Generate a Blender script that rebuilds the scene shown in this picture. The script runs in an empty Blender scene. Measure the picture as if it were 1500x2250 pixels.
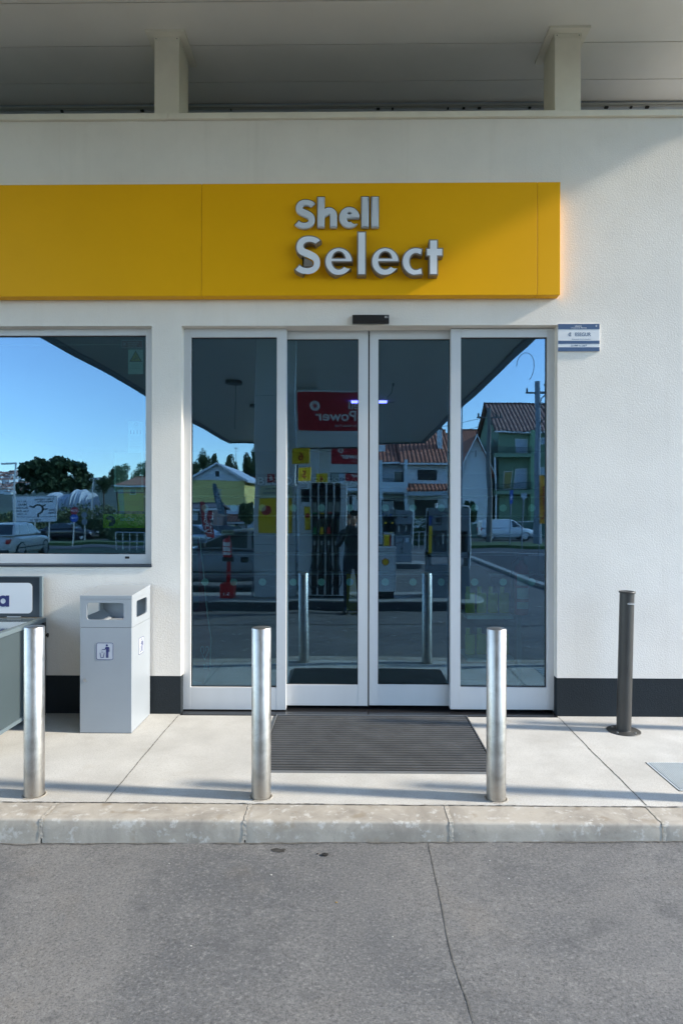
import bpy, bmesh, math, random
import numpy as np
from mathutils import Vector, Matrix, Euler
random.seed(7)
R = math.radians
sc = bpy.context.scene
COL = sc.collection

# ------------------------------------------------------------------ camera
CAM = Vector((0.0, -5.477, 1.72))
FPX = 1420.0                       # focal length in pixels of the 1500 x 2250 photograph
cam_d = bpy.data.cameras.new("camera")
cam_d.sensor_fit = 'VERTICAL'; cam_d.sensor_height = 36.0; cam_d.lens = FPX / 2250 * 36
cam_d.clip_start = 0.05; cam_d.clip_end = 5000
cam = bpy.data.objects.new("camera", cam_d); COL.objects.link(cam)
CR = Matrix.Rotation(R(0.8), 3, 'Z') @ Matrix.Rotation(R(90), 3, 'X') @ Matrix.Rotation(R(0.1), 3, 'Z')
cam.matrix_world = Matrix.Translation(CAM) @ CR.to_4x4()
sc.camera = cam

# ------------------------------------------------------------------ sky and sun
SUN_EL, SUN_AZ = 28.4, 5.5        # azimuth: degrees in front of the wall line, from the right
sun_dir = Vector((math.cos(R(SUN_EL)) * math.cos(R(SUN_AZ)), -math.cos(R(SUN_EL)) * math.sin(R(SUN_AZ)), math.sin(R(SUN_EL))))
world = bpy.data.worlds.new("World"); sc.world = world; world.use_nodes = True
wn = world.node_tree.nodes; wl = world.node_tree.links
sky = wn.new('ShaderNodeTexSky'); sky.sky_type = 'NISHITA'; sky.sun_disc = False
sky.sun_elevation = R(SUN_EL); sky.sun_rotation = math.atan2(sun_dir.x, sun_dir.y)
sky.air_density = 1.0; sky.dust_density = 0.0; sky.ozone_density = 3.0
wn['Background'].inputs['Strength'].default_value = 0.15
hs = wn.new('ShaderNodeHueSaturation'); hs.inputs['Saturation'].default_value = 0.90
wl.new(sky.outputs[0], hs.inputs['Color']); wl.new(hs.outputs[0], wn['Background'].inputs['Color'])
sun_l = bpy.data.lights.new("sun", 'SUN'); sun_l.energy = 1.9; sun_l.angle = R(3.6); sun_l.color = (1.0, 0.91, 0.77)
sun = bpy.data.objects.new("sun", sun_l); COL.objects.link(sun)
sun.rotation_euler = sun_dir.to_track_quat('Z', 'Y').to_euler()
sc.view_settings.view_transform = 'Standard'; sc.view_settings.look = 'None'
sc.view_settings.gamma = 1.0; sc.view_settings.exposure = 1.96
sc.cycles.max_bounces = 8; sc.cycles.glossy_bounces = 5; sc.cycles.transparent_max_bounces = 12
sc.cycles.sample_clamp_indirect = 6.0
sc.cycles.caustics_reflective = False; sc.cycles.caustics_refractive = False

# ------------------------------------------------------------------ measuring helpers
def ray(px, py):
    return CR @ Vector(((px - 750) / FPX, (1125 - py) / FPX, -1.0))
def P(px, py, y=0.0):
    """x, z of a photograph point lying on the vertical plane at depth y"""
    d = ray(px, py); t = (y - CAM.y) / d.y
    return CAM.x + d.x * t, CAM.z + d.z * t
YG = 0.12
def M(px, py, y):
    """x, z of something seen mirrored in the shop glass and standing at (negative) depth y"""
    return P(px, py, 2 * YG - y)
def PG(px, py, z=0.0):
    """x, y of a photograph point lying on level ground at height z"""
    d = ray(px, py); t = (z - CAM.z) / d.z
    return CAM.x + d.x * t, CAM.y + d.y * t

# ------------------------------------------------------------------ materials
MATS = {}
def mat(name, col, rough=0.5, metal=0.0, var=0.0, vscale=4.0, bump=0.0, bscale=60.0, bdist=0.002, emit=0.0, spec=0.5, stretch=None, coat=0.0, var2=None):
    if name in MATS: return MATS[name]
    m = bpy.data.materials.new(name); m.use_nodes = True
    n, l = m.node_tree.nodes, m.node_tree.links
    b = n['Principled BSDF']
    c4 = (*col, 1.0)
    b.inputs['Base Color'].default_value = c4; b.inputs['Roughness'].default_value = rough
    b.inputs['Metallic'].default_value = metal; b.inputs['Specular IOR Level'].default_value = spec
    if coat: b.inputs['Coat Weight'].default_value = coat; b.inputs['Coat Roughness'].default_value = 0.05
    tc = n.new('ShaderNodeTexCoord'); mp = n.new('ShaderNodeMapping')
    l.new(tc.outputs['Object'], mp.inputs[0])
    if stretch: mp.inputs['Scale'].default_value = stretch
    if var:
        nz = n.new('ShaderNodeTexNoise'); nz.inputs['Scale'].default_value = vscale; nz.inputs['Detail'].default_value = 6
        nz.inputs['Roughness'].default_value = 0.6
        l.new(mp.outputs[0], nz.inputs['Vector'])
        rp = n.new('ShaderNodeValToRGB')
        rp.color_ramp.elements[0].position = 0.32; rp.color_ramp.elements[1].position = 0.68
        lo = [max(0, c * (1 - var)) for c in col]; hi = [min(1, c * (1 + var)) for c in col]
        rp.color_ramp.elements[0].color = (*lo, 1); rp.color_ramp.elements[1].color = (*hi, 1)
        l.new(nz.outputs[0], rp.inputs[0])
        l.new(rp.outputs[0], b.inputs['Base Color'])
        mr = n.new('ShaderNodeMapRange'); mr.inputs['To Min'].default_value = max(0.02, rough - 0.08); mr.inputs['To Max'].default_value = min(1, rough + 0.08)
        l.new(nz.outputs[0], mr.inputs[0]); l.new(mr.outputs[0], b.inputs['Roughness'])
    if bump:
        bz = n.new('ShaderNodeTexNoise'); bz.inputs['Scale'].default_value = bscale; bz.inputs['Detail'].default_value = 4
        l.new(mp.outputs[0], bz.inputs['Vector'])
        bp = n.new('ShaderNodeBump'); bp.inputs['Strength'].default_value = bump; bp.inputs['Distance'].default_value = bdist
        l.new(bz.outputs[0], bp.inputs['Height']); l.new(bp.outputs[0], b.inputs['Normal'])
    if emit:
        b.inputs['Emission Color'].default_value = c4; b.inputs['Emission Strength'].default_value = emit
    MATS[name] = m
    return m

def nodes_mat(name):
    m = bpy.data.materials.new(name); m.use_nodes = True
    MATS[name] = m
    return m, m.node_tree.nodes, m.node_tree.links, m.node_tree.nodes['Principled BSDF']

def rgb_mix(n, l, a, b, f, blend='MIX'):
    x = n.new('ShaderNodeMix'); x.data_type = 'RGBA'; x.blend_type = blend
    for s, v in ((x.inputs[6], a), (x.inputs[7], b), (x.inputs[0], f)):
        if hasattr(v, 'is_output') or isinstance(v, bpy.types.NodeSocket): l.new(v, s)
        else: s.default_value = v
    return x.outputs[2]
def noise(n, l, vec, scale, detail=4, rough=0.55, dist=0.0):
    z = n.new('ShaderNodeTexNoise'); z.inputs['Scale'].default_value = scale; z.inputs['Detail'].default_value = detail
    z.inputs['Roughness'].default_value = rough; z.inputs['Distortion'].default_value = dist
    l.new(vec, z.inputs['Vector']); return z.outputs[0]
def ramp(n, l, f, stops):
    r = n.new('ShaderNodeValToRGB'); e = r.color_ramp.elements
    while len(e) < len(stops): e.new(0.5)
    for q, (p, c) in zip(e, stops):
        q.position = p; q.color = (c, c, c, 1) if isinstance(c, (int, float)) else (*c, 1)
    l.new(f, r.inputs[0]); return r.outputs[0]
def bump(n, l, h, strength, dist, prev=None):
    b = n.new('ShaderNodeBump'); b.inputs['Strength'].default_value = strength; b.inputs['Distance'].default_value = dist
    l.new(h, b.inputs['Height'])
    if prev is not None: l.new(prev, b.inputs['Normal'])
    return b.outputs[0]

def stucco(name, col, depth=0.0016):
    m, n, l, b = nodes_mat(name)
    tc = n.new('ShaderNodeTexCoord').outputs['Object']
    a = noise(n, l, tc, 75, 5, 0.65, 0.3); f = noise(n, l, tc, 150, 3, 0.6)
    big = noise(n, l, tc, 1.3, 5, 0.6); st = noise(n, l, tc, 5, 6, 0.7)
    c1 = rgb_mix(n, l, (*[c * 0.93 for c in col], 1), (*col, 1), ramp(n, l, big, [(0.35, 0.0), (0.6, 1.0)]))
    dirt = ramp(n, l, st, [(0.28, 0.12), (0.42, 0.0)])
    c2 = rgb_mix(n, l, c1, (*[c * 0.6 for c in col], 1), dirt)
    mpz = n.new('ShaderNodeMapping'); mpz.inputs['Scale'].default_value = (7, 7, 0.35); l.new(tc, mpz.inputs[0])
    streak = ramp(n, l, noise(n, l, mpz.outputs[0], 1.0, 5, 0.65), [(0.56, 0.0), (0.74, 0.16)])
    c2 = rgb_mix(n, l, c2, (*[c * q for c, q in zip(col, (0.72, 0.70, 0.66))], 1), streak)
    l.new(c2, b.inputs['Base Color']); b.inputs['Roughness'].default_value = 0.9
    b.inputs['Specular IOR Level'].default_value = 0.25
    b1 = bump(n, l, a, 1.0, depth * 1.6); b2 = bump(n, l, f, 0.7, depth * 0.5, b1)
    l.new(b2, b.inputs['Normal'])
    return m
M_wall = stucco('white_stucco', (0.835, 0.78, 0.71))
M_plinth = stucco('dark_plinth_stucco', (0.022, 0.028, 0.033))

# pavement: pale exposed aggregate
m, n, l, b = nodes_mat('pale_aggregate_concrete'); M_pave = m
tc = n.new('ShaderNodeTexCoord').outputs['Object']
grain = noise(n, l, tc, 220, 3, 0.7); spk = noise(n, l, tc, 420, 2, 0.6); big = noise(n, l, tc, 2.2, 6, 0.62); sta = noise(n, l, tc, 5.0, 5, 0.6, 0.6)
c = rgb_mix(n, l, (0.46, 0.45, 0.42, 1), (0.62, 0.61, 0.575, 1), ramp(n, l, big, [(0.3, 0.0), (0.68, 1.0)]))
mg = noise(n, l, tc, 85, 3, 0.7)
c = rgb_mix(n, l, c, (0.26, 0.24, 0.22, 1), ramp(n, l, grain, [(0.30, 0.8), (0.49, 0.0)]))
c = rgb_mix(n, l, c, (0.36, 0.34, 0.31, 1), ramp(n, l, mg, [(0.34, 0.55), (0.48, 0.0)]))
c = rgb_mix(n, l, c, (0.34, 0.32, 0.29, 1), ramp(n, l, noise(n, l, tc, 1.1, 6, 0.7, 0.5), [(0.54, 0.0), (0.80, 0.35)]))
c = rgb_mix(n, l, c, (0.80, 0.78, 0.75, 1), ramp(n, l, spk, [(0.58, 0.0), (0.72, 0.5)]))
c = rgb_mix(n, l, c, (0.40, 0.35, 0.28, 1), ramp(n, l, sta, [(0.60, 0.0), (0.78, 0.30)]))
l.new(c, b.inputs['Base Color']); b.inputs['Roughness'].default_value = 0.85; b.inputs['Specular IOR Level'].default_value = 0.3
l.new(bump(n, l, grain, 0.6, 0.0012), b.inputs['Normal'])

# forecourt: worn grey concrete
m, n, l, b = nodes_mat('worn_grey_concrete'); M_road = m
tc = n.new('ShaderNodeTexCoord').outputs['Object']
grain = noise(n, l, tc, 150, 4, 0.75); fine = noise(n, l, tc, 380, 3, 0.7); big = noise(n, l, tc, 0.9, 6, 0.66, 0.4); mid = noise(n, l, tc, 4.5, 7, 0.7, 0.5); sp = noise(n, l, tc, 26, 6, 0.75)
mpx = n.new('ShaderNodeMapping'); mpx.inputs['Scale'].default_value = (1.3, 1.9, 1); l.new(tc, mpx.inputs[0]); swirl = noise(n, l, mpx.outputs[0], 2.2, 7, 0.7, 1.2)
c = rgb_mix(n, l, (0.118, 0.120, 0.124, 1), (0.200, 0.194, 0.186, 1), ramp(n, l, big, [(0.34, 0.0), (0.66, 1.0)]))
c = rgb_mix(n, l, c, (0.32, 0.315, 0.30, 1), ramp(n, l, swirl, [(0.52, 0.0), (0.76, 0.34)]))
spk = noise(n, l, tc, 70, 3, 0.65)
c = rgb_mix(n, l, c, (0.30, 0.295, 0.285, 1), ramp(n, l, spk, [(0.55, 0.0), (0.68, 0.6)]))
c = rgb_mix(n, l, c, (0.07, 0.07, 0.072, 1), ramp(n, l, spk, [(0.33, 0.65), (0.46, 0.0)]))
c = rgb_mix(n, l, c, (0.20, 0.165, 0.125, 1), ramp(n, l, noise(n, l, tc, 1.7, 4, 0.6, 0.7), [(0.58, 0.0), (0.74, 0.22)]))
c = rgb_mix(n, l, c, (0.40, 0.385, 0.36, 1), ramp(n, l, sp, [(0.62, 0.0), (0.74, 0.45)]))
c = rgb_mix(n, l, c, (0.075, 0.076, 0.08, 1), ramp(n, l, mid, [(0.30, 0.5), (0.45, 0.0)]))
c = rgb_mix(n, l, c, (0.055, 0.055, 0.057, 1), ramp(n, l, grain, [(0.33, 0.8), (0.50, 0.0)]))
c = rgb_mix(n, l, c, (0.38, 0.37, 0.36, 1), ramp(n, l, fine, [(0.60, 0.0), (0.75, 0.6)]))
l.new(c, b.inputs['Base Color']); b.inputs['Roughness'].default_value = 0.8; b.inputs['Specular IOR Level'].default_value = 0.35
b1 = bump(n, l, sp, 0.3, 0.004); l.new(bump(n, l, grain, 0.7, 0.0018, b1), b.inputs['Normal'])

# kerb: smooth cast concrete with stains
m, n, l, b = nodes_mat('stained_kerb_concrete'); M_kerb = m
tc = n.new('ShaderNodeTexCoord').outputs['Object']
big = noise(n, l, tc, 3.5, 7, 0.65, 0.8); mid = noise(n, l, tc, 14, 6, 0.7); fine = noise(n, l, tc, 130, 3, 0.6); blot = noise(n, l, tc, 7.5, 3, 0.5, 0.3)
c = rgb_mix(n, l, (0.29, 0.26, 0.22, 1), (0.44, 0.40, 0.34, 1), ramp(n, l, big, [(0.36, 0.0), (0.62, 1.0)]))
c = rgb_mix(n, l, c, (0.56, 0.54, 0.50, 1), ramp(n, l, mid, [(0.55, 0.0), (0.64, 0.8)]))
c = rgb_mix(n, l, c, (0.24, 0.185, 0.12, 1), ramp(n, l, blot, [(0.60, 0.0), (0.72, 0.55)]))
c = rgb_mix(n, l, c, (0.17, 0.17, 0.155, 1), ramp(n, l, mid, [(0.26, 0.7), (0.38, 0.0)]))
l.new(c, b.inputs['Base Color']); b.inputs['Roughness'].default_value = 0.78
b1 = bump(n, l, mid, 0.4, 0.004); l.new(bump(n, l, fine, 0.5, 0.001, b1), b.inputs['Normal'])

# brushed stainless steel, brushing runs round the tube
m, n, l, b = nodes_mat('brushed_stainless_steel'); M_steel = m
tc = n.new('ShaderNodeTexCoord').outputs['Object']
mp = n.new('ShaderNodeMapping'); mp.inputs['Scale'].default_value = (3, 3, 400); l.new(tc, mp.inputs[0])
br = noise(n, l, mp.outputs[0], 1.0, 4, 0.7); sm = noise(n, l, tc, 9, 6, 0.7, 0.4); dr = noise(n, l, tc, 45, 4, 0.6)
c = rgb_mix(n, l, (0.42, 0.395, 0.36, 1), (0.56, 0.535, 0.50, 1), ramp(n, l, sm, [(0.35, 0.0), (0.6, 1.0)]))
c = rgb_mix(n, l, c, (0.36, 0.31, 0.25, 1), ramp(n, l, dr, [(0.62, 0.0), (0.78, 0.5)]))
geo = n.new('ShaderNodeSeparateXYZ'); l.new(tc, geo.inputs[0])
foot = ramp(n, l, geo.outputs[2], [(0.0, 0.75), (0.16, 0.0)])
ft = n.new('ShaderNodeMath'); ft.operation = 'MULTIPLY'; l.new(foot, ft.inputs[0]); l.new(ramp(n, l, sm, [(0.38, 0.0), (0.6, 1.0)]), ft.inputs[1])
c = rgb_mix(n, l, c, (0.30, 0.26, 0.21, 1), ft.outputs[0])
l.new(c, b.inputs['Base Color']); b.inputs['Metallic'].default_value = 1.0
l.new(ramp(n, l, sm, [(0.3, 0.36), (0.7, 0.47)]), b.inputs['Roughness'])
l.new(bump(n, l, br, 0.25, 0.0004), b.inputs['Normal'])

# architectural glass: mirrors the forecourt, lets the dim shop show through
def glass_mat(name, lo, hi, wave=0.0, tint=(0.32, 0.48, 0.66), through=(0.70, 0.90, 0.88)):
    m = bpy.data.materials.new(name); m.use_nodes = True
    n, l = m.node_tree.nodes, m.node_tree.links
    n.remove(n['Principled BSDF'])
    tr = n.new('ShaderNodeBsdfTransparent'); tr.inputs[0].default_value = (*through, 1)
    gl = n.new('ShaderNodeBsdfAnisotropic'); gl.inputs['Roughness'].default_value = 0.0; gl.inputs['Color'].default_value = (*tint, 1)
    lw = n.new('ShaderNodeLayerWeight'); lw.inputs[0].default_value = 0.5
    mr = n.new('ShaderNodeMapRange'); mr.inputs['To Min'].default_value = lo; mr.inputs['To Max'].default_value = hi
    l.new(lw.outputs['Facing'], mr.inputs[0])
    mx = n.new('ShaderNodeMixShader'); l.new(mr.outputs[0], mx.inputs[0]); l.new(tr.outputs[0], mx.inputs[1]); l.new(gl.outputs[0], mx.inputs[2])
    l.new(mx.outputs[0], n['Material Output'].inputs[0])
    if wave:
        tc = n.new('ShaderNodeTexCoord').outputs['Object']
        h = noise(n, l, tc, 1.6, 1, 0.4); l.new(bump(n, l, h, 1.0, wave), gl.inputs['Normal'])
    MATS[name] = m
    return m
M_glass = glass_mat('reflective_glass', 0.26, 0.9, 0.0014)
M_alu = mat('white_aluminium', (0.60, 0.61, 0.62), 0.38, 0.0, var=0.04, vscale=3, bump=0.15, bscale=8, bdist=0.0006, stretch=(1, 1, 0.2))
M_cap = mat('cream_metal_coping', (0.78, 0.73, 0.62), 0.5, 0.0, var=0.06, vscale=3)
M_soffit = mat('white_soffit_panel', (0.80, 0.765, 0.70), 0.35, 0.0, var=0.04, vscale=1.2, bump=0.3, bscale=0.9, bdist=0.01)
M_groove = mat('soffit_groove', (0.10, 0.10, 0.10), 0.8)
M_fascia = mat('grey_fascia', (0.30, 0.34, 0.38), 0.4, var=0.05, vscale=2)
M_black = mat('black_plastic', (0.012, 0.012, 0.013), 0.35)
M_gasket = mat('black_gasket', (0.01, 0.011, 0.013), 0.6)
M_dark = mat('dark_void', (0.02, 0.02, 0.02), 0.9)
M_grime = mat('joint_grime', (0.10, 0.095, 0.085), 0.95, var=0.4, vscale=30)
M_mortar = mat('joint_mortar', (0.42, 0.385, 0.33), 0.95, var=0.25, vscale=40, bump=1, bscale=90, bdist=0.004)
M_yellow = mat('yellow_sign_panel', (0.86, 0.415, 0.0), 0.5, spec=0.2, var=0.03, vscale=1.2, bump=0.12, bscale=2, bdist=0.002)
M_letterw = mat('letter_face_white', (0.80, 0.82, 0.86), 0.35)
M_letterg = mat('letter_face_grey', (0.62, 0.65, 0.69), 0.4)
M_letters = mat('letter_side_bronze', (0.26, 0.235, 0.21), 0.35, 0.5)
M_threshold = mat('black_granite', (0.018, 0.018, 0.02), 0.18, var=0.3, vscale=60)

# ------------------------------------------------------------------ mesh helpers
class MB:
    def __init__(s): s.v = []; s.f = []; s.mi = []; s.sm = []
    def add(s, verts, faces, mi=0, smooth=False):
        o = len(s.v); s.v += [tuple(v) for v in verts]
        s.f += [tuple(i + o for i in f) for f in faces]; s.mi += [mi] * len(faces); s.sm += [smooth] * len(faces); return s
    def box(s, x0, x1, y0, y1, z0, z1, mi=0):
        x0, x1 = sorted((x0, x1)); y0, y1 = sorted((y0, y1)); z0, z1 = sorted((z0, z1))
        v = [(x, y, z) for z in (z0, z1) for y in (y0, y1) for x in (x0, x1)]
        return s.add(v, [(0, 2, 3, 1), (4, 5, 7, 6), (0, 1, 5, 4), (2, 6, 7, 3), (0, 4, 6, 2), (1, 3, 7, 5)], mi)
    def tube(s, p0, p1, r0, r1=None, n=16, mi=0, caps=True):
        r1 = r0 if r1 is None else r1
        p0, p1 = Vector(p0), Vector(p1); d = (p1 - p0).normalized()
        u = d.cross(Vector((0, 0, 1)) if abs(d.z) < 0.9 else Vector((1, 0, 0))).normalized(); w = d.cross(u)
        v = []
        for p, r in ((p0, r0), (p1, r1)):
            for k in range(n):
                a = 2 * math.pi * k / n; v.append(p + (u * math.cos(a) + w * math.sin(a)) * r)
        f = [(k, n + k, n + (k + 1) % n, (k + 1) % n) for k in range(n)]
        s.add(v, f, mi, True)
        if caps: s.add(v[:n], [tuple(range(n))], mi); s.add(v[n:], [tuple(range(n - 1, -1, -1))], mi)
        return s
    def path(s, pts, r, n=8, mi=0):
        pts = [Vector(p) for p in pts]; rings = []
        u = None
        for i, p in enumerate(pts):
            d = (pts[min(i + 1, len(pts) - 1)] - pts[max(i - 1, 0)]).normalized()
            if u is None: u = d.cross(Vector((0.13, 0.2, 0.97)) if abs(d.z) < 0.9 else Vector((1, 0, 0))).normalized()
            else: u = (u - d * u.dot(d)).normalized()
            w = d.cross(u); rr = r[i] if isinstance(r, (list, tuple)) else r
            rings += [p + (u * math.cos(2 * math.pi * k / n) + w * math.sin(2 * math.pi * k / n)) * rr for k in range(n)]
        f = []
        for i in range(len(pts) - 1):
            for k in range(n):
                a = i * n + k; b_ = i * n + (k + 1) % n; f.append((a, b_, b_ + n, a + n))
        s.add(rings, f, mi, True); m_ = len(rings)
        s.add(rings[:n], [tuple(range(n - 1, -1, -1))], mi); s.add(rings[m_ - n:], [tuple(range(n))], mi)
        return s
    def lathe(s, prof, cx=0, cy=0, n=48, mi=0):
        v = []
        for r, z in prof: v += [(cx + r * math.cos(2 * math.pi * k / n), cy + r * math.sin(2 * math.pi * k / n), z) for k in range(n)]
        f = []
        for i in range(len(prof) - 1):
            for k in range(n): f.append((i * n + k, i * n + (k + 1) % n, (i + 1) * n + (k + 1) % n, (i + 1) * n + k))
        s.add(v, f, mi, True); return s
    def prism(s, poly, a0, a1, axis='y', mi=0):
        """extrude a 2-d polygon along an axis: poly is (x,z) for y, (y,z) for x, (x,y) for z"""
        k = len(poly)
        def q(p, a): return (p[0], a, p[1]) if axis == 'y' else ((a, p[0], p[1]) if axis == 'x' else (p[0], p[1], a))
        v = [q(p, a0) for p in poly] + [q(p, a1) for p in poly]
        s.add(v, [tuple(range(k)), tuple(range(2 * k - 1, k - 1, -1))] + [(i, i + k, (i + 1) % k + k, (i + 1) % k) for i in range(k)], mi); return s
    def build(s, name, mats, parent=None, bevel=0.0, seg=2, fixn=True):
        me = bpy.data.meshes.new(name); me.from_pydata(s.v, [], s.f)
        for mt in (mats if isinstance(mats, (list, tuple)) else [mats]): me.materials.append(mt)
        me.polygons.foreach_set('material_index', s.mi); me.polygons.foreach_set('use_smooth', s.sm)
        if fixn:
            bm = bmesh.new(); bm.from_mesh(me); bmesh.ops.recalc_face_normals(bm, faces=bm.faces[:]); bm.to_mesh(me); bm.free()
        return finish(name, me, parent, bevel, seg)

def finish(name, me, parent=None, bevel=0.0, seg=2):
    o = bpy.data.objects.new(name, me); COL.objects.link(o)
    if parent is not None: o.parent = parent
    if bevel:
        bv = o.modifiers.new('bevel', 'BEVEL'); bv.width = bevel; bv.segments = seg; bv.limit_method = 'ANGLE'; bv.angle_limit = R(40)
        bv.harden_normals = False
        for p in me.polygons: p.use_smooth = True
        w = o.modifiers.new('wn', 'WEIGHTED_NORMAL'); w.keep_sharp = True
    return o
def tag(o, label=None, cat=None, group=None, kind=None):
    for k, v in (('label', label), ('category', cat), ('group', group), ('kind', kind)):
        if v: o[k] = v
    return o
def empty(name, loc=(0, 0, 0), rz=0.0, label=None, cat=None, group=None):
    o = bpy.data.objects.new(name, None); COL.objects.link(o); o.location = loc; o.rotation_euler = (0, 0, rz); o.empty_display_size = 0.1
    return tag(o, label, cat, group)
def copy_tree(o, parent=None):
    c = o.copy(); COL.objects.link(c)
    if parent is not None: c.parent = parent
    for ch in [x for x in COL.objects if x.parent == o]: copy_tree(ch, c)
    return c
def curve_mesh(cu):
    o = bpy.data.objects.new('tmp', cu); COL.objects.link(o)
    dg = bpy.context.evaluated_depsgraph_get(); dg.update()
    me = bpy.data.meshes.new_from_object(o.evaluated_get(dg)); bpy.data.objects.remove(o); bpy.data.curves.remove(cu)
    return me
def frame3(origin, ang):
    """local (u, v, w): u along the sign, v up, w out of its face; ang 0 faces the camera side (-y)"""
    ca, sa = math.cos(R(ang)), math.sin(R(ang)); ox, oy, oz = origin
    return lambda u, v, w: (ox + u * ca + w * sa, oy + u * sa - w * ca, oz + v)
def text(parent, s, u0, u1, v0, v1, origin, ang, w, mt, bold=0.0, name='lettering', depth=0.002, flip=False, rot=0):
    """lettering fitted to the box u0..u1, v0..v1 of a sign plane"""
    cu = bpy.data.curves.new('t', 'FONT'); cu.body = s; cu.size = 1.0; cu.offset = bold * 0.45; cu.extrude = 0.5
    me = curve_mesh(cu); me.name = name
    co = np.zeros(len(me.vertices) * 3); me.vertices.foreach_get('co', co); co = co.reshape(-1, 3)
    if not len(co): return None
    if rot == 90: co = np.stack([-co[:, 1], co[:, 0], co[:, 2]], 1)
    lo, hi = co.min(0), co.max(0)
    F = frame3(origin, ang)
    for i, vtx in enumerate(me.vertices):
        a = (co[i, 0] - lo[0]) / max(1e-6, hi[0] - lo[0]); b_ = (co[i, 1] - lo[1]) / max(1e-6, hi[1] - lo[1])
        vtx.co = F(u0 + a * (u1 - u0), v0 + b_ * (v1 - v0), w + (co[i, 2] + 0.5) * depth)
    me.materials.clear(); me.materials.append(mt)
    bm = bmesh.new(); bm.from_mesh(me); bmesh.ops.recalc_face_normals(bm, faces=bm.faces[:]); bm.to_mesh(me); bm.free()
    return finish(name, me, parent)
def panel(mb, u0, u1, v0, v1, origin, ang, w0, w1, mi=0):
    F = frame3(origin, ang)
    c = [F(u, v, w) for w in (w0, w1) for v in (v0, v1) for u in (u0, u1)]
    mb.add(c, [(0, 2, 3, 1), (4, 5, 7, 6), (0, 1, 5, 4), (2, 6, 7, 3), (0, 4, 6, 2), (1, 3, 7, 5)], mi)
def shape(mb, pts, origin, ang, w0, w1, mi=0):
    F = frame3(origin, ang); k = len(pts)
    v = [F(u, q, w0) for u, q in pts] + [F(u, q, w1) for u, q in pts]
    mb.add(v, [tuple(range(k)), tuple(range(2 * k - 1, k - 1, -1))] + [(i, i + k, (i + 1) % k + k, (i + 1) % k) for i in range(k)], mi)
def disc_pts(cu, cv, r, n=24, ph=0.0): return [(cu + r * math.cos(2 * math.pi * k / n + ph), cv + r * math.sin(2 * math.pi * k / n + ph)) for k in range(n)]
def rrect(u0, u1, v0, v1, r, n=6):
    pts = []
    for cx, cy, a0 in ((u1 - r, v1 - r, 0), (u0 + r, v1 - r, 90), (u0 + r, v0 + r, 180), (u1 - r, v0 + r, 270)):
        for k in range(n + 1):
            a = R(a0 + 90 * k / n); pts.append((cx + r * math.cos(a), cy + r * math.sin(a)))
    return pts
def ring(mb, outer, inner, origin, ang, w0, w1, mi=0):
    F = frame3(origin, ang); k = len(outer)
    v = [F(*p, w) for w in (w0, w1) for p in outer] + [F(*p, w) for w in (w0, w1) for p in inner]
    f = []
    for i in range(k):
        j = (i + 1) % k
        f += [(k + i, k + j, 3 * k + j, 3 * k + i), (i, j, k + j, k + i), (2 * k + j, 2 * k + i, 3 * k + i, 3 * k + j), (j, i, 2 * k + i, 2 * k + j)]
    mb.add(v, f, mi)
def arc_pts(cx, cy, r, a0, a1, n=24): return [(cx + r * math.cos(R(a0 + (a1 - a0) * k / n)), cy + r * math.sin(R(a0 + (a1 - a0) * k / n))) for k in range(n + 1)]

# strokes -> signed distance -> outlines, for letters and pictograms
def sdf(strokes, X, Y):
    """union of strokes with square-cut ends; a stroke's width may be one number or one per point"""
    D = np.full(X.shape, 1e9)
    for pts, w in strokes:
        ws = list(w) if isinstance(w, (list, tuple)) else [w] * len(pts); Dp = np.full(X.shape, 1e9)
        for i in range(len(pts) - 1):
            (ax, ay), (bx, by) = pts[i], pts[i + 1]
            L = math.hypot(bx - ax, by - ay)
            if L < 1e-9: continue
            dx, dy = (bx - ax) / L, (by - ay) / L
            t = (X - ax) * dx + (Y - ay) * dy; pr = np.abs((X - ax) * -dy + (Y - ay) * dx)
            tc_ = np.clip(t, 0, L); Dp = np.minimum(Dp, np.hypot(pr, t - tc_) - (ws[i] + (ws[i + 1] - ws[i]) * tc_ / L) / 2)
        if math.hypot(pts[0][0] - pts[-1][0], pts[0][1] - pts[-1][1]) > 1e-6:
            for (p, q, w_) in ((pts[0], pts[1], ws[0]), (pts[-1], pts[-2], ws[-1])):
                L = math.hypot(q[0] - p[0], q[1] - p[1]); dx, dy = (q[0] - p[0]) / L, (q[1] - p[1]) / L
                Dp = np.where(np.hypot(X - p[0], Y - p[1]) < w_ * 0.8, np.maximum(Dp, -((X - p[0]) * dx + (Y - p[1]) * dy)), Dp)
                # square shoulders: inside the cut, near the end, measure straight across the stroke
        D = np.minimum(D, Dp)
    return D
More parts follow.
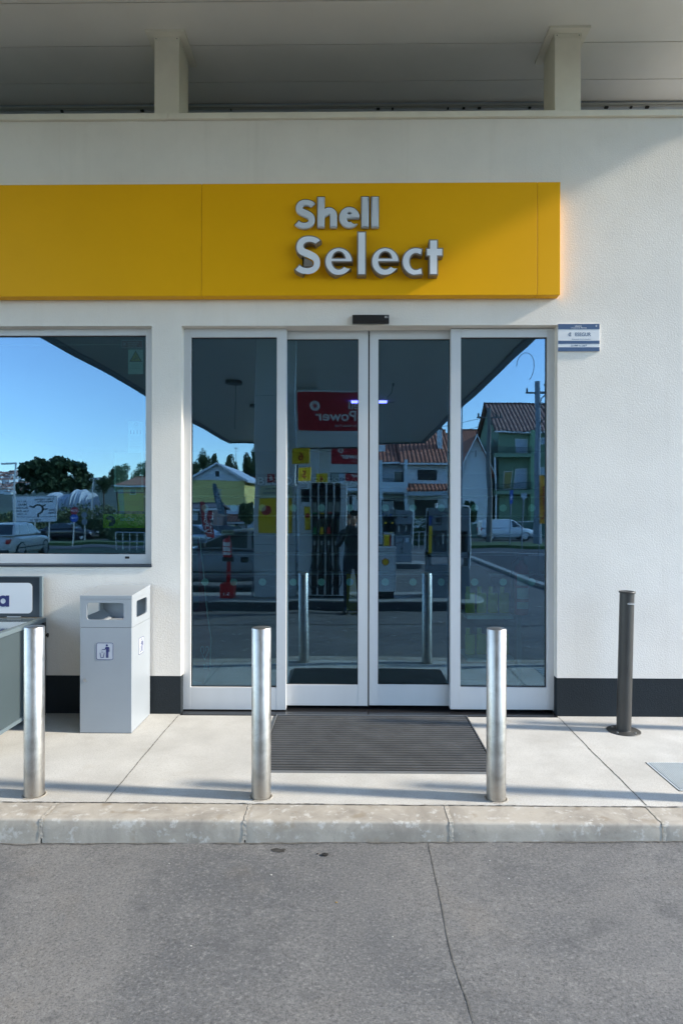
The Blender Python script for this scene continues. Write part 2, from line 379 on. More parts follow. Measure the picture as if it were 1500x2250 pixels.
def contours(Fd, x0, y0, h):
    nodes = {}; nxt = {}
    ny, nx = Fd.shape; ins = Fd < 0
    T = {1: 'BL', 2: 'RB', 3: 'RL', 4: 'TR', 5: 'BLTR', 6: 'TB', 7: 'TL', 8: 'LT', 9: 'BT', 10: 'RBLT', 11: 'RT', 12: 'LR', 13: 'BR', 14: 'LB'}
    def pt(e, i, j):
        k = {'B': (0, i, j), 'T': (0, i, j + 1), 'L': (1, i, j), 'R': (1, i + 1, j)}[e]
        if k not in nodes:
            d, a, b_ = k; f0 = Fd[b_, a]; f1 = Fd[b_, a + 1] if d == 0 else Fd[b_ + 1, a]; t = f0 / (f0 - f1)
            nodes[k] = (x0 + (a + (t if d == 0 else 0)) * h, y0 + (b_ + (0 if d == 0 else t)) * h)
        return k
    for j in range(ny - 1):
        for i in range(nx - 1):
            c = int(ins[j, i]) + 2 * int(ins[j, i + 1]) + 4 * int(ins[j + 1, i + 1]) + 8 * int(ins[j + 1, i])
            s = T.get(c)
            if s:
                for q in range(0, len(s), 2): nxt[pt(s[q], i, j)] = pt(s[q + 1], i, j)
    loops = []
    while nxt:
        k0 = next(iter(nxt)); k = k0; lp = []
        while k in nxt:
            lp.append(nodes[k]); k = nxt.pop(k)
        if len(lp) > 5: loops.append(lp)
    return loops
def simplify(lp, tol):
    out = []; n_ = len(lp)
    for i in range(n_):
        a = out[-1] if out else lp[i - 1]; b_ = lp[i]; c = lp[(i + 1) % n_]
        L = math.hypot(c[0] - a[0], c[1] - a[1]) + 1e-9
        if abs((b_[0] - a[0]) * (c[1] - a[1]) - (b_[1] - a[1]) * (c[0] - a[0])) / L > tol: out.append(b_)
    return out if len(out) > 3 else lp
def stroke_mesh(strokes, iso, h, mapf, depth, bev=0.0, mt=None, name='letter'):
    """outline the strokes at distance iso, then extrude; mapf maps letter units to the sign plane (u, v)"""
    allp = [p for s_, w in strokes for p in s_]; mw = max(max(w) if isinstance(w, (list, tuple)) else w for _, w in strokes)
    x0 = min(p[0] for p in allp) - mw; x1 = max(p[0] for p in allp) + mw; y0 = min(p[1] for p in allp) - mw; y1 = max(p[1] for p in allp) + mw
    X, Y = np.meshgrid(np.arange(x0, x1, h), np.arange(y0, y1, h))
    loops = contours(sdf(strokes, X, Y) - iso + 1e-7, x0, y0, h)
    cu = bpy.data.curves.new('c', 'CURVE'); cu.dimensions = '2D'; cu.fill_mode = 'BOTH'
    cu.extrude = max(depth / 2 - bev, 0.0001); cu.bevel_depth = bev; cu.bevel_resolution = 2; cu.offset = -bev
    for lp in loops:
        lp = simplify(lp, h * 0.04)
        sp_ = cu.splines.new('POLY'); sp_.points.add(len(lp) - 1); sp_.use_cyclic_u = True
        for q, p in zip(sp_.points, lp): u, v = mapf(*p); q.co = (u, v, 0, 1)
    return curve_mesh(cu)
def place_mesh(me, name, parent, origin, ang, wmid, mt):
    F = frame3(origin, ang)
    for v in me.vertices: v.co = F(v.co.x, v.co.y, wmid + v.co.z)
    me.materials.clear(); me.materials.append(mt); me.name = name
    bm = bmesh.new(); bm.from_mesh(me); bmesh.ops.recalc_face_normals(bm, faces=bm.faces[:]); bm.to_mesh(me); bm.free()
    return finish(name, me, parent)

# ================================================================== GROUND
ROAD_Z = -0.115
def gz(x, y):
    """forecourt level, then the land falls away beyond the station; towards the left it climbs to the hills"""
    if y > -20: z = ROAD_Z + 0.012 * max(-3, min(3, x)) * max(0.0, min(1.0, (y + 6.0) / 3.0))
    elif y > -42: z = ROAD_Z - 0.0266 * (-20 - y)
    else: z = -0.70
    return z
def sheet(name, xs, ys, zf, mt, parent=None):
    v = [(x, y, zf(x, y)) for y in ys for x in xs]; nx = len(xs)
    f = [(j * nx + i, j * nx + i + 1, (j + 1) * nx + i + 1, (j + 1) * nx + i) for j in range(len(ys) - 1) for i in range(nx - 1)]
    mb = MB().add(v, f); return mb.build(name, mt, parent, fixn=False)
def ribbon(name, pts, w, z, mt, parent, jit=0.3, zf=None, step=0.02):
    v = []; out = []
    for a, b_ in zip(pts, pts[1:]):
        L = math.hypot(b_[0] - a[0], b_[1] - a[1]); k = max(2, int(L / step))
        out += [(a[0] + (b_[0] - a[0]) * i / k, a[1] + (b_[1] - a[1]) * i / k) for i in range(k)]
    out.append(pts[-1]); off = 0
    for i, p in enumerate(out):
        q = out[min(i + 1, len(out) - 1)]; r_ = out[max(i - 1, 0)]; d = Vector((q[0] - r_[0], q[1] - r_[1])).normalized(); nn = Vector((-d.y, d.x))
        off = off * 0.85 + random.uniform(-1, 1) * w * jit * 0.6; ww = w * (1 + random.uniform(-jit, jit)) / 2
        for s in (-1, 1):
            x = p[0] + nn.x * (off + s * ww); y = p[1] + nn.y * (off + s * ww); v.append((x, y, (zf(x, y) if zf else 0) + z))
    f = [(2 * i, 2 * i + 1, 2 * i + 3, 2 * i + 2) for i in range(len(out) - 1)]
    return MB().add(v, f).build(name, mt, parent, fixn=False)

M_grass = mat('dry_grass_ground', (0.07, 0.085, 0.03), 0.95, var=0.4, vscale=0.6)
xs_far = [-1500, -600, -200, -80, -40, -20, -12, -6, -3, 0, 3, 6, 12, 20, 40, 80, 200, 600, 1500]
land = sheet('ground', xs_far, [1500, 300, 60, 20, 6, 2.0, -1.75, -4, -6, -12, -20, -31, -42, -60, -120, -400, -1500], lambda x, y: gz(x, y) - 0.03 - (0.3 if y > 1 else 0), M_grass)
tag(land, kind='structure')
road = sheet('forecourt', [-9, -6, -3, -1.5, 0, 1.5, 3, 4.7], [-1.75, -2.5, -3, -4, -5, -6, -9, -14, -20, -30], gz, M_road); tag(road, kind='structure')
rj = [PG(px, py, ROAD_Z) for px, py in ((938, 1840), (950, 1900), (963, 1960), (976, 2030), (994, 2110), (1017, 2180), (1045, 2262), (1075, 2340))]
rj += [(rj[-1][0] + 0.03, -6.2)]
ribbon('expansion_joint', rj, 0.0042, 0.002, M_grime, road, 0.45, gz)
ribbon('expansion_joint', [(-9, -4.75), (4.7, -4.75)], 0.035, 0.0025, M_gasket, road, 0.1, gz, 0.4)
ribbon('expansion_joint', [(-9, -10.2), (4.7, -10.2)], 0.02, 0.0025, M_gasket, road, 0.1, gz, 0.4)
M_stain = mat('oil_stain', (0.045, 0.042, 0.038), 0.7, var=0.5, vscale=40)
def blob(name, cx, cy, rx, ry, z, mt, parent, n_=40, rough=0.3):
    ph = [random.uniform(0, 6.28) for _ in range(6)]
    v = [(cx, cy, z)] + [(cx + rx * math.cos(a) * k, cy + ry * math.sin(a) * k, z) for a, k in ((2 * math.pi * i / n_, 1 + rough * sum(math.sin((q + 2) * 2 * math.pi * i / n_ + ph[q]) / (q + 2) for q in range(6))) for i in range(n_))]
    return MB().add(v, [(0, 1 + i, 1 + (i + 1) % n_) for i in range(n_)]).build(name, mt, parent, fixn=False)
for px, py, rx, ry in ((612, 1867, 0.036, 0.022),):
    x, y = PG(px, py, ROAD_Z); blob('oil_stain', x, y, rx, ry, gz(x, y) + 0.002, M_stain, road)

PAVE_Y = -1.684; KERB_F = -1.885
pave = sheet('pavement', [-9, -3, 0, 3, 6.5], [0.0, -0.6, -1.2, PAVE_Y + 0.004], lambda x, y: 0.0, M_pave); tag(pave, kind='structure')
lj = [PG(392, 1572), PG(340, 1632), PG(232, 1762)]; rjj = [PG(1226, 1576), PG(1300, 1652), PG(1420, 1770)]
ribbon('pavement_joint', [lj[0], lj[1], lj[2]], 0.0055, 0.0015, M_grime, pave, 0.4)
ribbon('pavement_joint', rjj, 0.0065, 0.0015, M_grime, pave, 0.4)
ribbon('kerb_seam', [(-9, PAVE_Y + 0.004), (6.5, PAVE_Y + 0.004)], 0.006, 0.0035, M_grime, pave, 0.6)

kerb = empty('kerb'); tag(kerb, kind='structure')
jx = [PG(px, 1798)[0] for px in (93, 540, 988, 1445)]
jx = [jx[0] - 2.28, jx[0] - 1.14] + jx + [jx[-1] + 1.14, jx[-1] + 2.28]
for a, b_ in zip(jx, jx[1:]):
    mb = MB(); g = 0.005; n_ = 36
    prof = [(PAVE_Y, -0.3), (PAVE_Y, 0.0)] + [(KERB_F + 0.018 + 0.018 * math.cos(R(t)) * 1, -0.018 + 0.018 * math.sin(R(t))) for t in (90, 110, 130, 150, 170)] + [(KERB_F - 0.004, -0.06), (KERB_F - 0.006, -0.30)]
    v = []; k = len(prof)
    for i in range(n_ + 1):
        x = a + g + (b_ - a - 2 * g) * i / n_; chip = 0.0 if 0 < i < n_ else 0.002
        for q, (py_, pz_) in enumerate(prof):
            jz = random.uniform(-0.0004, 0.0004) if 1 < q < k - 1 else 0
            v.append((x, py_ + jz + (chip if q > 1 else 0), pz_ + (jz - chip if q > 0 and q < k - 1 else 0)))
    f = [(i * k + q, i * k + q + 1, (i + 1) * k + q + 1, (i + 1) * k + q) for i in range(n_) for q in range(k - 1)]
    f += [tuple(range(k)), tuple(range(n_ * k + k - 1, n_ * k - 1, -1))]
    mb.add(v, f); o = mb.build('kerb_stone', M_kerb, kerb)
    for p in o.data.polygons: p.use_smooth = True
    o.data.set_sharp_from_angle(angle=R(32))
mb = MB()
for x in jx:
    pts = [(PAVE_Y - 0.002, 0.0005), (KERB_F + 0.03, 0.0008), (KERB_F + 0.004, -0.001), (KERB_F - 0.002, -0.014), (KERB_F - 0.007, -0.12)]
    v = []
    for i in range(len(pts) - 1):
        for t in range(8):
            py_ = pts[i][0] + (pts[i + 1][0] - pts[i][0]) * t / 8; pz_ = pts[i][1] + (pts[i + 1][1] - pts[i][1]) * t / 8
            w = 0.009 * random.uniform(0.6, 1.5); w2 = 0.009 * random.uniform(0.6, 1.7)
            v += [(x - w, py_ + random.uniform(-.0008, .0008), pz_ + 0.0006), (x + w2, py_ + random.uniform(-.0008, .0008), pz_ + 0.0006)]
    mb.add(v, [(2 * i, 2 * i + 1, 2 * i + 3, 2 * i + 2) for i in range(len(v) // 2 - 1)])
mb.build('mortar', M_mortar, kerb, fixn=False)
ribbon('gutter_dirt', [(-9, KERB_F - 0.010), (6.5, KERB_F - 0.010)], 0.014, 0.0025, M_grime, kerb, 0.6, gz)

# small litter lying on the forecourt
M_pebble = mat('dark_clod', (0.02, 0.018, 0.016), 0.9, bump=1, bscale=80, bdist=0.004)
M_pale = mat('pale_pebble', (0.5, 0.49, 0.46), 0.8)
def pebble(name, px, py, r, mt, label, cat, zc=ROAD_Z, group=None):
    x, y = PG(px, py, zc); mb = MB(); bm = bmesh.new(); bmesh.ops.create_icosphere(bm, subdivisions=2, radius=1)
    for v in bm.verts: v.co *= random.uniform(0.75, 1.2)
    z0 = gz(x, y) if zc < 0 else 0
    mb.add([(x + v.co.x * r * 1.4, y + v.co.y * r, z0 + r * 0.45 + v.co.z * r * 0.55) for v in bm.verts], [[v.index for v in f.verts] for f in bm.faces]); bm.free()
    tag(mb.build(name, mt), label, cat, group)
pebble('dirt_clod', 714, 1879, 0.013, M_pebble, 'crumbly dark brown clod lying on the concrete just below the kerb', 'dirt clod')
pebble('leaf_scrap', 697, 1876, 0.005, M_pebble, 'tiny dark scrap to the left of the larger brown clod', 'debris')
pebble('pebble', 596, 1921, 0.0045, M_pale, 'tiny white pebble on the concrete below the kerb', 'pebble')
pebble('pebble', 739, 1983, 0.004, mat('ochre_spot', (0.35, 0.24, 0.08), 0.8), 'tiny ochre pebble in the middle of the grey forecourt concrete', 'pebble')
for px, py in ((372, 1893), (1117, 1935), (1075, 1895), (862, 2060), (420, 2075)):
    pebble('grit', px, py, 0.0032, M_pale, 'loose grains of pale grit on the forecourt concrete', 'grit', group='pale grit grains on the forecourt')

# ================================================================== SHOP BUILDING
shop = empty('shop_building', (0, 0, 0), 0, 'white stucco petrol station shop with dark plinth, sliding glass doors and a side window', 'building')
dx0, dzt = P(399, 716); dx1 = P(1224, 716)[0]; wx1 = P(334, 716)[0]; wz0 = P(334, 1243)[1]; PZ = P(900, 1488)[1]
WT = P(900, 262)[1]; CAPT = P(900, 244, -0.03)[1]; WL, WR, TH = -7.4, 6.6, 0.36
mb = MB()
def wallgrid(mb, xs, zs, skip):
    for i in range(len(xs) - 1):
        for j in range(len(zs) - 1):
            if (i, j) in skip: continue
            x0, x1, z0, z1 = xs[i], xs[i + 1], zs[j], zs[j + 1]
            mb.add([(x0, 0, z0), (x1, 0, z0), (x1, 0, z1), (x0, 0, z1)], [(0, 1, 2, 3)]); mb.add([(x0, TH, z0), (x1, TH, z0), (x1, TH, z1), (x0, TH, z1)], [(3, 2, 1, 0)])
            for (ni, nj, e) in ((i - 1, j, 'L'), (i + 1, j, 'R'), (i, j - 1, 'B'), (i, j + 1, 'T')):
                if (ni, nj) in skip or ni < 0 or ni >= len(xs) - 1 or nj < 0 or nj >= len(zs) - 1:
                    q = {'L': ((x0, z0), (x0, z1)), 'R': ((x1, z1), (x1, z0)), 'B': ((x1, z0), (x0, z0)), 'T': ((x0, z1), (x1, z1))}[e]
                    (xa, za), (xb, zb) = q; mb.add([(xa, 0, za), (xb, 0, zb), (xb, TH, zb), (xa, TH, za)], [(0, 1, 2, 3)])
wallgrid(mb, [WL, wx1, dx0, dx1, WR], [PZ, wz0, dzt, WT], {(2, 0), (2, 1), (0, 1)})
mb.v = [(x, y, z) for x, y, z in mb.v]
wall = mb.build('wall', M_wall, shop, fixn=False)
MB().box(WL, dx0 - 0.0005, -0.0015, TH, -0.3, PZ - 0.0005).build('plinth', M_plinth, shop); MB().box(dx1 + 0.0005, WR, -0.0015, TH, -0.3, PZ - 0.0005).build('plinth', M_plinth, shop)
mb = MB()
capj = P(372, 250)[0]
mb.box(WL, capj - 0.0015, -0.03, TH + 0.02, WT + 0.001, CAPT); mb.box(capj + 0.0015, WR, -0.03, TH + 0.02, WT + 0.001, CAPT)
mb.build('coping', M_cap, shop, bevel=0.003)
SZ = 5.79
mb = MB(); mb.box(WL, WR, 0.96, 1.1, 4.6, SZ + 0.1); mb.build('roof_upstand', mat('blue_grey_cladding', (0.46, 0.49, 0.53), 0.5, var=0.08), shop)
mb = MB(); mb.box(WL, WR, TH, 0.96, 4.6, 4.95); mb.build('flat_roof', mat('white_roof_membrane', (0.66, 0.68, 0.70), 0.8), shop)  # out of view; made white to bounce light up onto the soffit
mb = MB(); zf_ = SZ - 0.045
mb.box(WL, WR, 0.93, 0.955, zf_, zf_ + 0.014); mb.box(WL, WR, 0.94, 0.957, zf_ - 0.012, zf_ - 0.006)
mb.build('flashing', mat('light_flashing', (0.42, 0.42, 0.38), 0.5), shop)
for x in (-2.9, -2.1, -1.95, -1.2, 0.25, 0.4, 0.95, 1.1, 1.25, 1.75, 2.2, 2.5, 2.75, 2.9):
    MB().box(x, x + random.uniform(0.008, 0.035), 0.936, 0.9585, zf_ - 0.024 - random.random() * 0.006, zf_ - 0.014).build('dropping', M_gasket, shop)
# the shop inside
M_floor = mat('shop_floor_tile', (0.32, 0.32, 0.32), 0.25, var=0.1)
M_in = mat('shop_inner_wall', (0.30, 0.33, 0.34), 0.8)
mb = MB(); mb.box(WL, WR, TH, 12, -0.3, -0.001); mb.build('interior_floor', M_floor, shop)
mb = MB(); mb.box(WL, WR, 12, 12.2, -0.3, 4.6); mb.box(WL, WL + 0.1, TH, 12, 0, 4.6); mb.box(WR - 0.1, WR, TH, 12, 0, 4.6); mb.build('interior_wall', M_in, shop)
mb = MB(); mb.box(WL + 0.1, WR - 0.1, TH, 12, 3.35, 3.45); mb.build('interior_ceiling', M_in, shop)
mb = MB(); mb.box(WL + 0.1, WR - 0.1, TH + 0.002, 12, 3.45, 4.598); mb.build('roof_void', M_in, shop)
# threshold
mb = MB(); mb.box(dx0 + 0.002, dx1 - 0.002, -0.035, TH + 0.3, -0.25, 0.006); mb.build('threshold', M_threshold, shop, bevel=0.002)
# reveals keep the wall's stucco; frames
def rect_frame(mb, X0, X1, Z0, Z1, x0, x1, z0, z1, y0, y1):
    mb.box(X0, x0, y0, y1, Z0, Z1); mb.box(x1, X1, y0, y1, Z0, Z1); mb.box(x0, x1, y0 + 0.0008, y1, Z0, z0); mb.box(x0, x1, y0 + 0.0008, y1, z1, Z1)
def glazed(name, px, opx, yf, depth, yg, label=None, mt=M_alu):
    """px: outer frame in photo pixels; opx: visible glass"""
    X0, Z1 = P(px[0], px[2], yf); X1, Z0 = P(px[1], px[3], yf); x0, z1 = P(opx[0], opx[2], yf); x1, z0 = P(opx[1], opx[3], yf)
    mb = MB(); rect_frame(mb, X0, X1, Z0, Z1, x0, x1, z0, z1, yf, yf + depth); fr = mb.build(name, mt, shop, bevel=0.0018)
    g = 0.005; mb = MB(); rect_frame(mb, x0 - 0.01, x1 + 0.01, z0 - 0.01, z1 + 0.01, x0 + g, x1 - g, z0 + g, z1 - g, yg - 0.008, yg - 0.001); mb.build('gasket', M_gasket, fr)
    mb = MB(); mb.box(x0 - 0.008, x1 + 0.008, yg, yg + 0.010, z0 - 0.008, z1 + 0.008); gl = mb.build('pane', M_glass, fr)
    return fr, (x0, x1, z0, z1)
M_dot = mat('frosted_dot', (0.45, 0.60, 0.57), 0.6)
def dots(fr, xs, yg):
    for px in xs:
        for py in (1116, 1279):
            x, z = P(px, py, yg + 0.012); mb = MB(); shape(mb, disc_pts(x, z, 8.0 / 1420 * (yg + 5.49), 28), (0, 0, 0), 0, -(yg + 0.016), -(yg + 0.012))
            mb.build('dot_marking', M_dot, fr)
YS, YL = 0.08, 0.15
sl, gL = glazed('side_window', (403, 628, 722, 1560), (420, 607, 741, 1511), YS, 0.065, YS + 0.032); dots(sl, (450.5, 513.5, 576.5), YS + 0.032)
sr, gR = glazed('side_window', (990, 1220, 722, 1560), (1012, 1200, 741, 1511), YS, 0.065, YS + 0.032); dots(sr, (1042, 1104.6, 1167.6), YS + 0.032)
dl, gdl = glazed('sliding_door', (612, 807.3, 726, 1551), (629, 786, 745, 1505), YL, 0.045, YL + 0.022); dots(dl, (644, 706, 768), YL + 0.022)
dr_, gdr = glazed('sliding_door', (811.9, 1006, 726, 1551), (831, 988, 745, 1505), YL, 0.045, YL + 0.022); dots(dr_, (846, 907, 969), YL + 0.022)
mb = MB(); xa = P(808, 700, YL)[0]; xb = P(811.5, 700, YL)[0]
mb.box(xa - 0.004, xb + 0.004, YL + 0.020, YL + 0.04, 0.02, dzt - 0.03); mb.build('meeting_seal', M_black, shop)
mb = MB(); mb.box(P(628, 0, YL)[0], P(990, 0, YL)[0], YL - 0.004, YL + 0.10, P(0, 724.5, YL)[1], dzt + 0.001); mb.build('door_header', M_black, shop)
# outer edges of the side frames, ledge that hides the gap above
mb = MB(); mb.box(dx0 + 0.001, P(403, 0, YS)[0], YS + 0.004, YS + 0.05, 0.02, dzt - 0.002); mb.build('frame_trim', M_cap, shop); mb = MB(); mb.box(P(1220, 0, YS)[0], dx1 - 0.001, YS + 0.004, YS + 0.05, 0.02, dzt - 0.002); mb.build('frame_trim', M_cap, shop)
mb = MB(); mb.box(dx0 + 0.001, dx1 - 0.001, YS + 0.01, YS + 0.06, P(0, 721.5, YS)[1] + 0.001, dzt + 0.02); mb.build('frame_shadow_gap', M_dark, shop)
wf, gW = glazed('display_window', (-560, 333, 722, 1239), (-540, 320, 738.5, 1218), YS, 0.065, YS + 0.032)
mb = MB(); x1 = wx1 + 0.004; mb.box(WL, x1, -0.012, YS + 0.02, wz0 - 0.012, P(0, 1240.5, 0)[1]); mb.build('sill', mat('dark_blue_sill', (0.02, 0.03, 0.045), 0.35), wf, bevel=0.002)
sx, sz = P(280, 1225, YS); mb = MB(); mb.box(sx - 0.019, sx + 0.019, YS - 0.004, YS + 0.002, sz - 0.010, sz + 0.010); mb.build('drain_cap', M_black, wf, bevel=0.003)
# wires and seals
# pillars that carry the canopy over the parapet
for px0, px1, side in ((339.5, 393.5, 1), (1218, 1275, -1)):
    x0 = P(px0, 243, 0.012)[0]; x1 = P(px1, 243, 0.012)[0]; y0, y1 = 0.012, 0.33
    mb = MB(); mb.box(x0, x1, y0, y1, CAPT - 0.02, SZ - 0.004); pl = mb.build('pillar', M_cap, shop, bevel=0.003)
    mb = MB(); w = 0.062; t = 0.003; d = 0.055
    mb.box(x0 - w, x1 + w, y0 - w, y0 - t, SZ - 0.022, SZ - 0.002); mb.box(x0 - w, x0 - t, y0 - t, y1 + w, SZ - 0.022, SZ - 0.002); mb.box(x1 + t, x1 + w, y0 - t, y1 + w, SZ - 0.022, SZ - 0.002)
    mb.box(x0 - t, x1 + t, y0 - t - 0.001, y0 - 0.001, SZ - d, SZ - 0.0225); mb.box(x0 - t - 0.002, x0 - 0.001, y0, y1, SZ - d, SZ - 0.0225); mb.box(x1 + 0.001, x1 + t + 0.002, y0, y1, SZ - d, SZ - 0.0225)
    cl = mb.build('collar', M_cap, pl)
    for ux in (x0 + 0.016, x1 - 0.016): MB().tube((ux, y0 - 0.007, SZ - 0.04), (ux, y0 - 0.003, SZ - 0.04), 0.004, n=8).build('rivet', M_grime, pl)

# ------------------------------------------------------------------ yellow sign over the door
SY = -0.10
sign = empty('fascia_sign', (0, 0, 0), 0, 'long yellow sign panel over the doors with raised Shell Select lettering', 'shop sign')
zt = P(800, 402, SY)[1]; zb = P(800, 649, SY)[1]; xs = [WL, P(443, 500, SY)[0], P(1180, 500, SY)[0], P(1230.5, 500, SY)[0]]
for a, b_ in zip(xs, xs[1:]):
    mb = MB(); mb.box(a + 0.0012, b_ - 0.0012, SY, -0.0005, zb, zt); mb.build('sign_panel', M_yellow, sign, bevel=0.003)
mb = MB(); mb.box(WL, xs[-1] - 0.005, SY + 0.01, -0.002, zb + 0.005, zt - 0.005); mb.build('sign_core', mat('sign_core_ochre', (0.30, 0.17, 0.0), 0.7), sign)
def A(cx, cy, r, a0, a1, n_=28, ry=None):
    ry = r if ry is None else ry
    return [(cx + r * math.cos(R(a0 + (a1 - a0) * k / n_)), cy + ry * math.sin(R(a0 + (a1 - a0) * k / n_))) for k in range(n_ + 1)]
def bez(p0, p1, p2, p3, n_=14):
    return [tuple((1 - t) ** 3 * a + 3 * (1 - t) ** 2 * t * b_ + 3 * (1 - t) * t * t * c + t ** 3 * d for a, b_, c, d in zip(p0, p1, p2, p3)) for t in (k / n_ for k in range(n_ + 1))]
def letter_S(x0, x1, yt, yb, w):
    """y down, crop units: a capital S as one bent stroke"""
    H = yb - yt; W = x1 - x0; h = w / 2
    s = bez((x1 - W * 0.125, yt + H * 0.22), (x1 - W * 0.22, yt + h * 0.85), (x0 + W * 0.18 + h * .3, yt + h * 0.5), (x0 + h * 1.14, yt + H * 0.30))
    s += bez(s[-1], (x0 + h * 1.05, yt + H * 0.44), (x0 + W * 0.42, yt + H * 0.455), (x0 + W * 0.56, yt + H * 0.505))[1:]
    s += bez(s[-1], (x0 + W * 0.74, yt + H * 0.56), (x1 - h, yt + H * 0.60), (x1 - h, yt + H * 0.715))[1:]
    s += bez(s[-1], (x1 - h, yb - h * 0.7), (x0 + W * 0.34, yb - h * 0.15), (x0 + W * 0.085, yt + H * 0.80))[1:]
    n_ = len(s); ws = [w * float(np.interp(k / (n_ - 1), [0, 0.12, 0.3, 0.55, 0.8, 1], [0.80, 0.78, 0.98, 1.0, 0.86, 0.86])) for k in range(n_)]
    return [(s, ws)]
def rounded(cx, cy, R_, a0, a1, wf, n_=48, Ry=None):
    Ry = R_ if Ry is None else Ry; pts, ws = [], []
    for k in range(n_ + 1):
        a = a0 + (a1 - a0) * k / n_; w = wf(a); pts.append((cx + (R_ - w / 2) * math.cos(R(a)), cy + (Ry - w / 2) * math.sin(R(a)))); ws.append(w)
    return pts, ws
def letter_e(x0, x1, yt, yb, wl, wt, wb, b0, b1):
    """wl, wt, wb: stroke at the left, top and bottom; b0..b1: the bar, measured from the middle (y down)"""
    cx, cy = (x0 + x1) / 2, (yt + yb) / 2
    def wf(a):
        c, s = math.cos(R(a)), math.sin(R(a)); return wl * c * c + (wt if s < 0 else wb) * s * s
    return [rounded(cx, cy, (x1 - x0) / 2, b1 * 0.6 * 57.3 / ((x1 - x0) / 2), -338, wf, 56, (yb - yt) / 2), ([(x0 + wl * 0.5, cy + (b0 + b1) / 2), (x1 - 2, cy + (b0 + b1) / 2)], b1 - b0)]
def letter_c(x0, x1, yt, yb, w, wt):
    cy = (yt + yb) / 2; Rr = (yb - yt) / 2
    def wf(a): return w * math.cos(R(a)) ** 2 + wt * math.sin(R(a)) ** 2
    p, ws = rounded(x0 + Rr, cy, Rr, -66, -294, wf, 48)
    return [([(x1, p[0][1] + 3)] + p + [(x1, p[-1][1] - 3)], [ws[0]] + ws + [ws[-1]])]
G = {}
SH = [letter_S(110, 285, 140, 400, 62),
      [([(335, 393), (335, 125)], 63), ([(444, 393)] + [(444, 290)] + A(403, 288, 41, 0, -100, 16, 42) + [(345, 275)], 61)],
      letter_e(492, 670, 212, 395, 66, 45, 52, -29, 8),
      [([(717.5, 123), (717.5, 393)], 65)], [([(803, 123), (803, 393)], 65)]]
SE = [letter_S(105, 343, 450, 806, 84), letter_e(365, 613, 565, 815, 72, 44, 64, -34, 6), [([(688, 427), (688, 808)], 80)],
      letter_e(768, 1016, 565, 815, 72, 44, 64, -34, 6), letter_c(1033, 1215, 565, 815, 76, 60),
      [([(1310, 497), (1310, 808)], 80), ([(1243, 608), (1395, 608)], 76)]]
def to_plane(yw):
    def f(x, y): return P(620 + x / 3.947, 400 - y / 3.947, yw)
    return f
# strokes were drawn with y down; flip to y up for the solver
def flipy(L): return [([(x, -y) for x, y in pts], w) for pts, w in L]
for L in SH:
    me = stroke_mesh(flipy(L), 0, 2.6, to_plane(SY - 0.045), 0.036, 0.009)
    lt = place_mesh(me, 'letter', sign, (0, 0, 0), 0, -(SY - 0.024), M_letterg)
    for p in lt.data.polygons: p.use_smooth = True
    lt.modifiers.new('wn', 'WEIGHTED_NORMAL')
    me = stroke_mesh(flipy(L), 3.2, 3.2, to_plane(SY - 0.012), 0.006); place_mesh(me, 'letter_outline_shade', lt, (0, 0, 0), 0, -(SY - 0.0035), M_black)  # wider black slab stands in for the dark outline shadow round the letter
for L in SE:
    me = stroke_mesh(flipy(L), 0, 2.6, to_plane(SY - 0.075), 0.072, 0.0)
    lt = place_mesh(me, 'letter', sign, (0, 0, 0), 0, -(SY - 0.037), M_letters)
    me = stroke_mesh(flipy(L), -10.5, 2.6, to_plane(SY - 0.075), 0.003, 0.0); place_mesh(me, 'letter_face', lt, (0, 0, 0), 0, -(SY - 0.0755), M_letterw)

# door sensor
x0, z1 = P(774, 691, -0.05); x1, z0 = P(854.5, 706.5, -0.05)
mb = MB(); mb.prism([(0.0, z0 - 0.008), (-0.035, z0 - 0.008), (-0.05, z0 + 0.006), (-0.048, z1 - 0.003), (-0.04, z1), (0.0, z1)], x0, x1, 'x')
sens = mb.build('door_sensor', M_black, shop and None, bevel=0.002); tag(sens, 'slim black motion sensor on the wall above the sliding doors', 'motion sensor')
text(sens, 'EC', x1 - 0.036, x1 - 0.010, z1 - 0.03, z1 - 0.013, (0, 0, 0), 0, 0.0505, mat('white_ink', (0.7, 0.7, 0.7), 0.6), 0.02, name='badge')
mb = MB(); mb.box(x0 + 0.005, x1 - 0.03, -0.0365, -0.034, z0 - 0.010, z0 - 0.004); mb.build('lens', mat('sensor_lens', (0.03, 0.03, 0.035), 0.1), sens)

# alarm company plate
M_navy = mat('navy_ink', (0.045, 0.095, 0.20), 0.5); M_white = mat('white_paint', (0.72, 0.73, 0.75), 0.45)
x0, z1 = P(1225, 712, -0.01); x1, z0 = P(1316, 772, -0.01)
def sub(u, v, W=1140 - 372, H=772 - 262): return x0 + (u - 372) / W * (x1 - x0), z1 - (v - 262) / H * (z1 - z0)
mb = MB(); mb.box(x0, x1, -0.012, -0.0005, z0, z1); plate = mb.build('alarm_plate', M_white, bevel=0.0008)
tag(plate, 'small blue and white ESEGUR alarm plate on the wall right of the door corner', 'sign')
mb = MB()
for a, b_ in ((262, 362), (575, 632), (696, 772)):
    u0, v1 = sub(372, a); u1, v0 = sub(1140, b_); mb.box(u0 + 0.0005, u1 - 0.0005, -0.0135, -0.011, v0, v1)
mb.build('blue_band', M_navy, plate)
def st(s, a, b_, c, d, mt, bold=0.0, w=0.0136, nm='lettering'):
    u0, v1 = sub(a, b_); u1, v0 = sub(c, d); return text(plate, s, u0, u1, v0, v1, (0, 0, 0), 0, w, mt, bold, nm, 0.0006)
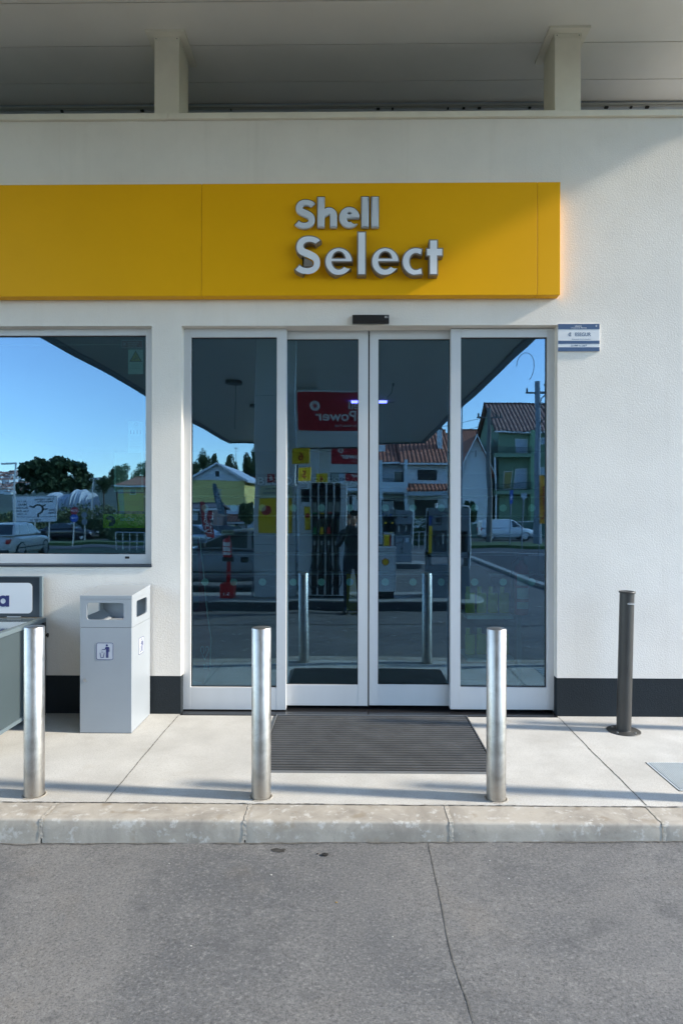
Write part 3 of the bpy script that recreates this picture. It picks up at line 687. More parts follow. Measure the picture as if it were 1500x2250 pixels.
st('ESEGUR', 690, 422, 978, 490, M_navy, 0.02, 0.0122); st('LIGADO', 682, 292, 806, 316, M_white, 0.03); st('à Central de Alarmes', 605, 324, 900, 346, M_white, 0.03)
st('21 949 11 66/7', 612, 650, 905, 682, M_navy, 0.03, 0.0122); st('Alvarás 22-37 A, B, C, D do M.A.I.', 620, 538, 985, 556, M_navy, 0.0, 0.0122)
mb = MB(); cx, cz = sub(598, 458); r = 0.0155; w = 0.0055
shape(mb, arc_pts(cx, cz, r, 62, 298, 20) + arc_pts(cx, cz, r - w, 298, 62, 20), (0, 0, 0), 0, 0.0122, 0.0130)
for dz in (-0.0062, 0.0, 0.0062): panel(mb, cx - 0.007 if dz == 0 else cx + 0.000, cx + 0.004 + abs(dz) * 0.6, cz + dz - 0.0013, cz + dz + 0.0013, (0, 0, 0), 0, 0.0122, 0.0130)
mb.build('emblem', M_navy, plate)
mb = MB(); cx, cz = sub(1078, 300); ring(mb, disc_pts(cx, cz, 0.007, 20), disc_pts(cx, cz, 0.0048, 20), (0, 0, 0), 0, 0.0136, 0.0142); shape(mb, disc_pts(cx, cz, 0.0026, 12), (0, 0, 0), 0, 0.0136, 0.0142); mb.build('emblem', M_white, plate)

# ------------------------------------------------------------------ ribbed door mat
mx0, mx1, my0, my1 = -0.612, 0.972, -1.215, -0.045
matt = empty('door_mat', (0, 0, 0), 0, 'black ribbed entrance mat in front of the sliding doors', 'door mat')
M_rub = mat('worn_black_rubber', (0.006, 0.006, 0.006), 0.7, var=0.2, vscale=5, bump=0.5, bscale=150, bdist=0.0008)
M_rib = mat('ribbed_matting', (0.10, 0.098, 0.095), 0.55, var=0.22, vscale=5, bump=0.6, bscale=120, bdist=0.001)
MB().box(mx0, mx1, my0, my1, 0.0015, 0.005).build('mat_base', M_rub, matt)
mb = MB(); nr = 25
for k in range(nr):
    yy = my0 + 0.018 + (my1 - my0 - 0.036) * (k + 0.5) / nr; hw = (my1 - my0) / nr * 0.20
    mb.prism([(yy - hw, 0.0045), (yy - hw * 0.8, 0.0125), (yy + hw * 0.8, 0.0125), (yy + hw, 0.0045)], mx0 + 0.008, mx1 - 0.008, 'x')
mb.build('ribs', M_rib, matt)
mb = MB(); t = 0.007
mb.box(mx0 - t, mx1 + t, my0 - t, my0, 0.0012, 0.0145); mb.box(mx0 - t, mx1 + t, my1, my1 + t, 0.0012, 0.0145); mb.box(mx0 - t, mx0, my0, my1, 0.0013, 0.014); mb.box(mx1, mx1 + t, my0, my1, 0.0013, 0.014)
mb.build('mat_edge', mat('mat_edge_metal', (0.30, 0.30, 0.30), 0.4, 0.6), matt)

# ------------------------------------------------------------------ stainless bollards
def bollard(x, y, label):
    e = empty('steel_bollard', (x, y, 0), 0, label, 'bollard', 'stainless steel bollards along the kerb')
    r, h = 0.0585, 1.022
    MB().lathe([(r, 0.0), (r, h - 0.004), (r - 0.003, h)], n=64).build('tube', M_steel, e)
    MB().lathe([(r - 0.003, h), (r * 0.6, h + 0.003), (r * 0.25, h + 0.0045), (0.0, h + 0.0048)], n=48).build('cap', M_steel, e)
    rr = [(r + 0.001, 0.0005)] + [(r + 0.002, 0.004), (r + 0.010, 0.0025), (r + 0.014, 0.0008)]
    MB().lathe(rr, n=32).build('base_seal', M_mortar, e)
    return e
BX = [PG(px, 1750)[0] for px in (72, 574, 1087)]; BY = PG(574, 1750.5)[1]
bollard(BX[0], BY, 'stainless steel bollard beside the grey chest at the left edge')
bollard(BX[1], BY, 'stainless steel bollard before the left side pane, at the left end of the mat')
bollard(BX[2], BY, 'stainless steel bollard before the right side pane, at the right end of the mat')
bollard(BX[2] + (BX[2] - BX[1]), BY, 'stainless steel bollard just outside the picture, only its shadow crossing the pavement')

# black bollard, leaning a little
bx, by = PG(1369, 1606)
e = empty('black_bollard', (bx, by, 0), 0, 'slim dark grey bollard with a round foot plate beside the right wall', 'bollard')
e.rotation_euler = (0, R(1.3), 0)
M_dkg = mat('charcoal_paint', (0.050, 0.048, 0.044), 0.42, var=0.08, vscale=6)
MB().lathe([(0.0545, 0.0), (0.0545, 1.09)], n=48).build('tube', M_dkg, e)
MB().lathe([(0.0, 1.0905), (0.056, 1.0905), (0.0625, 1.088), (0.0625, 1.094), (0.061, 1.100), (0.052, 1.102), (0.052, 1.098), (0.0, 1.097)], n=48).build('cap', M_dkg, e)
fp = MB().lathe([(0.0545, 0.012), (0.058, 0.008), (0.122, 0.007), (0.126, 0.004), (0.126, 0.0)], n=64).build('foot_plate', M_dkg, e)
fp.rotation_euler = (0, R(-1.3), 0)
for a in (40, 130, 220, 310): MB().tube((0.095 * math.cos(R(a)), 0.095 * math.sin(R(a)), 0.006), (0.095 * math.cos(R(a)), 0.095 * math.sin(R(a)), 0.013), 0.008, n=6).build('bolt', mat('zinc_bolt', (0.5, 0.5, 0.5), 0.35, 0.9), fp)
zl = 1.72 - (1321 - 1124) * (by + 5.477) / 1420
mb = MB(); mb.box(-0.012, 0.040, -0.0575, -0.0535, zl + 0.004, zl + 0.0055); mb.box(-0.006, 0.040, -0.0570, -0.053, zl - 0.006, zl - 0.001); shape(mb, [(-0.020, zl + 0.001), (-0.008, zl + 0.001), (-0.014, zl - 0.008)], (0, 0, 0), 0, 0.054, 0.0565)
mb.build('maker_mark', M_white, e)

e2 = copy_tree(e); e2.location.x = bx + 1.25; e2['label'] = 'slim dark grey bollard just outside the picture, its shadow at the wall foot'; e['group'] = e2['group'] = 'dark bollards along the right wall'

# ------------------------------------------------------------------ drain cover at the right
gx0, gy1 = PG(1418, 1676); gy0 = PG(1486, 1738)[1]
gr = empty('drain_cover', (gx0, gy0, 0), 0, 'pale blue grey ribbed steel cover set in the pavement at the right edge', 'drain cover')
M_grate = mat('pale_blue_steel', (0.58, 0.62, 0.63), 0.55, 0.0, var=0.1)
gd = gy1 - gy0
MB().prism(rrect(0, 0.62, 0, gd, 0.015), 0.001, 0.004, 'z').build('cover_plate', M_grate, gr)
mb = MB()
for k in range(44): mb.prism([(0.014 + k * 0.0138, 0.004), (0.0165 + k * 0.0138, 0.0085), (0.0205 + k * 0.0138, 0.0085), (0.023 + k * 0.0138, 0.004)], 0.012, gd - 0.012)
mb.build('ribs', M_grate, gr)
mb = MB(); mb.add([(-0.006, -0.006, 0.0008), (0.63, -0.006, 0.0008), (0.63, gd + 0.006, 0.0008), (-0.006, gd + 0.006, 0.0008)], [(0, 1, 2, 3)]); mb.build('rim', M_grime, gr, fixn=False)

# ------------------------------------------------------------------ litter bin
M_bin = mat('light_grey_powder_coat', (0.32, 0.35, 0.38), 0.4, var=0.03, vscale=3)
bx0, by0 = PG(176, 1611); bx1 = PG(290, 1611)[0]; bw = bx1 - bx0; bd = -0.03 - by0; bh = 1.069
bn = empty('litter_bin', (bx0, by0, 0), 0, 'tall light grey metal litter bin with open hood beside the display window', 'litter bin')
hz = 0.822
mb = MB(); mb.box(0, bw, 0, bd, 0.004, hz - 0.003); mb.build('bin_body', M_bin, bn, bevel=0.002)
def hole_plate(mb, L_, z0, z1, h, tf, t=0.012):
    inner = rrect(h[0], h[1], h[2], h[3], 0.02); q = len(inner) // 4
    cor = [(L_, z1)] * q + [(0, z1)] * q + [(0, z0)] * q + [(L_, z0)] * q
    k = len(inner); v = [tf(u, w_, d) for d in (0, t) for (u, w_) in cor] + [tf(u, w_, d) for d in (0, t) for (u, w_) in inner]
    f = []
    for i in range(k):
        j = (i + 1) % k
        if cor[i] == cor[j]: f += [(i, 2 * k + j, 2 * k + i)[::-1], (k + i, 3 * k + i, 3 * k + j)[::-1]]
        else: f += [(i, j, 2 * k + j, 2 * k + i), (k + j, k + i, 3 * k + i, 3 * k + j), (j, i, k + i, k + j)]
        f += [(2 * k + i, 2 * k + j, 3 * k + j, 3 * k + i)]
    mb.add(v, f)
mb = MB(); zz0, zz1 = hz, bh - 0.03; hh = (0.052, bw - 0.062, 0.880, 1.012)
hs = (bd * 0.22, bd * 0.78, 0.880, 1.012)
hole_plate(mb, bw, zz0, zz1, hh, lambda u, z, d: (u, d, z)); hole_plate(mb, bd - 0.026, zz0, zz1, hs, lambda u, z, d: (bw - d, u + 0.013, z)); hole_plate(mb, bd - 0.026, zz0, zz1, hs, lambda u, z, d: (d, u + 0.013, z))
mb.box(0, bw, bd - 0.012, bd, zz0, zz1)
mb.build('hood', M_bin, bn)
mb = MB(); mb.box(0.013, bw - 0.013, 0.013, bd - 0.013, hz + 0.001, hz + 0.006); mb.build('hood_floor', M_bin, bn)
mb = MB(); v = [(0.014, 0.2, hz + 0.004), (bw - 0.014, 0.2, hz + 0.004)]
mb.prism([(0.014, hz + 0.0065), (0.014, hz + 0.075), (0.10, hz + 0.0065)], 0.014, bd - 0.014, 'y')
mb.build('chute', M_bin, bn)
mb = MB(); mb.prism([(0, bh - 0.03), (bd, bh - 0.03), (bd, bh + 0.035), (0, bh)], -0.002, bw + 0.002, 'x'); mb.build('lid', M_bin, bn, bevel=0.0025)
mb = MB(); mb.box(0.004, bw - 0.004, 0.004, bd - 0.004, hz - 0.003, hz); mb.build('seam', M_dark, bn); MB().box(0.004, bw - 0.004, 0.004, bd - 0.004, 0.0, 0.004).build('foot', M_dark, bn)
lx, lz = P(187, 1495, by0); mb = MB(); mb.tube((lx - bx0, -0.005, lz), (lx - bx0, 0.002, lz), 0.013, n=20); mb.tube((lx - bx0, -0.0075, lz), (lx - bx0, -0.005, lz), 0.008, n=16); mb.build('lock', mat('zinc_bolt', (0.5, 0.5, 0.5), 0.35, 0.9), bn)
M_ink = mat('dark_blue_ink', (0.02, 0.025, 0.13), 0.5); M_stick = mat('sticker_grey', (0.47, 0.50, 0.56), 0.45)
def pictogram(parent, cu, cv, s, origin, ang, w, mt=None, back=True, mirror=1):
    mt = mt or M_ink
    if back:
        mb = MB(); shape(mb, rrect(cu - s / 2, cu + s / 2, cv - s / 2, cv + s / 2, s * 0.11), origin, ang, w, w + 0.0007); sk = mb.build('sticker', M_stick, parent)
    else: sk = parent
    mb = MB(); w2 = w + 0.0009; w3 = w + 0.0015
    ring(mb, rrect(cu - s / 2, cu + s / 2, cv - s / 2, cv + s / 2, s * 0.11), rrect(cu - s * 0.475, cu + s * 0.475, cv - s * 0.475, cv + s * 0.475, s * 0.09), origin, ang, w2, w3)
    def q(u, v): return (cu + (u - 0.5) * s * mirror, cv + (v - 0.5) * s)
    shape(mb, disc_pts(*q(0.62, 0.85), s * 0.062, 16), origin, ang, w2, w3)
    for poly in ([(0.55, 0.76), (0.72, 0.76), (0.775, 0.71), (0.775, 0.47), (0.73, 0.47), (0.73, 0.66), (0.715, 0.66), (0.715, 0.12), (0.65, 0.12), (0.65, 0.44), (0.635, 0.44), (0.635, 0.12), (0.57, 0.12), (0.57, 0.62), (0.50, 0.585), (0.33, 0.585), (0.33, 0.625), (0.485, 0.63)],
                 [(0.20, 0.42), (0.235, 0.42), (0.285, 0.15), (0.40, 0.15), (0.45, 0.42), (0.485, 0.42), (0.43, 0.115), (0.255, 0.115)],
                 [(0.30, 0.44), (0.36, 0.46), (0.35, 0.40)], [(0.38, 0.48), (0.42, 0.46), (0.39, 0.43)], [(0.29, 0.53), (0.335, 0.53), (0.33, 0.49)]):
        p = [q(*c) for c in poly]; p = p if mirror > 0 else p[::-1]; shape(mb, p, origin, ang, w2, w3)
    mb.build('bin_symbol', mt, sk)
cx, cz = P(231, 1431, by0)
pictogram(bn, cx - bx0, cz, 0.132, (0, 0, 0), 0, 0.0003)
pictogram(bn, bd * 0.50, cz - 0.0, 0.132, (bw, 0, 0), 90, 0.0003)

# ------------------------------------------------------------------ gas bottle / ice chest at the left edge
M_chd = mat('dark_blue_grey_metal', (0.018, 0.026, 0.036), 0.3, var=0.05); M_chp = mat('grey_green_coated_panel', (0.065, 0.088, 0.098), 0.22, var=0.03, vscale=1.5)
M_chf = mat('slate_grey_frame', (0.13, 0.17, 0.19), 0.35)
cX = -2.575; cf = -1.05; cr = -0.04; ct = 0.826; cb = 0.07; cw = 1.5
ch = empty('storage_chest', (cX, cr, 0), 0, 'slate grey storage chest with a white lettered headboard at the left edge', 'storage chest')
dpt = cr - cf
mb = MB(); mb.box(-cw, -0.012, -dpt + 0.02, -0.03, cb + 0.03, ct - 0.045); mb.build('side_panel', M_chp, ch)
mb = MB()
mb.box(-cw, 0, -dpt, -0.03, cb, cb + 0.03); mb.box(-0.035, 0, -0.03, 0, 0.0, ct - 0.04); mb.box(-0.03, -0.001, -dpt, -dpt + 0.03, 0.0, cb); mb.build('chest_frame', M_chf, ch, bevel=0.002)
mb = MB(); mb.box(-0.030, 0.003, -0.036, -0.0, 0.0, ct - 0.04); mb.build('rear_post', M_chd, ch)
mb = MB(); mb.box(-cw, 0.002, -dpt - 0.004, 0.004, ct - 0.04, ct - 0.006); mb.build('lid_frame', M_chf, ch, bevel=0.002)
mb = MB(); mb.box(-cw, -0.035, -dpt + 0.03, -0.09, ct - 0.0055, ct - 0.0015); mb.build('lid', mat('glossy_slate_lid', (0.10, 0.13, 0.14), 0.05, coat=1.0), ch)
mb = MB(); mb.box(-cw, -0.04, -0.025, 0.0, ct + 0.001, P(0, 1268, -0.065)[1]); hb = mb.build('headboard', M_chd, ch)
mb = MB(); hx = P(95.5, 0, -0.065)[0] - cX; ht = P(0, 1266, -0.065)[1]; mb.box(-0.04, hx, -0.028, 0.0, ct + 0.001, ht); mb.box(-cw, -0.04, -0.028, 0.0, P(0, 1268, -0.065)[1] + 0.001, ht); mb.build('headboard_rim', M_chf, hb)
x1, z1 = P(71, 1281, -0.07); z0 = P(71, 1348, -0.07)[1]
mb = MB(); shape(mb, rrect(-1.2, x1 - cX, z0, z1, 0.035), (0, 0, 0), 0, 0.0255, 0.0275); wp = mb.build('white_panel', M_white, hb)
x1, z1 = P(20.3, 1308.5, -0.07); x0, z0 = P(-5, 1333, -0.07)
hh_ = z1 - z0; cx_ = x0 + hh_ * 0.5 - cX; 
me = stroke_mesh([(A(0, 0, 0.37, 0, 360, 40), 0.27), ([(0.40, -0.5), (0.40, 0.5)], 0.30)], 0, 0.012, lambda u, v: (cx_ + u * hh_, z0 + hh_ / 2 + v * hh_), 0.002)
place_mesh(me, 'lettering', wp, (0, 0, 0), 0, 0.0285, M_ink)
mb = MB()
for px in (16, 44): pass
hx0 = P(16, 1359, -0.08)[0] - cX; hx1 = P(46, 1359, -0.08)[0] - cX
mb.tube((hx0, -0.035, ct + 0.006), (hx1, -0.035, ct + 0.006), 0.0065, n=12); mb.build('hinge', mat('zinc_bolt', (0.5, 0.5, 0.5), 0.35, 0.9), ch)
mb = MB(); mb.tube((0.003, -0.015, ct - 0.15), (0.022, -0.015, ct - 0.15), 0.010, n=12); mb.tube((0.022, -0.015, ct - 0.15), (0.026, -0.015, ct - 0.15), 0.019, n=12); mb.build('latch_knob', M_black, ch)

# ================================================================== CANOPY
can = empty('forecourt_canopy', (0, 0, 0), 0, 'huge flat canopy with panelled white soffit over the shop front and pumps', 'canopy')
CXL, CXR, CYF, CYN = -6.9, 4.07, -31.9, 0.955
mb = MB(); y = CYN; p_ = 0.482; first = -0.335 + p_ * 2
ys = [CYN]; q = -0.335 + 2 * p_
while q > CYF:
    if q < CYN - 0.05: ys.append(q)
    q -= p_
ys.append(CYF)
for a, b_ in zip(ys, ys[1:]): mb.box(CXL, CXR, b_ + 0.004, a - 0.004, SZ - 0.001, SZ + 0.02)
mb.build('soffit', M_soffit, can)
MB().box(CXL, CXR, CYF, CYN, SZ + 0.021, SZ + 0.03).build('soffit_backing', M_groove, can)
MB().box(CXL - 0.2, CXR + 0.22, CYF - 0.2, CYN + 0.2, SZ + 0.46, SZ + 0.5).build('canopy_roof', M_fascia, can)
def rim(x0, x1, y0, y1): mb.box(x0, x1, y0, y1, SZ - 0.07, SZ + 0.46)
mb = MB(); rim(CXR + 0.012, CXR + 0.23, CYF - 0.23, CYN + 0.2); mb.build('fascia', M_fascia, can, bevel=0.02)
mb = MB(); rim(CXL - 0.23, CXL - 0.012, CYF - 0.23, CYN + 0.2); mb.build('fascia', M_fascia, can, bevel=0.02)
mb = MB(); rim(CXL - 0.012, CXR + 0.012, CYF - 0.23, CYF - 0.012); mb.build('fascia', M_fascia, can, bevel=0.02)
# lights recessed in the soffit, one with a thin hanging rod
M_dkfit = mat('dark_fitting', (0.16, 0.16, 0.165), 0.5)
for i, (px, py) in enumerate(((512, 836), (563, 891), (866, 840))):
    d = ray(px, py); t = (SZ - CAM.z) / d.z; x = CAM.x + d.x * t; yv = CAM.y + d.y * t; y = 2 * YG - yv
    mb = MB(); mb.tube((x, y, SZ - 0.09), (x, y, SZ - 0.001), 0.26 if i < 2 else 0.03, n=24)
    o = mb.build('soffit_spotlight' if i < 2 else 'camera_stub', M_dkfit, can)
    if i != 1:
        mb = MB()
        if i == 0: mb.tube((x + 0.04, y, SZ - 1.5), (x + 0.04, y, SZ - 0.08), 0.010, n=8)
        else: mb.path([(x, y, SZ - 0.02), (x - 0.05, y, SZ - 0.3), (x - 0.2, y, SZ - 0.45), (x - 0.1, y, SZ - 0.62), (x + 0.02, y, SZ - 0.6)], 0.012)
        mb.build('hanging_cable', M_dkfit, o)

# ================================================================== PUMP ISLANDS (mirrored in the glass)
M_isl = mat('island_concrete', (0.34, 0.34, 0.33), 0.7, var=0.1, vscale=3); M_islf = mat('island_kerb_paint_and_shade', (0.05, 0.055, 0.065), 0.5)  # island kerb colour: dark paint with the shade on its face mixed in
M_pump = mat('pump_white_panel', (0.68, 0.72, 0.76), 0.35, var=0.03); M_pumpd = mat('pump_grey_panel', (0.20, 0.23, 0.27), 0.4, var=0.05)
M_red = mat('signal_red', (0.50, 0.012, 0.018), 0.4); M_redp = mat('poster_red', (0.42, 0.02, 0.035), 0.5); M_yel = mat('poster_yellow', (0.80, 0.55, 0.02), 0.5); M_redink = mat('red_ink', (0.45, 0.02, 0.02), 0.5)
M_col = mat('column_white_cladding', (0.62, 0.65, 0.68), 0.4, var=0.04, vscale=1); M_scr = mat('dark_screen', (0.02, 0.025, 0.03), 0.08)
M_grn = mat('nozzle_green', (0.02, 0.25, 0.08), 0.4); M_pblue = mat('info_blue', (0.03, 0.10, 0.45), 0.5)
ISL = [-6.2, -14.9, -27.2]
islands = []
def pecten(mb, mb2, cu, cv, s, origin, ang, w):
    n_ = 7; pts = []; pin = []
    for k in range(n_ * 4 + 1):
        a = R(-18 + 216 * k / (n_ * 4)); r_ = s * (0.5 + 0.035 * abs(math.sin(n_ * math.pi * k / (n_ * 4))))
        pts.append((cu + r_ * math.cos(a), cv + r_ * math.sin(a) - 0.02 * s)); pin.append((cu + r_ * .84 * math.cos(a), cv + r_ * .84 * math.sin(a) - 0.02 * s))
    base = [(cu - 0.2 * s, cv - 0.47 * s), (cu + 0.2 * s, cv - 0.47 * s)]; basei = [(cu - 0.16 * s, cv - 0.40 * s), (cu + 0.16 * s, cv - 0.40 * s)]
    shape(mb, pts + base, origin, ang, w, w + 0.002); shape(mb2, pin + basei, origin, ang, w + 0.002, w + 0.004)
def make_island(k, yf):
    lab = ['nearest', 'middle', 'farthest'][k]
    e = empty('pump_island', (0, yf, 0), 0, f'long low concrete pump island, the {lab} of the three behind the camera', 'pump island', 'pump islands under the canopy')
    x0, x1, dp = -5.6, 2.18, 1.35
    out = [(x0, 0), (x1, 0)] + [(x1 + dp / 2 * 0.55 * math.cos(R(a)), -dp / 2 + dp / 2 * math.sin(R(a))) for a in range(80, -90, -10)] + [(x1, -dp), (x0, -dp)]
    MB().prism(out, ROAD_Z - 0.02, 0.035, 'z').build('island_kerb', M_islf, e)
    MB().prism([(a, b_ * 0.985 - 0.01) for a, b_ in out], 0.0352, 0.065, 'z').build('island_top', M_isl, e, bevel=0.008)
    return e
for k, yf in enumerate(ISL): make_island(k, yf)
IZ = 0.065
# columns carrying the canopy
for k, yf in enumerate(ISL):
    c = empty('canopy_column', (-1.46, yf - 0.72, IZ), 0, ['broad white canopy column with a fire extinguisher sign and posters, on the nearest island', 'broad white canopy column on the middle island', 'broad white canopy column on the farthest island'][k], 'column', 'columns carrying the canopy')
    mb = MB(); mb.box(-0.39, 0.39, -0.16, 0.16, 0, SZ - IZ - 0.002); mb.build('column_cladding', M_col, c, bevel=0.01)
    mb = MB()
    for z in (1.03, 3.9): mb.box(-0.391, 0.391, -0.161, 0.161, z, z + 0.006)
    mb.build('cladding_joint', M_gasket, c)
    if k == 0:
        yc = yf - 0.56; Y = yc + 0.004
        x, z = M(594.5, 1052, Y); mb = MB(); panel(mb, -0.075, 0.075, -0.085, 0.085, (x + 1.46, 0.16, z - IZ), 180, 0.001, 0.006); s_ = mb.build('extinguisher_sign', M_redink, c)
        mb = MB(); shape(mb, rrect(-0.03, 0.03, -0.06, 0.04, 0.02), (x + 1.46, 0.16, z - IZ), 180, 0.0065, 0.008); shape(mb, [(-0.03, 0.045), (0.03, 0.045), (0.045, 0.06), (-0.01, 0.06)], (x + 1.46, 0.16, z - IZ), 180, 0.0065, 0.008); mb.build('symbol', M_white, s_)
        # posters: white heading and yellow offer
        xa, za = M(570, 1069, Y); xb, zb_ = M(640, 1170, Y); O = ((xa + xb) / 2 + 1.46, 0.16, 0)
        hw = abs(xb - xa) / 2; zt_ = za - IZ; zb2 = zb_ - IZ
        mb = MB(); panel(mb, -hw, hw, zb2, zt_, O, 180, 0.001, 0.005); ps = mb.build('offer_poster', M_yel, c)
        mb = MB(); panel(mb, -hw, hw, zt_ - 0.24, zt_, O, 180, 0.0055, 0.007); mb.build('poster_heading', mat('pale_green_paper', (0.55, 0.60, 0.42), 0.6), ps)
        text(ps, 'Poupe no seu', -hw + .06, hw - .1, zt_ - .085, zt_ - .03, O, 180, 0.0075, M_ink, 0.02); text(ps, 'abastecimento', -hw + .04, hw - .06, zt_ - .155, zt_ - .105, O, 180, 0.0075, M_ink, 0.02)
        mb = MB(); shape(mb, disc_pts(0.17, zt_ - 0.47, 0.09, 24), O, 180, 0.0055, 0.007); panel(mb, -0.06, -0.01, zb2 + 0.16, zt_ - 0.34, O, 180, 0.0055, 0.007); mb.build('poster_mark', M_redp, ps)
        mb = MB(); panel(mb, -hw + .03, hw - .03, zb2 - 0.085, zb2 - 0.065, O, 180, 0.001, 0.004); mb.build('stripe', M_white, c)
# pumps
def make_pump(yf, z_list, label):
    w = 0.92; h = 2.27 - IZ; x0 = -1.0
    e = empty('fuel_pump', (x0, yf - 0.35, IZ), 0, label, 'fuel pump', 'fuel pumps on the islands')
    mb = MB(); mb.box(0, w, -0.55, 0.0, 0.04, h); mb.build('pump_body', M_pump, e, bevel=0.012)
    MB().box(0.02, w - 0.02, -0.53, -0.02, 0, 0.04).build('pump_foot', M_gasket, e)
    O = (w, 0, 0)      # local frame facing the shop: u runs to -x
    U = lambda px: w - (M(px, 1100, yf - 0.35)[0] - x0)
    zz = lambda py: M(700, py, yf - 0.35)[1] - IZ
    chan = [(685, 697), (701, 713), (717.5, 729.5), (734, 746)]
    colr = [M_grn, M_yel, M_red, M_black]
    mb = MB(); panel(mb, U(752.5), U(752.5) + 0.012, 0.05, h - 0.02, O, 180, 0.001, 0.02); panel(mb, 0.0, 0.0, 0, 0.001, O, 180, 0.0, 0.001)
    for (a, b_), cm in zip(chan, colr):
        ua, ub = sorted((U(a), U(b_))); um = (ua + ub) / 2
        mb = MB(); panel(mb, ua, ub, 0.06, h - 0.01, O, 180, 0.0005, 0.006); cn = mb.build('hose_channel', M_black, e)
        mb = MB(); panel(mb, ua + 0.015, ub - 0.015, zz(1126), zz(1104), O, 180, 0.0065, 0.02); mb.build('price_display', mat('lcd_grey', (0.25, 0.27, 0.25), 0.3), cn)
        mb = MB(); panel(mb, ua + 0.01, ub - 0.01, zz(1128), zz(1126), O, 180, 0.0065, 0.02); mb.build('grade_label', cm, cn)
        F = frame3(O, 180)
        mb = MB(); panel(mb, ua - 0.003, ub + 0.003, zz(1185), zz(1138), O, 180, 0.0065, 0.09); nz = mb.build('nozzle_boot', M_black, cn, bevel=0.015)
        mb = MB(); shape(mb, [(um - 0.035, zz(1172)), (um + 0.035, zz(1172)), (um + 0.028, zz(1160)), (um + 0.012, zz(1156)), (um - 0.03, zz(1160))], O, 180, 0.09, 0.15); mb.build('nozzle_guard', cm, nz)
        mb = MB(); panel(mb, um - 0.022, um + 0.022, zz(1197), zz(1187), O, 180, 0.05, 0.08); mb.build('nozzle_swivel', mat('silver_fitting', (0.6, 0.6, 0.62), 0.3, 0.7), nz)
        s = 1 if (a < 717) else -1
        zb_ = 0.10; pts = [F(um, zz(1195), 0.06), F(um, zz(1215), 0.07), F(um + s * 0.03, zz(1235), 0.09), F(um + s * 0.09, zz(1262), 0.10), F(um + s * 0.085, zz(1283), 0.10), F(um + s * 0.02, zz(1296), 0.09), F(um - s * 0.01, zz(1290), 0.06), F(um, zz(1260), 0.03), F(um, zz(1220), 0.02)]
        P2 = []
        for i in range(len(pts) - 1):
            p0, p1, p2, p3 = (Vector(pts[max(0, i - 1)]), Vector(pts[i]), Vector(pts[i + 1]), Vector(pts[min(len(pts) - 1, i + 2)]))
            for q in range(4):
                t = q / 4; P2.append(0.5 * ((2 * p1) + (p2 - p0) * t + (2 * p0 - 5 * p1 + 4 * p2 - p3) * t * t + (3 * p1 - p0 - 3 * p2 + p3) * t ** 3))
        MB().path(P2, 0.0115, 8).build('hose', M_black, nz)
    mb = MB(); ua, ub = sorted((U(667.5), U(680.5))); panel(mb, ua, ub, zz(1163), zz(1114), O, 180, 0.001, 0.006); ps = mb.build('offer_poster', M_yel, e)
    mb = MB(); shape(mb, disc_pts((ua + ub) / 2, zz(1133), 0.045, 20), O, 180, 0.0065, 0.008); mb.build('poster_mark', M_redp, ps)
    mb = MB(); ua, ub = sorted((U(662), U(680))); panel(mb, ua, ub, zz(1104), zz(1076), O, 180, 0.001, 0.008); mb.build('display_screen', M_scr, e)
    return e
p0 = make_pump(ISL[0], None, 'white fuel pump with four black hoses on the nearest island')
for k in (1, 2):
    c = copy_tree(p0); c.location = (-1.0 + 0.25 * k, ISL[k] - 0.35, IZ); c['label'] = ['', 'white fuel pump with four black hoses on the middle island', 'white fuel pump with four black hoses on the farthest island'][k]
# header boards with red banners and the pump number flags
def board(k, yf):
    Y = yf - 0.30; x0, x1 = -1.04, 0.52; z0, z1 = 2.965, 4.03
    e = empty('header_board', (x0, Y, z0), 0, ['white board with a red fuel banner above the nearest pump', 'white board with a red fuel banner above the middle pump', 'white board with a red fuel banner above the farthest pump'][k], 'banner board', 'banner boards above the pumps')
    if k: e.location = (x0 + 0.35 * k, Y, z0)
    W = x1 - x0; H = z1 - z0
    MB().box(0, W, -0.14, 0, 0, H).build('board', M_col, e, bevel=0.01)
    mb = MB(); mb.box(0, W, -0.141, 0.0012, -0.012, 0.0); mb.build('board_edge', M_gasket, e)
    mb = MB(); mb.box(0.001, 0.04, -0.10, -0.04, -0.72, -0.013); mb.box(W - 0.06, W - 0.02, -0.10, -0.04, -0.72, -0.013); mb.build('hanger', M_pumpd, e)
    O = (W, 0, 0); zt_ = H - 0.035; zb_ = 0.31
    mb = MB(); panel(mb, 0.06, W - 0.045, zb_, zt_, O, 180, 0.001, 0.006); bn_ = mb.build('red_banner', M_redp, e)
    U = lambda px: W - (M(px, 900, -6.5)[0] + 1.04); Z = lambda py: M(700, py, -6.5)[1] - 2.965
    text(bn_, 'Shell', U(818), U(765.5), Z(897), Z(879.5), O, 180, 0.007, M_white, 0.03)
    text(bn_, 'V-Power', U(818), U(691.5), Z(922.5), Z(900), O, 180, 0.007, M_white, 0.04)
    text(bn_, 'High Performance Fuels', U(812) - 0.0, U(733), Z(937.5), Z(929), O, 180, 0.007, M_white, 0.0)
    mb = MB(); cu, cv = U(691.5), Z(890); 
    star = []
    for q in range(36): a = 2 * math.pi * q / 36; rr = 0.028 if q % 3 else 0.062; star.append((cu + rr * math.cos(a), cv + rr * math.sin(a)))
    shape(mb, disc_pts(cu, cv, 0.092, 32), O, 180, 0.007, 0.008); lg = mb.build('round_emblem', M_white, bn_)
    mb = MB(); shape(mb, star, O, 180, 0.0085, 0.0095); mb.build('star', M_redp, bn_)
    # dirt: number flag
    return e
for k, yf in enumerate(ISL): board(k, yf)
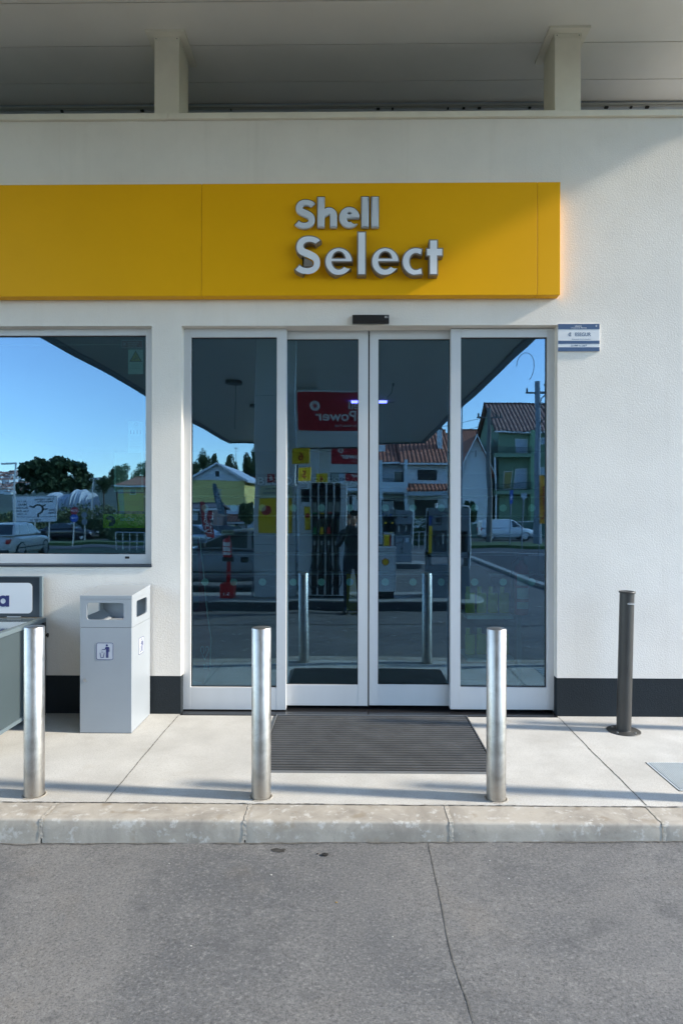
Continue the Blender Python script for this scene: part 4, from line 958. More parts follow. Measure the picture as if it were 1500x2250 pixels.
for num, pxs, pys, Y in (('6', (640, 678.5), (981, 1017), -6.35), ('5', (655, 682), (1026, 1058), -7.1), ('4', (694, 718), (1042, 1060), -15.1)):
    xa, za = M(pxs[0], pys[0], Y); xb, zb_ = M(pxs[1], pys[1], Y); W = abs(xb - xa); H = za - zb_
    if num == '4': H = W * 1.0
    f = empty('pump_number_flag', (xa, Y, za), 0, f'yellow flag sign with the red number {num} beside the pump', 'number sign', 'yellow pump number flags')
    mb = MB(); mb.box(0, W, -0.05, 0, -H, 0); mb.build('flag_box', M_yel, f, bevel=0.01)
    text(f, num, W * 0.36, W * 0.66, H * 0.22 - H, H * 0.74 - H, (W, 0, 0), 180, 0.001, M_redink, 0.03, depth=0.004)
    MB().box(-0.004, W + 0.004, -0.054, 0.004, -H - 0.016, -H).build('flag_trim', M_white, f)
    MB().box(0.03, 0.06, -0.25, -0.051, -H * .6, -H * .6 + 0.03).build('bracket', M_pumpd, f)
# service units at the island ends
def make_unit(x, yf, label):
    w, h, d = 0.76, 1.76, 0.5
    e = empty('service_unit', (x, yf - 0.45, IZ), 0, label, 'service unit', 'grey service units at the island ends')
    O = (w, 0, 0)
    mb = MB()
    for z0, z1 in ((0, 0.62), (0.78, 0.88), (1.28, h)): mb.box(0.0, w, -d, 0, z0, z1)
    mb.box(0.0, 0.07, -d, 0, 0.62, 1.28); mb.box(w - 0.03, w, -d, 0, 0.62, 1.28); mb.box(0.07, w - 0.03, -d, -0.35, 0.88, 1.28); mb.box(0.5, 0.56, -d, 0, 0.62, 0.78)
    mb.v = [(a, b_, c + (0.4 if False else 0)) for a, b_, c in mb.v]
    b_ = mb.build('cabinet', M_pumpd, e)
    for u in (0.10, 0.42):
        mb = MB(); ring(mb, rrect(u, u + 0.2, 1.40, 1.62, 0.015), rrect(u + 0.012, u + 0.188, 1.412, 1.608, 0.01), (0, 0, 0), 180, 0.001, 0.006)
        mb.v = [(w - 0.08 + a - 0.0, y_, z_) for a, y_, z_ in mb.v]
        mb.build('icon_frame', M_black, e)
    mb = MB(); shape(mb, rrect(0.53, 0.61, 1.46, 1.56, 0.01), (w, 0, 0), 180, 0.001, 0.004); mb.build('icon', M_black, e)
    mb = MB(); shape(mb, rrect(0.18, 0.31, 1.49, 1.54, 0.01), (w, 0, 0), 180, 0.001, 0.004); mb.build('icon', M_black, e)
    mb = MB()
    for u in (0.17, 0.42): shape(mb, [(u, 1.22), (u + 0.05, 1.22), (u + 0.035, 1.0), (u + 0.01, 1.02)], (w, -0.2, 0), 180, 0, 0.03)
    mb.build('paper_towel', M_white, e)
    MB().box(0.0, 0.002, -0.3, -0.02, 0.9, 1.7).build('yellow_panel', M_yel, e)
    mb = MB(); panel(mb, w - 0.075, w - 0.012, 0.85, 1.38, (w, 0, 0), 180, 0.001, 0.004); mb.build('yellow_label', M_yel, e)
    mb = MB(); panel(mb, w - 0.075, w - 0.012, 1.40, 1.60, (w, 0, 0), 180, 0.001, 0.004); mb.build('blue_label', M_pblue, e)
    pictogram(e, 0.33, 0.30, 0.10, (w, 0, 0), 180, 0.001, M_black, False, -1)
    mb = MB(); panel(mb, 0.29, 0.38, 0.40, 0.445, (w, 0, 0), 180, 0.001, 0.006); mb.build('slot', M_black, e)
    mb = MB(); mb.path([(w + 0.02, -0.1, 0.55), (w + 0.035, -0.1, 0.9), (w + 0.035, -0.1, 1.74), (w + 0.02, -0.1, 1.79), (w - 0.12, -0.1, 1.80)], 0.014, 8); mb.build('hand_rail', M_pump, e)
    mb = MB(); mb.tube((0.16, -0.1, h), (0.16, -0.1, h + 0.085), 0.03, n=12); mb.build('squeegee_handle', M_white, e)
    return e
make_unit(1.50, ISL[0], 'grey service cabinet with paper towels and litter slot, on the nearest island')
u2 = make_unit(1.50, ISL[1], 'grey service cabinet at the end of the middle island'); u2.location.x = 1.25
u3 = copy_tree(u2); u3.location = (1.6, ISL[2] - 0.45, IZ); u3['label'] = 'grey service cabinet at the end of the farthest island'
# white storage locker with shell emblem, and equipment behind it
Y = ISL[0] - 0.35; xa = 0.30; xb, z1 = M(870, 1208, Y)
e = empty('storage_locker', (xa, Y, IZ), 0, 'white storage locker with a yellow shell emblem on the nearest island', 'locker'); W = xb - xa; H = z1 - IZ
MB().box(0, W, -0.5, 0, 0.13, H).build('locker_body', M_pump, e, bevel=0.01); MB().box(0.03, W - 0.03, -0.47, -0.03, 0, 0.13).build('foot', M_gasket, e)
MB().box(-0.015, W + 0.015, -0.515, 0.015, H, H + 0.025).build('lid', M_pump, e, bevel=0.004)
mb, mb2 = MB(), MB(); cu = W - (M(846, 1237, Y)[0] - xa); cv = M(846, 1237, Y)[1] - IZ; pecten(mb, mb2, cu, cv, 0.135, (W, 0, 0), 180, 0.001)
pe = mb.build('shell_emblem', M_redink, e); mb2.build('emblem_fill', mat('shell_yellow', (0.80, 0.50, 0.01), 0.5), pe)
mb = MB(); mb.box(0.0, W, 0.0005, 0.0015, H - 0.055, H - 0.05); mb.box(W - 0.025, W - 0.02, 0.0005, 0.0015, 0.13, H - 0.055); mb.build('seam', M_gasket, e)
Y = -7.9; xa, z1 = M(838, 1100, Y); xb = M(868, 1100, Y)[0]; zb_ = 0.0
e = empty('air_and_water_stand', (xa, Y, ROAD_Z), 0, 'slim stand with glass panel over a yellow and red base behind the white locker', 'service stand'); W = xb - xa; z_ = lambda py: M(850, py, Y)[1] - ROAD_Z
mb = MB(); mb.box(0, 0.025, -0.03, 0, 0, z_(1097)); mb.box(W - 0.025, W, -0.03, 0, 0, z_(1097)); mb.box(0.025, W - 0.025, -0.03, 0, z_(1100), z_(1097)); mb.build('stand_frame', M_black, e)
mb = MB(); mb.box(0.03, W - 0.03, -0.2, 0.0, 0.3, z_(1170)); mb.build('stand_base', M_white, e)
mb = MB(); panel(mb, W * 0.45, W - 0.035, z_(1203), z_(1174), (W, 0, 0), 180, 0.001, 0.004); mb.build('yellow_label', M_yel, e)
mb = MB(); panel(mb, W * 0.32, W * 0.45, z_(1203), z_(1174), (W, 0, 0), 180, 0.001, 0.004); mb.build('red_label', M_redp, e)
mb = MB(); mb.box(0.03, W - 0.03, -0.2, 0.0, z_(1168), z_(1134)); mb.build('stand_cabinet', M_scr, e)
mb = MB(); mb.box(0.05, 0.09, 0.0005, 0.006, z_(1150), z_(1146)); mb.box(W - 0.09, W - 0.05, 0.0005, 0.006, z_(1150), z_(1146)); mb.build('yellow_tag', M_yel, e)
# fire extinguisher stand
Y = ISL[0] - 0.5; xc = M(501, 1240, Y)[0]
e = empty('extinguisher_stand', (xc, Y, IZ), 0, 'red post on a block base holding a fire extinguisher under a small notice board', 'extinguisher stand'); zz = lambda py: M(501, py, Y)[1] - IZ
MB().box(-0.14, 0.14, -0.14, 0.14, 0, zz(1279)).build('base_block', M_red, e, bevel=0.02)
text(e, '5.1', -0.06, 0.06, 0.06, 0.12, (0, 0.141, 0), 180, 0, M_white, 0.02)
mb = MB(); mb.box(-0.035, 0.035, -0.035, 0.035, zz(1279), zz(1176)); mb.build('post', M_red, e)
mb = MB(); mb.box(-0.10, 0.10, -0.02, 0.10, zz(1233), zz(1224)); mb.build('cradle', M_black, e)
mb = MB(); panel(mb, -0.125, 0.125, zz(1173), zz(1164), (0, 0.04, 0), 180, 0, 0.01); mb.build('notice_board', mat('notice_green', (0.45, 0.55, 0.38), 0.6), e); text(e, 'EXTINTOR', -0.10, 0.10, zz(1171), zz(1166), (0, 0.05, 0), 180, 0.001, M_black, 0.02)
x = empty('fire_extinguisher', (xc, Y + 0.115, IZ + zz(1224)), 0, 'red fire extinguisher with white labels standing in the island post cradle', 'fire extinguisher')
hgt = zz(1181) - zz(1224)
def extinguisher(x, hgt, r, ang=180):
    MB().lathe([(r * 0.9, 0), (r, 0.02), (r, hgt * 0.82), (r * 0.8, hgt * 0.9), (r * 0.35, hgt * 0.96), (r * 0.3, hgt)], n=24).build('cylinder', M_red, x)
    mb = MB(); mb.box(-0.02, 0.02, -0.02, 0.02, hgt, hgt + 0.04); mb.box(-0.05, 0.06, -0.01, 0.01, hgt + 0.04, hgt + 0.055); mb.build('valve', M_black, x)
    mb = MB(); mb.path([(-0.03, 0, hgt + 0.03), (-r - 0.02, 0, hgt * 0.95), (-r - 0.035, 0, hgt * 0.6), (-r - 0.02, 0, hgt * 0.3)], 0.010, 8); mb.build('hose', M_black, x)
    mb = MB(); s = 1 if ang == 180 else -1
    for a, b_ in ((0.55, 0.75), (0.3, 0.5), (0.12, 0.24)):
        v = []
        for q in range(9):
            t = R(90 * s - 50 + 100 * q / 8); v += [(r * 1.01 * math.cos(t), r * 1.01 * math.sin(t), hgt * a), (r * 1.01 * math.cos(t), r * 1.01 * math.sin(t), hgt * b_)]
        mb.add(v, [(2 * i, 2 * i + 2, 2 * i + 3, 2 * i + 1) for i in range(8)])
    mb.build('label', M_white, x, fixn=False)
extinguisher(x, hgt, 0.085)
# bent air line post
Y = ISL[0] - 0.55; xc, z1 = M(556, 1230, Y)
e = empty('air_line_post', (xc, Y, IZ), 0, 'thin bent pipe with a black gauge box beside the broad column', 'air line')
mb = MB(); mb.path([(0, 0, 0), (0, 0, z1 - IZ - 0.06), (-0.02, 0, z1 - IZ - 0.02), (-0.08, 0, z1 - IZ)], 0.014, 8); mb.build('pipe', M_pumpd, e)
MB().box(-0.24, -0.08, -0.06, 0.04, z1 - IZ - 0.05, z1 - IZ + 0.06).build('gauge_box', M_black, e, bevel=0.015)

# ================================================================== VEHICLES
M_tyre = mat('tyre_rubber', (0.02, 0.02, 0.02), 0.8); M_rim = mat('wheel_rim', (0.45, 0.46, 0.48), 0.35, 0.6); M_cgl = mat('car_glass', (0.03, 0.045, 0.05), 0.05, coat=0.5)
M_hl = mat('headlight_lens', (0.6, 0.62, 0.65), 0.1); M_tl = mat('tail_light', (0.40, 0.02, 0.02), 0.2); M_trim = mat('black_trim', (0.03, 0.03, 0.032), 0.6); M_plate = mat('number_plate', (0.75, 0.75, 0.72), 0.5)
def resamp(pts, k=5):
    out = []
    for i in range(len(pts) - 1):
        for t in range(k): out.append(tuple(a + (b_ - a) * t / k for a, b_ in zip(pts[i], pts[i + 1])))
    return out + [pts[-1]]
def make_car(kind, paint, loc, rz, label, cat='car', group=None, plate=None):
    """x runs forward; origin on the ground under the centre"""
    e = empty('parked_' + kind, loc, rz, label, cat, group)
    if kind == 'hatchback': L, Wd, belt, roof = 4.1, 1.7, 0.92, 1.42; low = [(-2.03, 0.32), (-2.05, 0.60), (-2.0, 0.90), (-1.8, 0.95), (0.8, 0.95), (1.55, 0.86), (1.95, 0.74), (2.05, 0.5), (2.03, 0.28)]; gh = [(-1.92, 0.94), (-1.45, 1.40), (-0.2, 1.43), (0.25, 1.38), (1.0, 0.94)]
    elif kind == 'van': L, Wd, belt, roof = 4.4, 1.8, 1.15, 1.84; low = [(-2.15, 0.35), (-2.18, 1.15), (0.95, 1.15), (1.35, 1.06), (1.95, 0.92), (2.18, 0.72), (2.2, 0.32)]; gh = [(-2.17, 1.14), (-2.10, 1.75), (-1.95, 1.84), (0.1, 1.84), (0.55, 1.72), (1.32, 1.08)]
    else: L, Wd, belt, roof = 4.6, 1.75, 0.98, 1.44; low = [(-2.25, 0.35), (-2.3, 0.65), (-2.25, 0.96), (-1.5, 1.0), (0.9, 0.98), (1.7, 0.90), (2.2, 0.78), (2.3, 0.55), (2.27, 0.3)]; gh = [(-1.75, 0.98), (-1.05, 1.40), (-0.3, 1.45), (0.15, 1.42), (0.98, 0.97)]
    hw = Wd / 2
    # lower body: cross-sections along the length with tucked sills and rounded shoulders
    top = resamp(low, 4); xs = sorted(set(round(p[0], 3) for p in top))
    prof = []
    zt_f = lambda x: np.interp(x, [p[0] for p in sorted(low)], [p[1] for p in sorted(low)])
    xs = [low[0][0] + (low[-1][0] - low[0][0]) * i / 30 for i in range(31)]
    up = [p for p in low if p[1] > 0.45 or p in (low[1], low[-2])]
    ux = [p[0] for p in up]; uz = [p[1] for p in up]
    v = []; k = 9
    for x in xs:
        zt_ = float(np.interp(x, ux, uz)); t = abs(x) / (L / 2); nar = 1 - 0.16 * max(0, t - 0.72) / 0.28; b_ = 0.26 + 0.05 * max(0, t - 0.8) / 0.2
        w = hw * nar
        v += [(x, -w * 0.9, b_), (x, -w, b_ + 0.12), (x, -w, zt_ - 0.16), (x, -w * 0.96, zt_ - 0.05), (x, 0, zt_ + 0.02), (x, w * 0.96, zt_ - 0.05), (x, w, zt_ - 0.16), (x, w, b_ + 0.12), (x, w * 0.9, b_)]
    f = [(i * k + q, i * k + q + 1, (i + 1) * k + q + 1, (i + 1) * k + q) for i in range(30) for q in range(k - 1)]
    f += [(i * k + k - 1, i * k, (i + 1) * k, (i + 1) * k + k - 1) for i in range(30)] + [tuple(range(k)), tuple(range(31 * k - 1, 30 * k - 1, -1))]
    bd = MB().add(v, f, smooth=True).build('body', paint, e)
    # cabin: tapered inwards
    def yy(z): return hw * (0.97 - 0.17 * (z - belt) / (roof - belt))
    k = len(gh); g2 = gh
    v = [(x, -yy(z), z) for x, z in g2] + [(x, yy(z), z) for x, z in g2]
    f = [tuple(range(k)), tuple(range(2 * k - 1, k - 1, -1))] + [(i, i + k, (i + 1) % k + k, (i + 1) % k) for i in range(k)]
    MB().add(v, f).build('cabin', paint, e, bevel=0.05, seg=3)
    def inset(poly, d):
        cx_ = sum(p[0] for p in poly) / len(poly); cz_ = sum(p[1] for p in poly) / len(poly)
        return [(cx_ + (x - cx_) * (1 - d), cz_ + (z - cz_) * (1 - d)) for x, z in poly]
    if kind == 'van': wins = [[(0.42, 1.18), (1.12, 1.18), (0.52, 1.66), (0.38, 1.68)], ]
    elif kind == 'hatchback': wins = [[(-0.35, 0.98), (0.82, 0.98), (0.22, 1.33), (-0.35, 1.36)], [(-1.35, 0.98), (-0.45, 0.98), (-0.45, 1.36), (-1.2, 1.34)]]
    else: wins = [[(-0.30, 1.02), (0.82, 1.02), (0.15, 1.37), (-0.30, 1.40)], [(-1.2, 1.02), (-0.40, 1.02), (-0.40, 1.40), (-0.98, 1.37)]]
    for s in (-1, 1):
        for w in wins:
            v = [(x, s * (yy(z) + 0.004), z) for x, z in w] + [(x, s * (yy(z) - 0.02), z) for x, z in w]; q = len(w)
            MB().add(v, [tuple(range(q)), tuple(range(2 * q - 1, q - 1, -1))] + [(i, i + q, (i + 1) % q + q, (i + 1) % q) for i in range(q)]).build('side_window', M_cgl, e)
    def screen(pa, pb, nm):   # windscreen between two outline points
        (xa, za), (xb, zb_) = pa, pb; nx_, nz_ = (zb_ - za), -(xb - xa); ln = math.hypot(nx_, nz_); nx_, nz_ = nx_ / ln * 0.008, nz_ / ln * 0.008
        if nx_ * (1 if xa > 0 else -1) < 0: nx_, nz_ = -nx_, -nz_
        A_ = lambda t: (xa + (xb - xa) * t, za + (zb_ - za) * t)
        v = []
        for o_ in (0, 1):
            for t, s in ((0.12, -1), (0.12, 1), (0.9, 1), (0.9, -1)):
                x, z = A_(t); v.append((x + nx_ * (1 - o_ * 3), s * (yy(z) - 0.08), z + nz_ * (1 - o_ * 3)))
        MB().add(v, [(0, 1, 2, 3), (7, 6, 5, 4), (0, 4, 5, 1), (1, 5, 6, 2), (2, 6, 7, 3), (3, 7, 4, 0)]).build(nm, M_cgl, e)
    screen(gh[-1], gh[-2], 'windscreen')
    if kind != 'van': screen(gh[0], gh[1], 'rear_window')
    wx = (-L / 2 + 0.75, L / 2 - 0.78)
    for x in wx:
        for s in (-1, 1):
            w = MB().tube((x, s * (hw - 0.21), 0.31), (x, s * (hw - 0.02), 0.31), 0.31, n=28).build('wheel', M_tyre, e)
            MB().tube((x, s * (hw - 0.02), 0.31), (x, s * (hw - 0.008), 0.31), 0.19, n=20).build('rim', M_rim, w)
            pts = [(x + 0.37 * math.cos(R(a)), 0.31 + 0.37 * math.sin(R(a))) for a in range(0, 181, 15)]
            MB().prism(pts, s * (hw - 0.04), s * (hw + 0.003), 'y').build('wheel_arch', M_trim, e) if False else None
            mb = MB(); pi = [(x + 0.33 * math.cos(R(a)), 0.31 + 0.33 * math.sin(R(a))) for a in range(-10, 191, 10)]; po = [(x + 0.385 * math.cos(R(a)), 0.31 + 0.385 * math.sin(R(a))) for a in range(190, -11, -10)]
            mb.prism(pi + po, s * (hw - 0.10), s * (hw + 0.004), 'y'); mb.build('wheel_arch', M_trim, e)
    for s in (-1, 1):
        zf = 0.62 if kind != 'van' else 0.78
        MB().box(L / 2 - 0.26, L / 2 - 0.03, s * (hw * 0.86) - 0.17 * (s > 0) , s * (hw * 0.86) + 0.17 * (s < 0), zf, zf + 0.13).build('headlight', M_hl, e, bevel=0.03)
        zr = 0.66 if kind != 'van' else 0.9
        MB().box(-L / 2 + 0.005, -L / 2 + 0.16, s * (hw * 0.86) - 0.15 * (s > 0), s * (hw * 0.86) + 0.15 * (s < 0), zr, zr + 0.17).build('tail_light', M_tl, e, bevel=0.02)
        MB().box(0.62, 0.78, s * (hw + 0.02), s * (hw + 0.17), belt + 0.03, belt + 0.15).build('wing_mirror', M_trim, e, bevel=0.03)
    MB().box(L / 2 - 0.12, L / 2 + 0.04, -hw * 0.84, hw * 0.84, 0.30, 0.46).build('bumper', M_trim, e, bevel=0.04)
    MB().box(-L / 2 - 0.04, -L / 2 + 0.12, -hw * 0.84, hw * 0.84, 0.30, 0.46).build('bumper', M_trim, e, bevel=0.04)
    pl = MB().box(-L / 2 - 0.008, -L / 2 + 0.03, -0.27, 0.27, 0.50, 0.62).build('number_plate', M_plate, e)
    if plate: text(pl, plate, -0.24, 0.24, 0.52, 0.60, (-L / 2 - 0.008, 0, 0), -90, 0.001, M_black, 0.02)
    MB().box(-1.6, 1.2, hw - 0.003, hw + 0.006, 0.46, 0.50).build('side_strip', M_trim, e); MB().box(-1.6, 1.2, -hw - 0.006, -hw + 0.003, 0.46, 0.50).build('side_strip', M_trim, e)
    return e
M_silver = mat('silver_car_paint', (0.34, 0.38, 0.43), 0.3, 0.5, coat=0.6); M_cwhite = mat('white_car_paint', (0.70, 0.73, 0.76), 0.3, coat=0.6); M_cblk = mat('black_car_paint', (0.015, 0.016, 0.02), 0.25, coat=0.8); M_cred = mat('red_car_paint', (0.30, 0.02, 0.02), 0.3, coat=0.6)
make_car('sedan', M_silver, (-2.6, -9.6, ROAD_Z), R(180), 'silver car refuelling behind the nearest island')
vy = 5.717 - 52; vx = M(1111, 1160, vy)[0]
make_car('van', M_cwhite, (vx, vy, gz(vx, vy) + 0.06), R(0), 'white panel van parked before the green house across the road', 'van')
hy = -18.8; hx = M(26, 1190, hy)[0]
make_car('hatchback', mat('pale_car_paint', (0.55, 0.55, 0.52), 0.35, coat=0.5), (hx, hy, gz(hx, hy)), R(-98), 'pale old hatchback seen from behind, in the display window', plate='37-26-PJ')
for i, (px, D, rz, pt, k_, lb) in enumerate(((150, 52, 5, M_cblk, 'sedan', 'black parked car behind the arrow sign in the display window'), (435, 36, 10, M_silver, 'hatchback', 'silver hatchback parked behind the red feather flag'), (452, 47, 0, M_cred, 'sedan', 'dark red car parked before the yellow house'),
                                    (510, 40, 4, M_cblk, 'hatchback', 'black hatchback parked beyond the silver car'))):
    y = 5.717 - D; x = M(px, 1150, y)[0]; make_car(k_, pt, (x, y, gz(x, y)), R(rz), lb)

# ================================================================== HOUSES, STREET, TREES (mirrored in the glass)
def tiles(name, a, b_, per=4.4, axis='X'):
    m, n, l, bs = nodes_mat(name); tc = n.new('ShaderNodeTexCoord').outputs['Object']
    wv = n.new('ShaderNodeTexWave'); wv.wave_type = 'BANDS'; wv.bands_direction = axis; wv.inputs['Scale'].default_value = per / 3.14; wv.inputs['Distortion'].default_value = 0.1; l.new(tc, wv.inputs['Vector'])
    nz = noise(n, l, tc, 2.5, 5, 0.7)
    c = rgb_mix(n, l, (*a, 1), (*b_, 1), ramp(n, l, nz, [(0.35, 0), (0.65, 1)])); c = rgb_mix(n, l, (*[q * 0.35 for q in a], 1), c, ramp(n, l, wv.outputs[1], [(0.1, 0.0), (0.5, 1.0)]))
    l.new(c, bs.inputs['Base Color']); bs.inputs['Roughness'].default_value = 0.85; l.new(bump(n, l, wv.outputs[1], 1.0, 0.06), bs.inputs['Normal']); return m
T_red = tiles('red_roof_tiles', (0.36, 0.11, 0.06), (0.50, 0.20, 0.12), 3.2); T_brown = tiles('brown_roof_tiles', (0.22, 0.10, 0.08), (0.38, 0.24, 0.19), 2.6); T_redy = tiles('red_roof_tiles_side', (0.36, 0.11, 0.06), (0.50, 0.20, 0.12), 3.2, 'Y')
H_white = mat('house_white', (0.62, 0.66, 0.68), 0.9, var=0.05, vscale=0.8); H_green = mat('house_green', (0.19, 0.28, 0.19), 0.9, var=0.06, vscale=0.8); H_yel = mat('house_yellow', (0.66, 0.56, 0.20), 0.9, var=0.05, vscale=0.8); H_grey = mat('house_grey', (0.40, 0.43, 0.45), 0.9, var=0.05, vscale=0.8); H_och = mat('house_ochre', (0.52, 0.36, 0.17), 0.9, var=0.05, vscale=0.8)
M_win = mat('house_window_glass', (0.03, 0.04, 0.05), 0.1); M_shut = mat('pale_blue_shutter', (0.42, 0.48, 0.56), 0.7); M_winf = mat('white_window_frame', (0.7, 0.7, 0.7), 0.5); M_brk = mat('dark_garage', (0.035, 0.035, 0.03), 0.7)
def house(name, label, x0, x1, yf, dp, z0, ze, zr, ridge, wm, rm, ov=0.5, wins=(), parts=None, rz=0.0, cat='house', gable=None):
    """yf: face towards the shop. ridge 'x' or 'y'. Origin at the middle of the front foot."""
    cx = (x0 + x1) / 2; e = empty(name, (cx, yf, z0), R(rz), label, cat); w = (x1 - x0) / 2; H = ze - z0; HR = zr - z0
    mb = MB()
    if ridge == 'x': mb.prism([(0, 0), (0, H), (-dp / 2, HR), (-dp, H), (-dp, 0)], -w, w, 'x')
    else: mb.prism([(-w, 0), (-w, H), (0, HR), (w, H), (w, 0)], -dp, 0, 'y')
    mb.build('wall', wm, e)
    if gable is not None and ridge == 'y':
        mb = MB(); mb.prism([(-w - 0.02, H - 0.02), (0, HR), (w + 0.02, H - 0.02)], 0.002, 0.03, 'y'); mb.build('gable', gable, e)
    t = 0.14
    if ridge == 'x':
        sl = (HR - H) / (dp / 2)
        for s in (0, 1):
            a = (ov, H - ov * sl) if s == 0 else (-dp - ov, H - ov * sl); b_ = (-dp / 2, HR)
            rf = MB().prism([(a[0], a[1] + 0.01), (b_[0], b_[1] + 0.01), (b_[0], b_[1] + t), (a[0], a[1] + t)], -w - ov, w + ov, 'x').build('roof', rm, e)
            if s == 0:
                MB().box(-w - ov, w + ov, a[0], a[0] + 0.10, a[1] - 0.07, a[1] + 0.07).build('gutter', M_winf, rf)
                MB().box(-w - ov - 0.02, w + ov + 0.02, b_[0] - 0.12, b_[0] + 0.12, b_[1] + t - 0.01, b_[1] + t + 0.10).build('ridge', rm, rf)
    else:
        sl = (HR - H) / w
        for s in (-1, 1):
            a = (s * (w + ov), H - ov * sl); b_ = (0, HR)
            rf = MB().prism([(a[0], a[1] + 0.01), (b_[0], b_[1] + 0.01), (b_[0], b_[1] + t), (a[0], a[1] + t)], -dp - ov, ov, 'y').build('roof', rm, e)
            MB().prism([(a[0], a[1] - 0.02), (b_[0], b_[1] - 0.02), (b_[0], b_[1] + t + 0.02), (a[0], a[1] + t + 0.02)], ov + 0.002, ov + 0.08, 'y').build('verge', M_winf, rf)
    for (a, b_, c, d, mt) in wins:
        f = MB().box(a - cx - 0.06, b_ - cx + 0.06, 0.002, 0.05, c - z0 - 0.06, d - z0 + 0.06).build('window', M_winf if mt is not M_brk else M_brk, e)
        MB().box(a - cx, b_ - cx, 0.0505, 0.06, c - z0, d - z0).build('pane', mt, f)
    return e, cx
def Mx(px, y): return M(px, 1124, y)[0]
def Mz(py, y): return M(770, py, y)[1]

# --- centre right: white row houses
Y = -44.3; zg = gz(0, Y)
e, cx = house('row_house', 'white two storey house with red tiled roof, wide dark window and tall chimney', Mx(893, Y), Mx(987, Y), Y, 10, zg, Mz(1012, Y), Mz(950, Y - 5), 'x', H_white, T_red, 0.5,
    [(Mx(918, Y), Mx(956, Y), Mz(1053, Y), Mz(1034, Y), M_brk), (Mx(912, Y), Mx(960, Y), Mz(1134, Y), Mz(1097, Y), M_brk)])
r_ = [o for o in COL.objects if o.parent == e and o.name.startswith('roof')][0]
MB().box(Mx(968, Y) - cx, Mx(979, Y) - cx, -2.4, -1.7, Mz(1006, Y) - zg, Mz(944, Y - 2) - zg).build('chimney', H_white, r_, bevel=0.02)
MB().prism([(Mx(966, Y) - cx, Mz(944, Y - 2) - zg), (Mx(981, Y) - cx, Mz(944, Y - 2) - zg), (Mx(973.5, Y) - cx, Mz(934, Y - 2) - zg)], -2.5, -1.6).build('chimney_cap', T_red, r_)
mb = MB(); a = Mz(1076, Y) - zg; b_ = Mz(1062, Y) - zg; mb.prism([(0.01, b_), (1.5, a), (1.5, a - 0.12), (0.01, b_ - 0.12)], Mx(892, Y) - cx, Mx(985, Y) - cx, 'x'); mb.build('porch_roof', T_red, e)
mb = MB(); mb.box(Mx(893, Y) - cx, Mx(985, Y) - cx, 1.35, 1.55, a - 0.42, a - 0.13); mb.build('porch_beam', H_grey, e)
e2, cx2 = house('row_house', 'white two storey house with a recessed balcony, left neighbour of the chimney house', Mx(742, Y), Mx(890, Y), Y - 0.4, 9.5, zg, Mz(1010, Y), Mz(966, Y - 5), 'x', H_grey, T_red, 0.55,
    [(Mx(868, Y), Mx(888, Y), Mz(1062, Y), Mz(1037, Y), M_win), (Mx(869, Y), Mx(889, Y), Mz(1122, Y), Mz(1100, Y), M_brk), (Mx(760, Y), Mx(782, Y), Mz(1112, Y), Mz(1085, Y), M_win)])
mb = MB(); mb.box(Mx(745, Y) - cx2, Mx(891, Y) - cx2, 1.30, 1.42, Mz(1080, Y) - zg, Mz(1061, Y) - zg); bal = mb.build('balcony', H_white, e2)
mb = MB(); mb.box(Mx(745, Y) - cx2, Mx(891, Y) - cx2, 0.01, 1.30, Mz(1083, Y) - zg, Mz(1080, Y) - zg); mb.build('balcony_floor', H_grey, bal)
mb = MB(); nb = 44
for k in range(nb + 1): x = Mx(745, Y) - cx2 + (Mx(891, Y) - Mx(745, Y)) * k / nb; mb.box(x - 0.02, x + 0.02, 1.33, 1.37, Mz(1061, Y) - zg, Mz(1055, Y) - zg)
mb.box(Mx(745, Y) - cx2, Mx(891, Y) - cx2, 1.33, 1.37, Mz(1055, Y) - zg, Mz(1054, Y) - zg); mb.build('railing', M_black, bal)
for px in (890.5, 836, 790):
    MB().box(Mx(px, Y) - cx2 - 0.12, Mx(px, Y) - cx2 + 0.12, 1.18, 1.44, 0, Mz(1012, Y) - zg).build('balcony_post', H_white, e2)
MB().box(Mx(834, Y) - cx2, Mx(850, Y) - cx2, -2.4, -1.7, Mz(1006, Y) - zg, Mz(970, Y) - zg).build('chimney', H_white, [o for o in COL.objects if o.parent == e2 and o.name.startswith('roof')][0])
# --- white gabled cottage and the red roof behind it
Y = -56; zg = gz(0, Y)
house('cottage', 'white cottage with steep gable and slit window, left of the green house', Mx(1018, Y), Mx(1071, Y), Y, 9, zg, Mz(1018, Y), Mz(958, Y), 'y', H_white, T_redy, 0.55,
    [(Mx(1043, Y), Mx(1045.5, Y), Mz(1006, Y), Mz(990, Y), M_win)])
Y = -82; house('cottage', 'plain house with a long red roof showing above the gabled cottage', Mx(1022, Y), Mx(1100, Y), Y, 9, zg, Mz(988, Y), Mz(946, Y - 4), 'x', H_och, T_red)
Y = -92; house('cottage', 'distant house whose ridge just shows left of the concrete pole', Mx(985, Y), Mx(1040, Y), Y, 9, zg, Mz(975, Y), Mz(955, Y - 4), 'x', H_white, T_red)
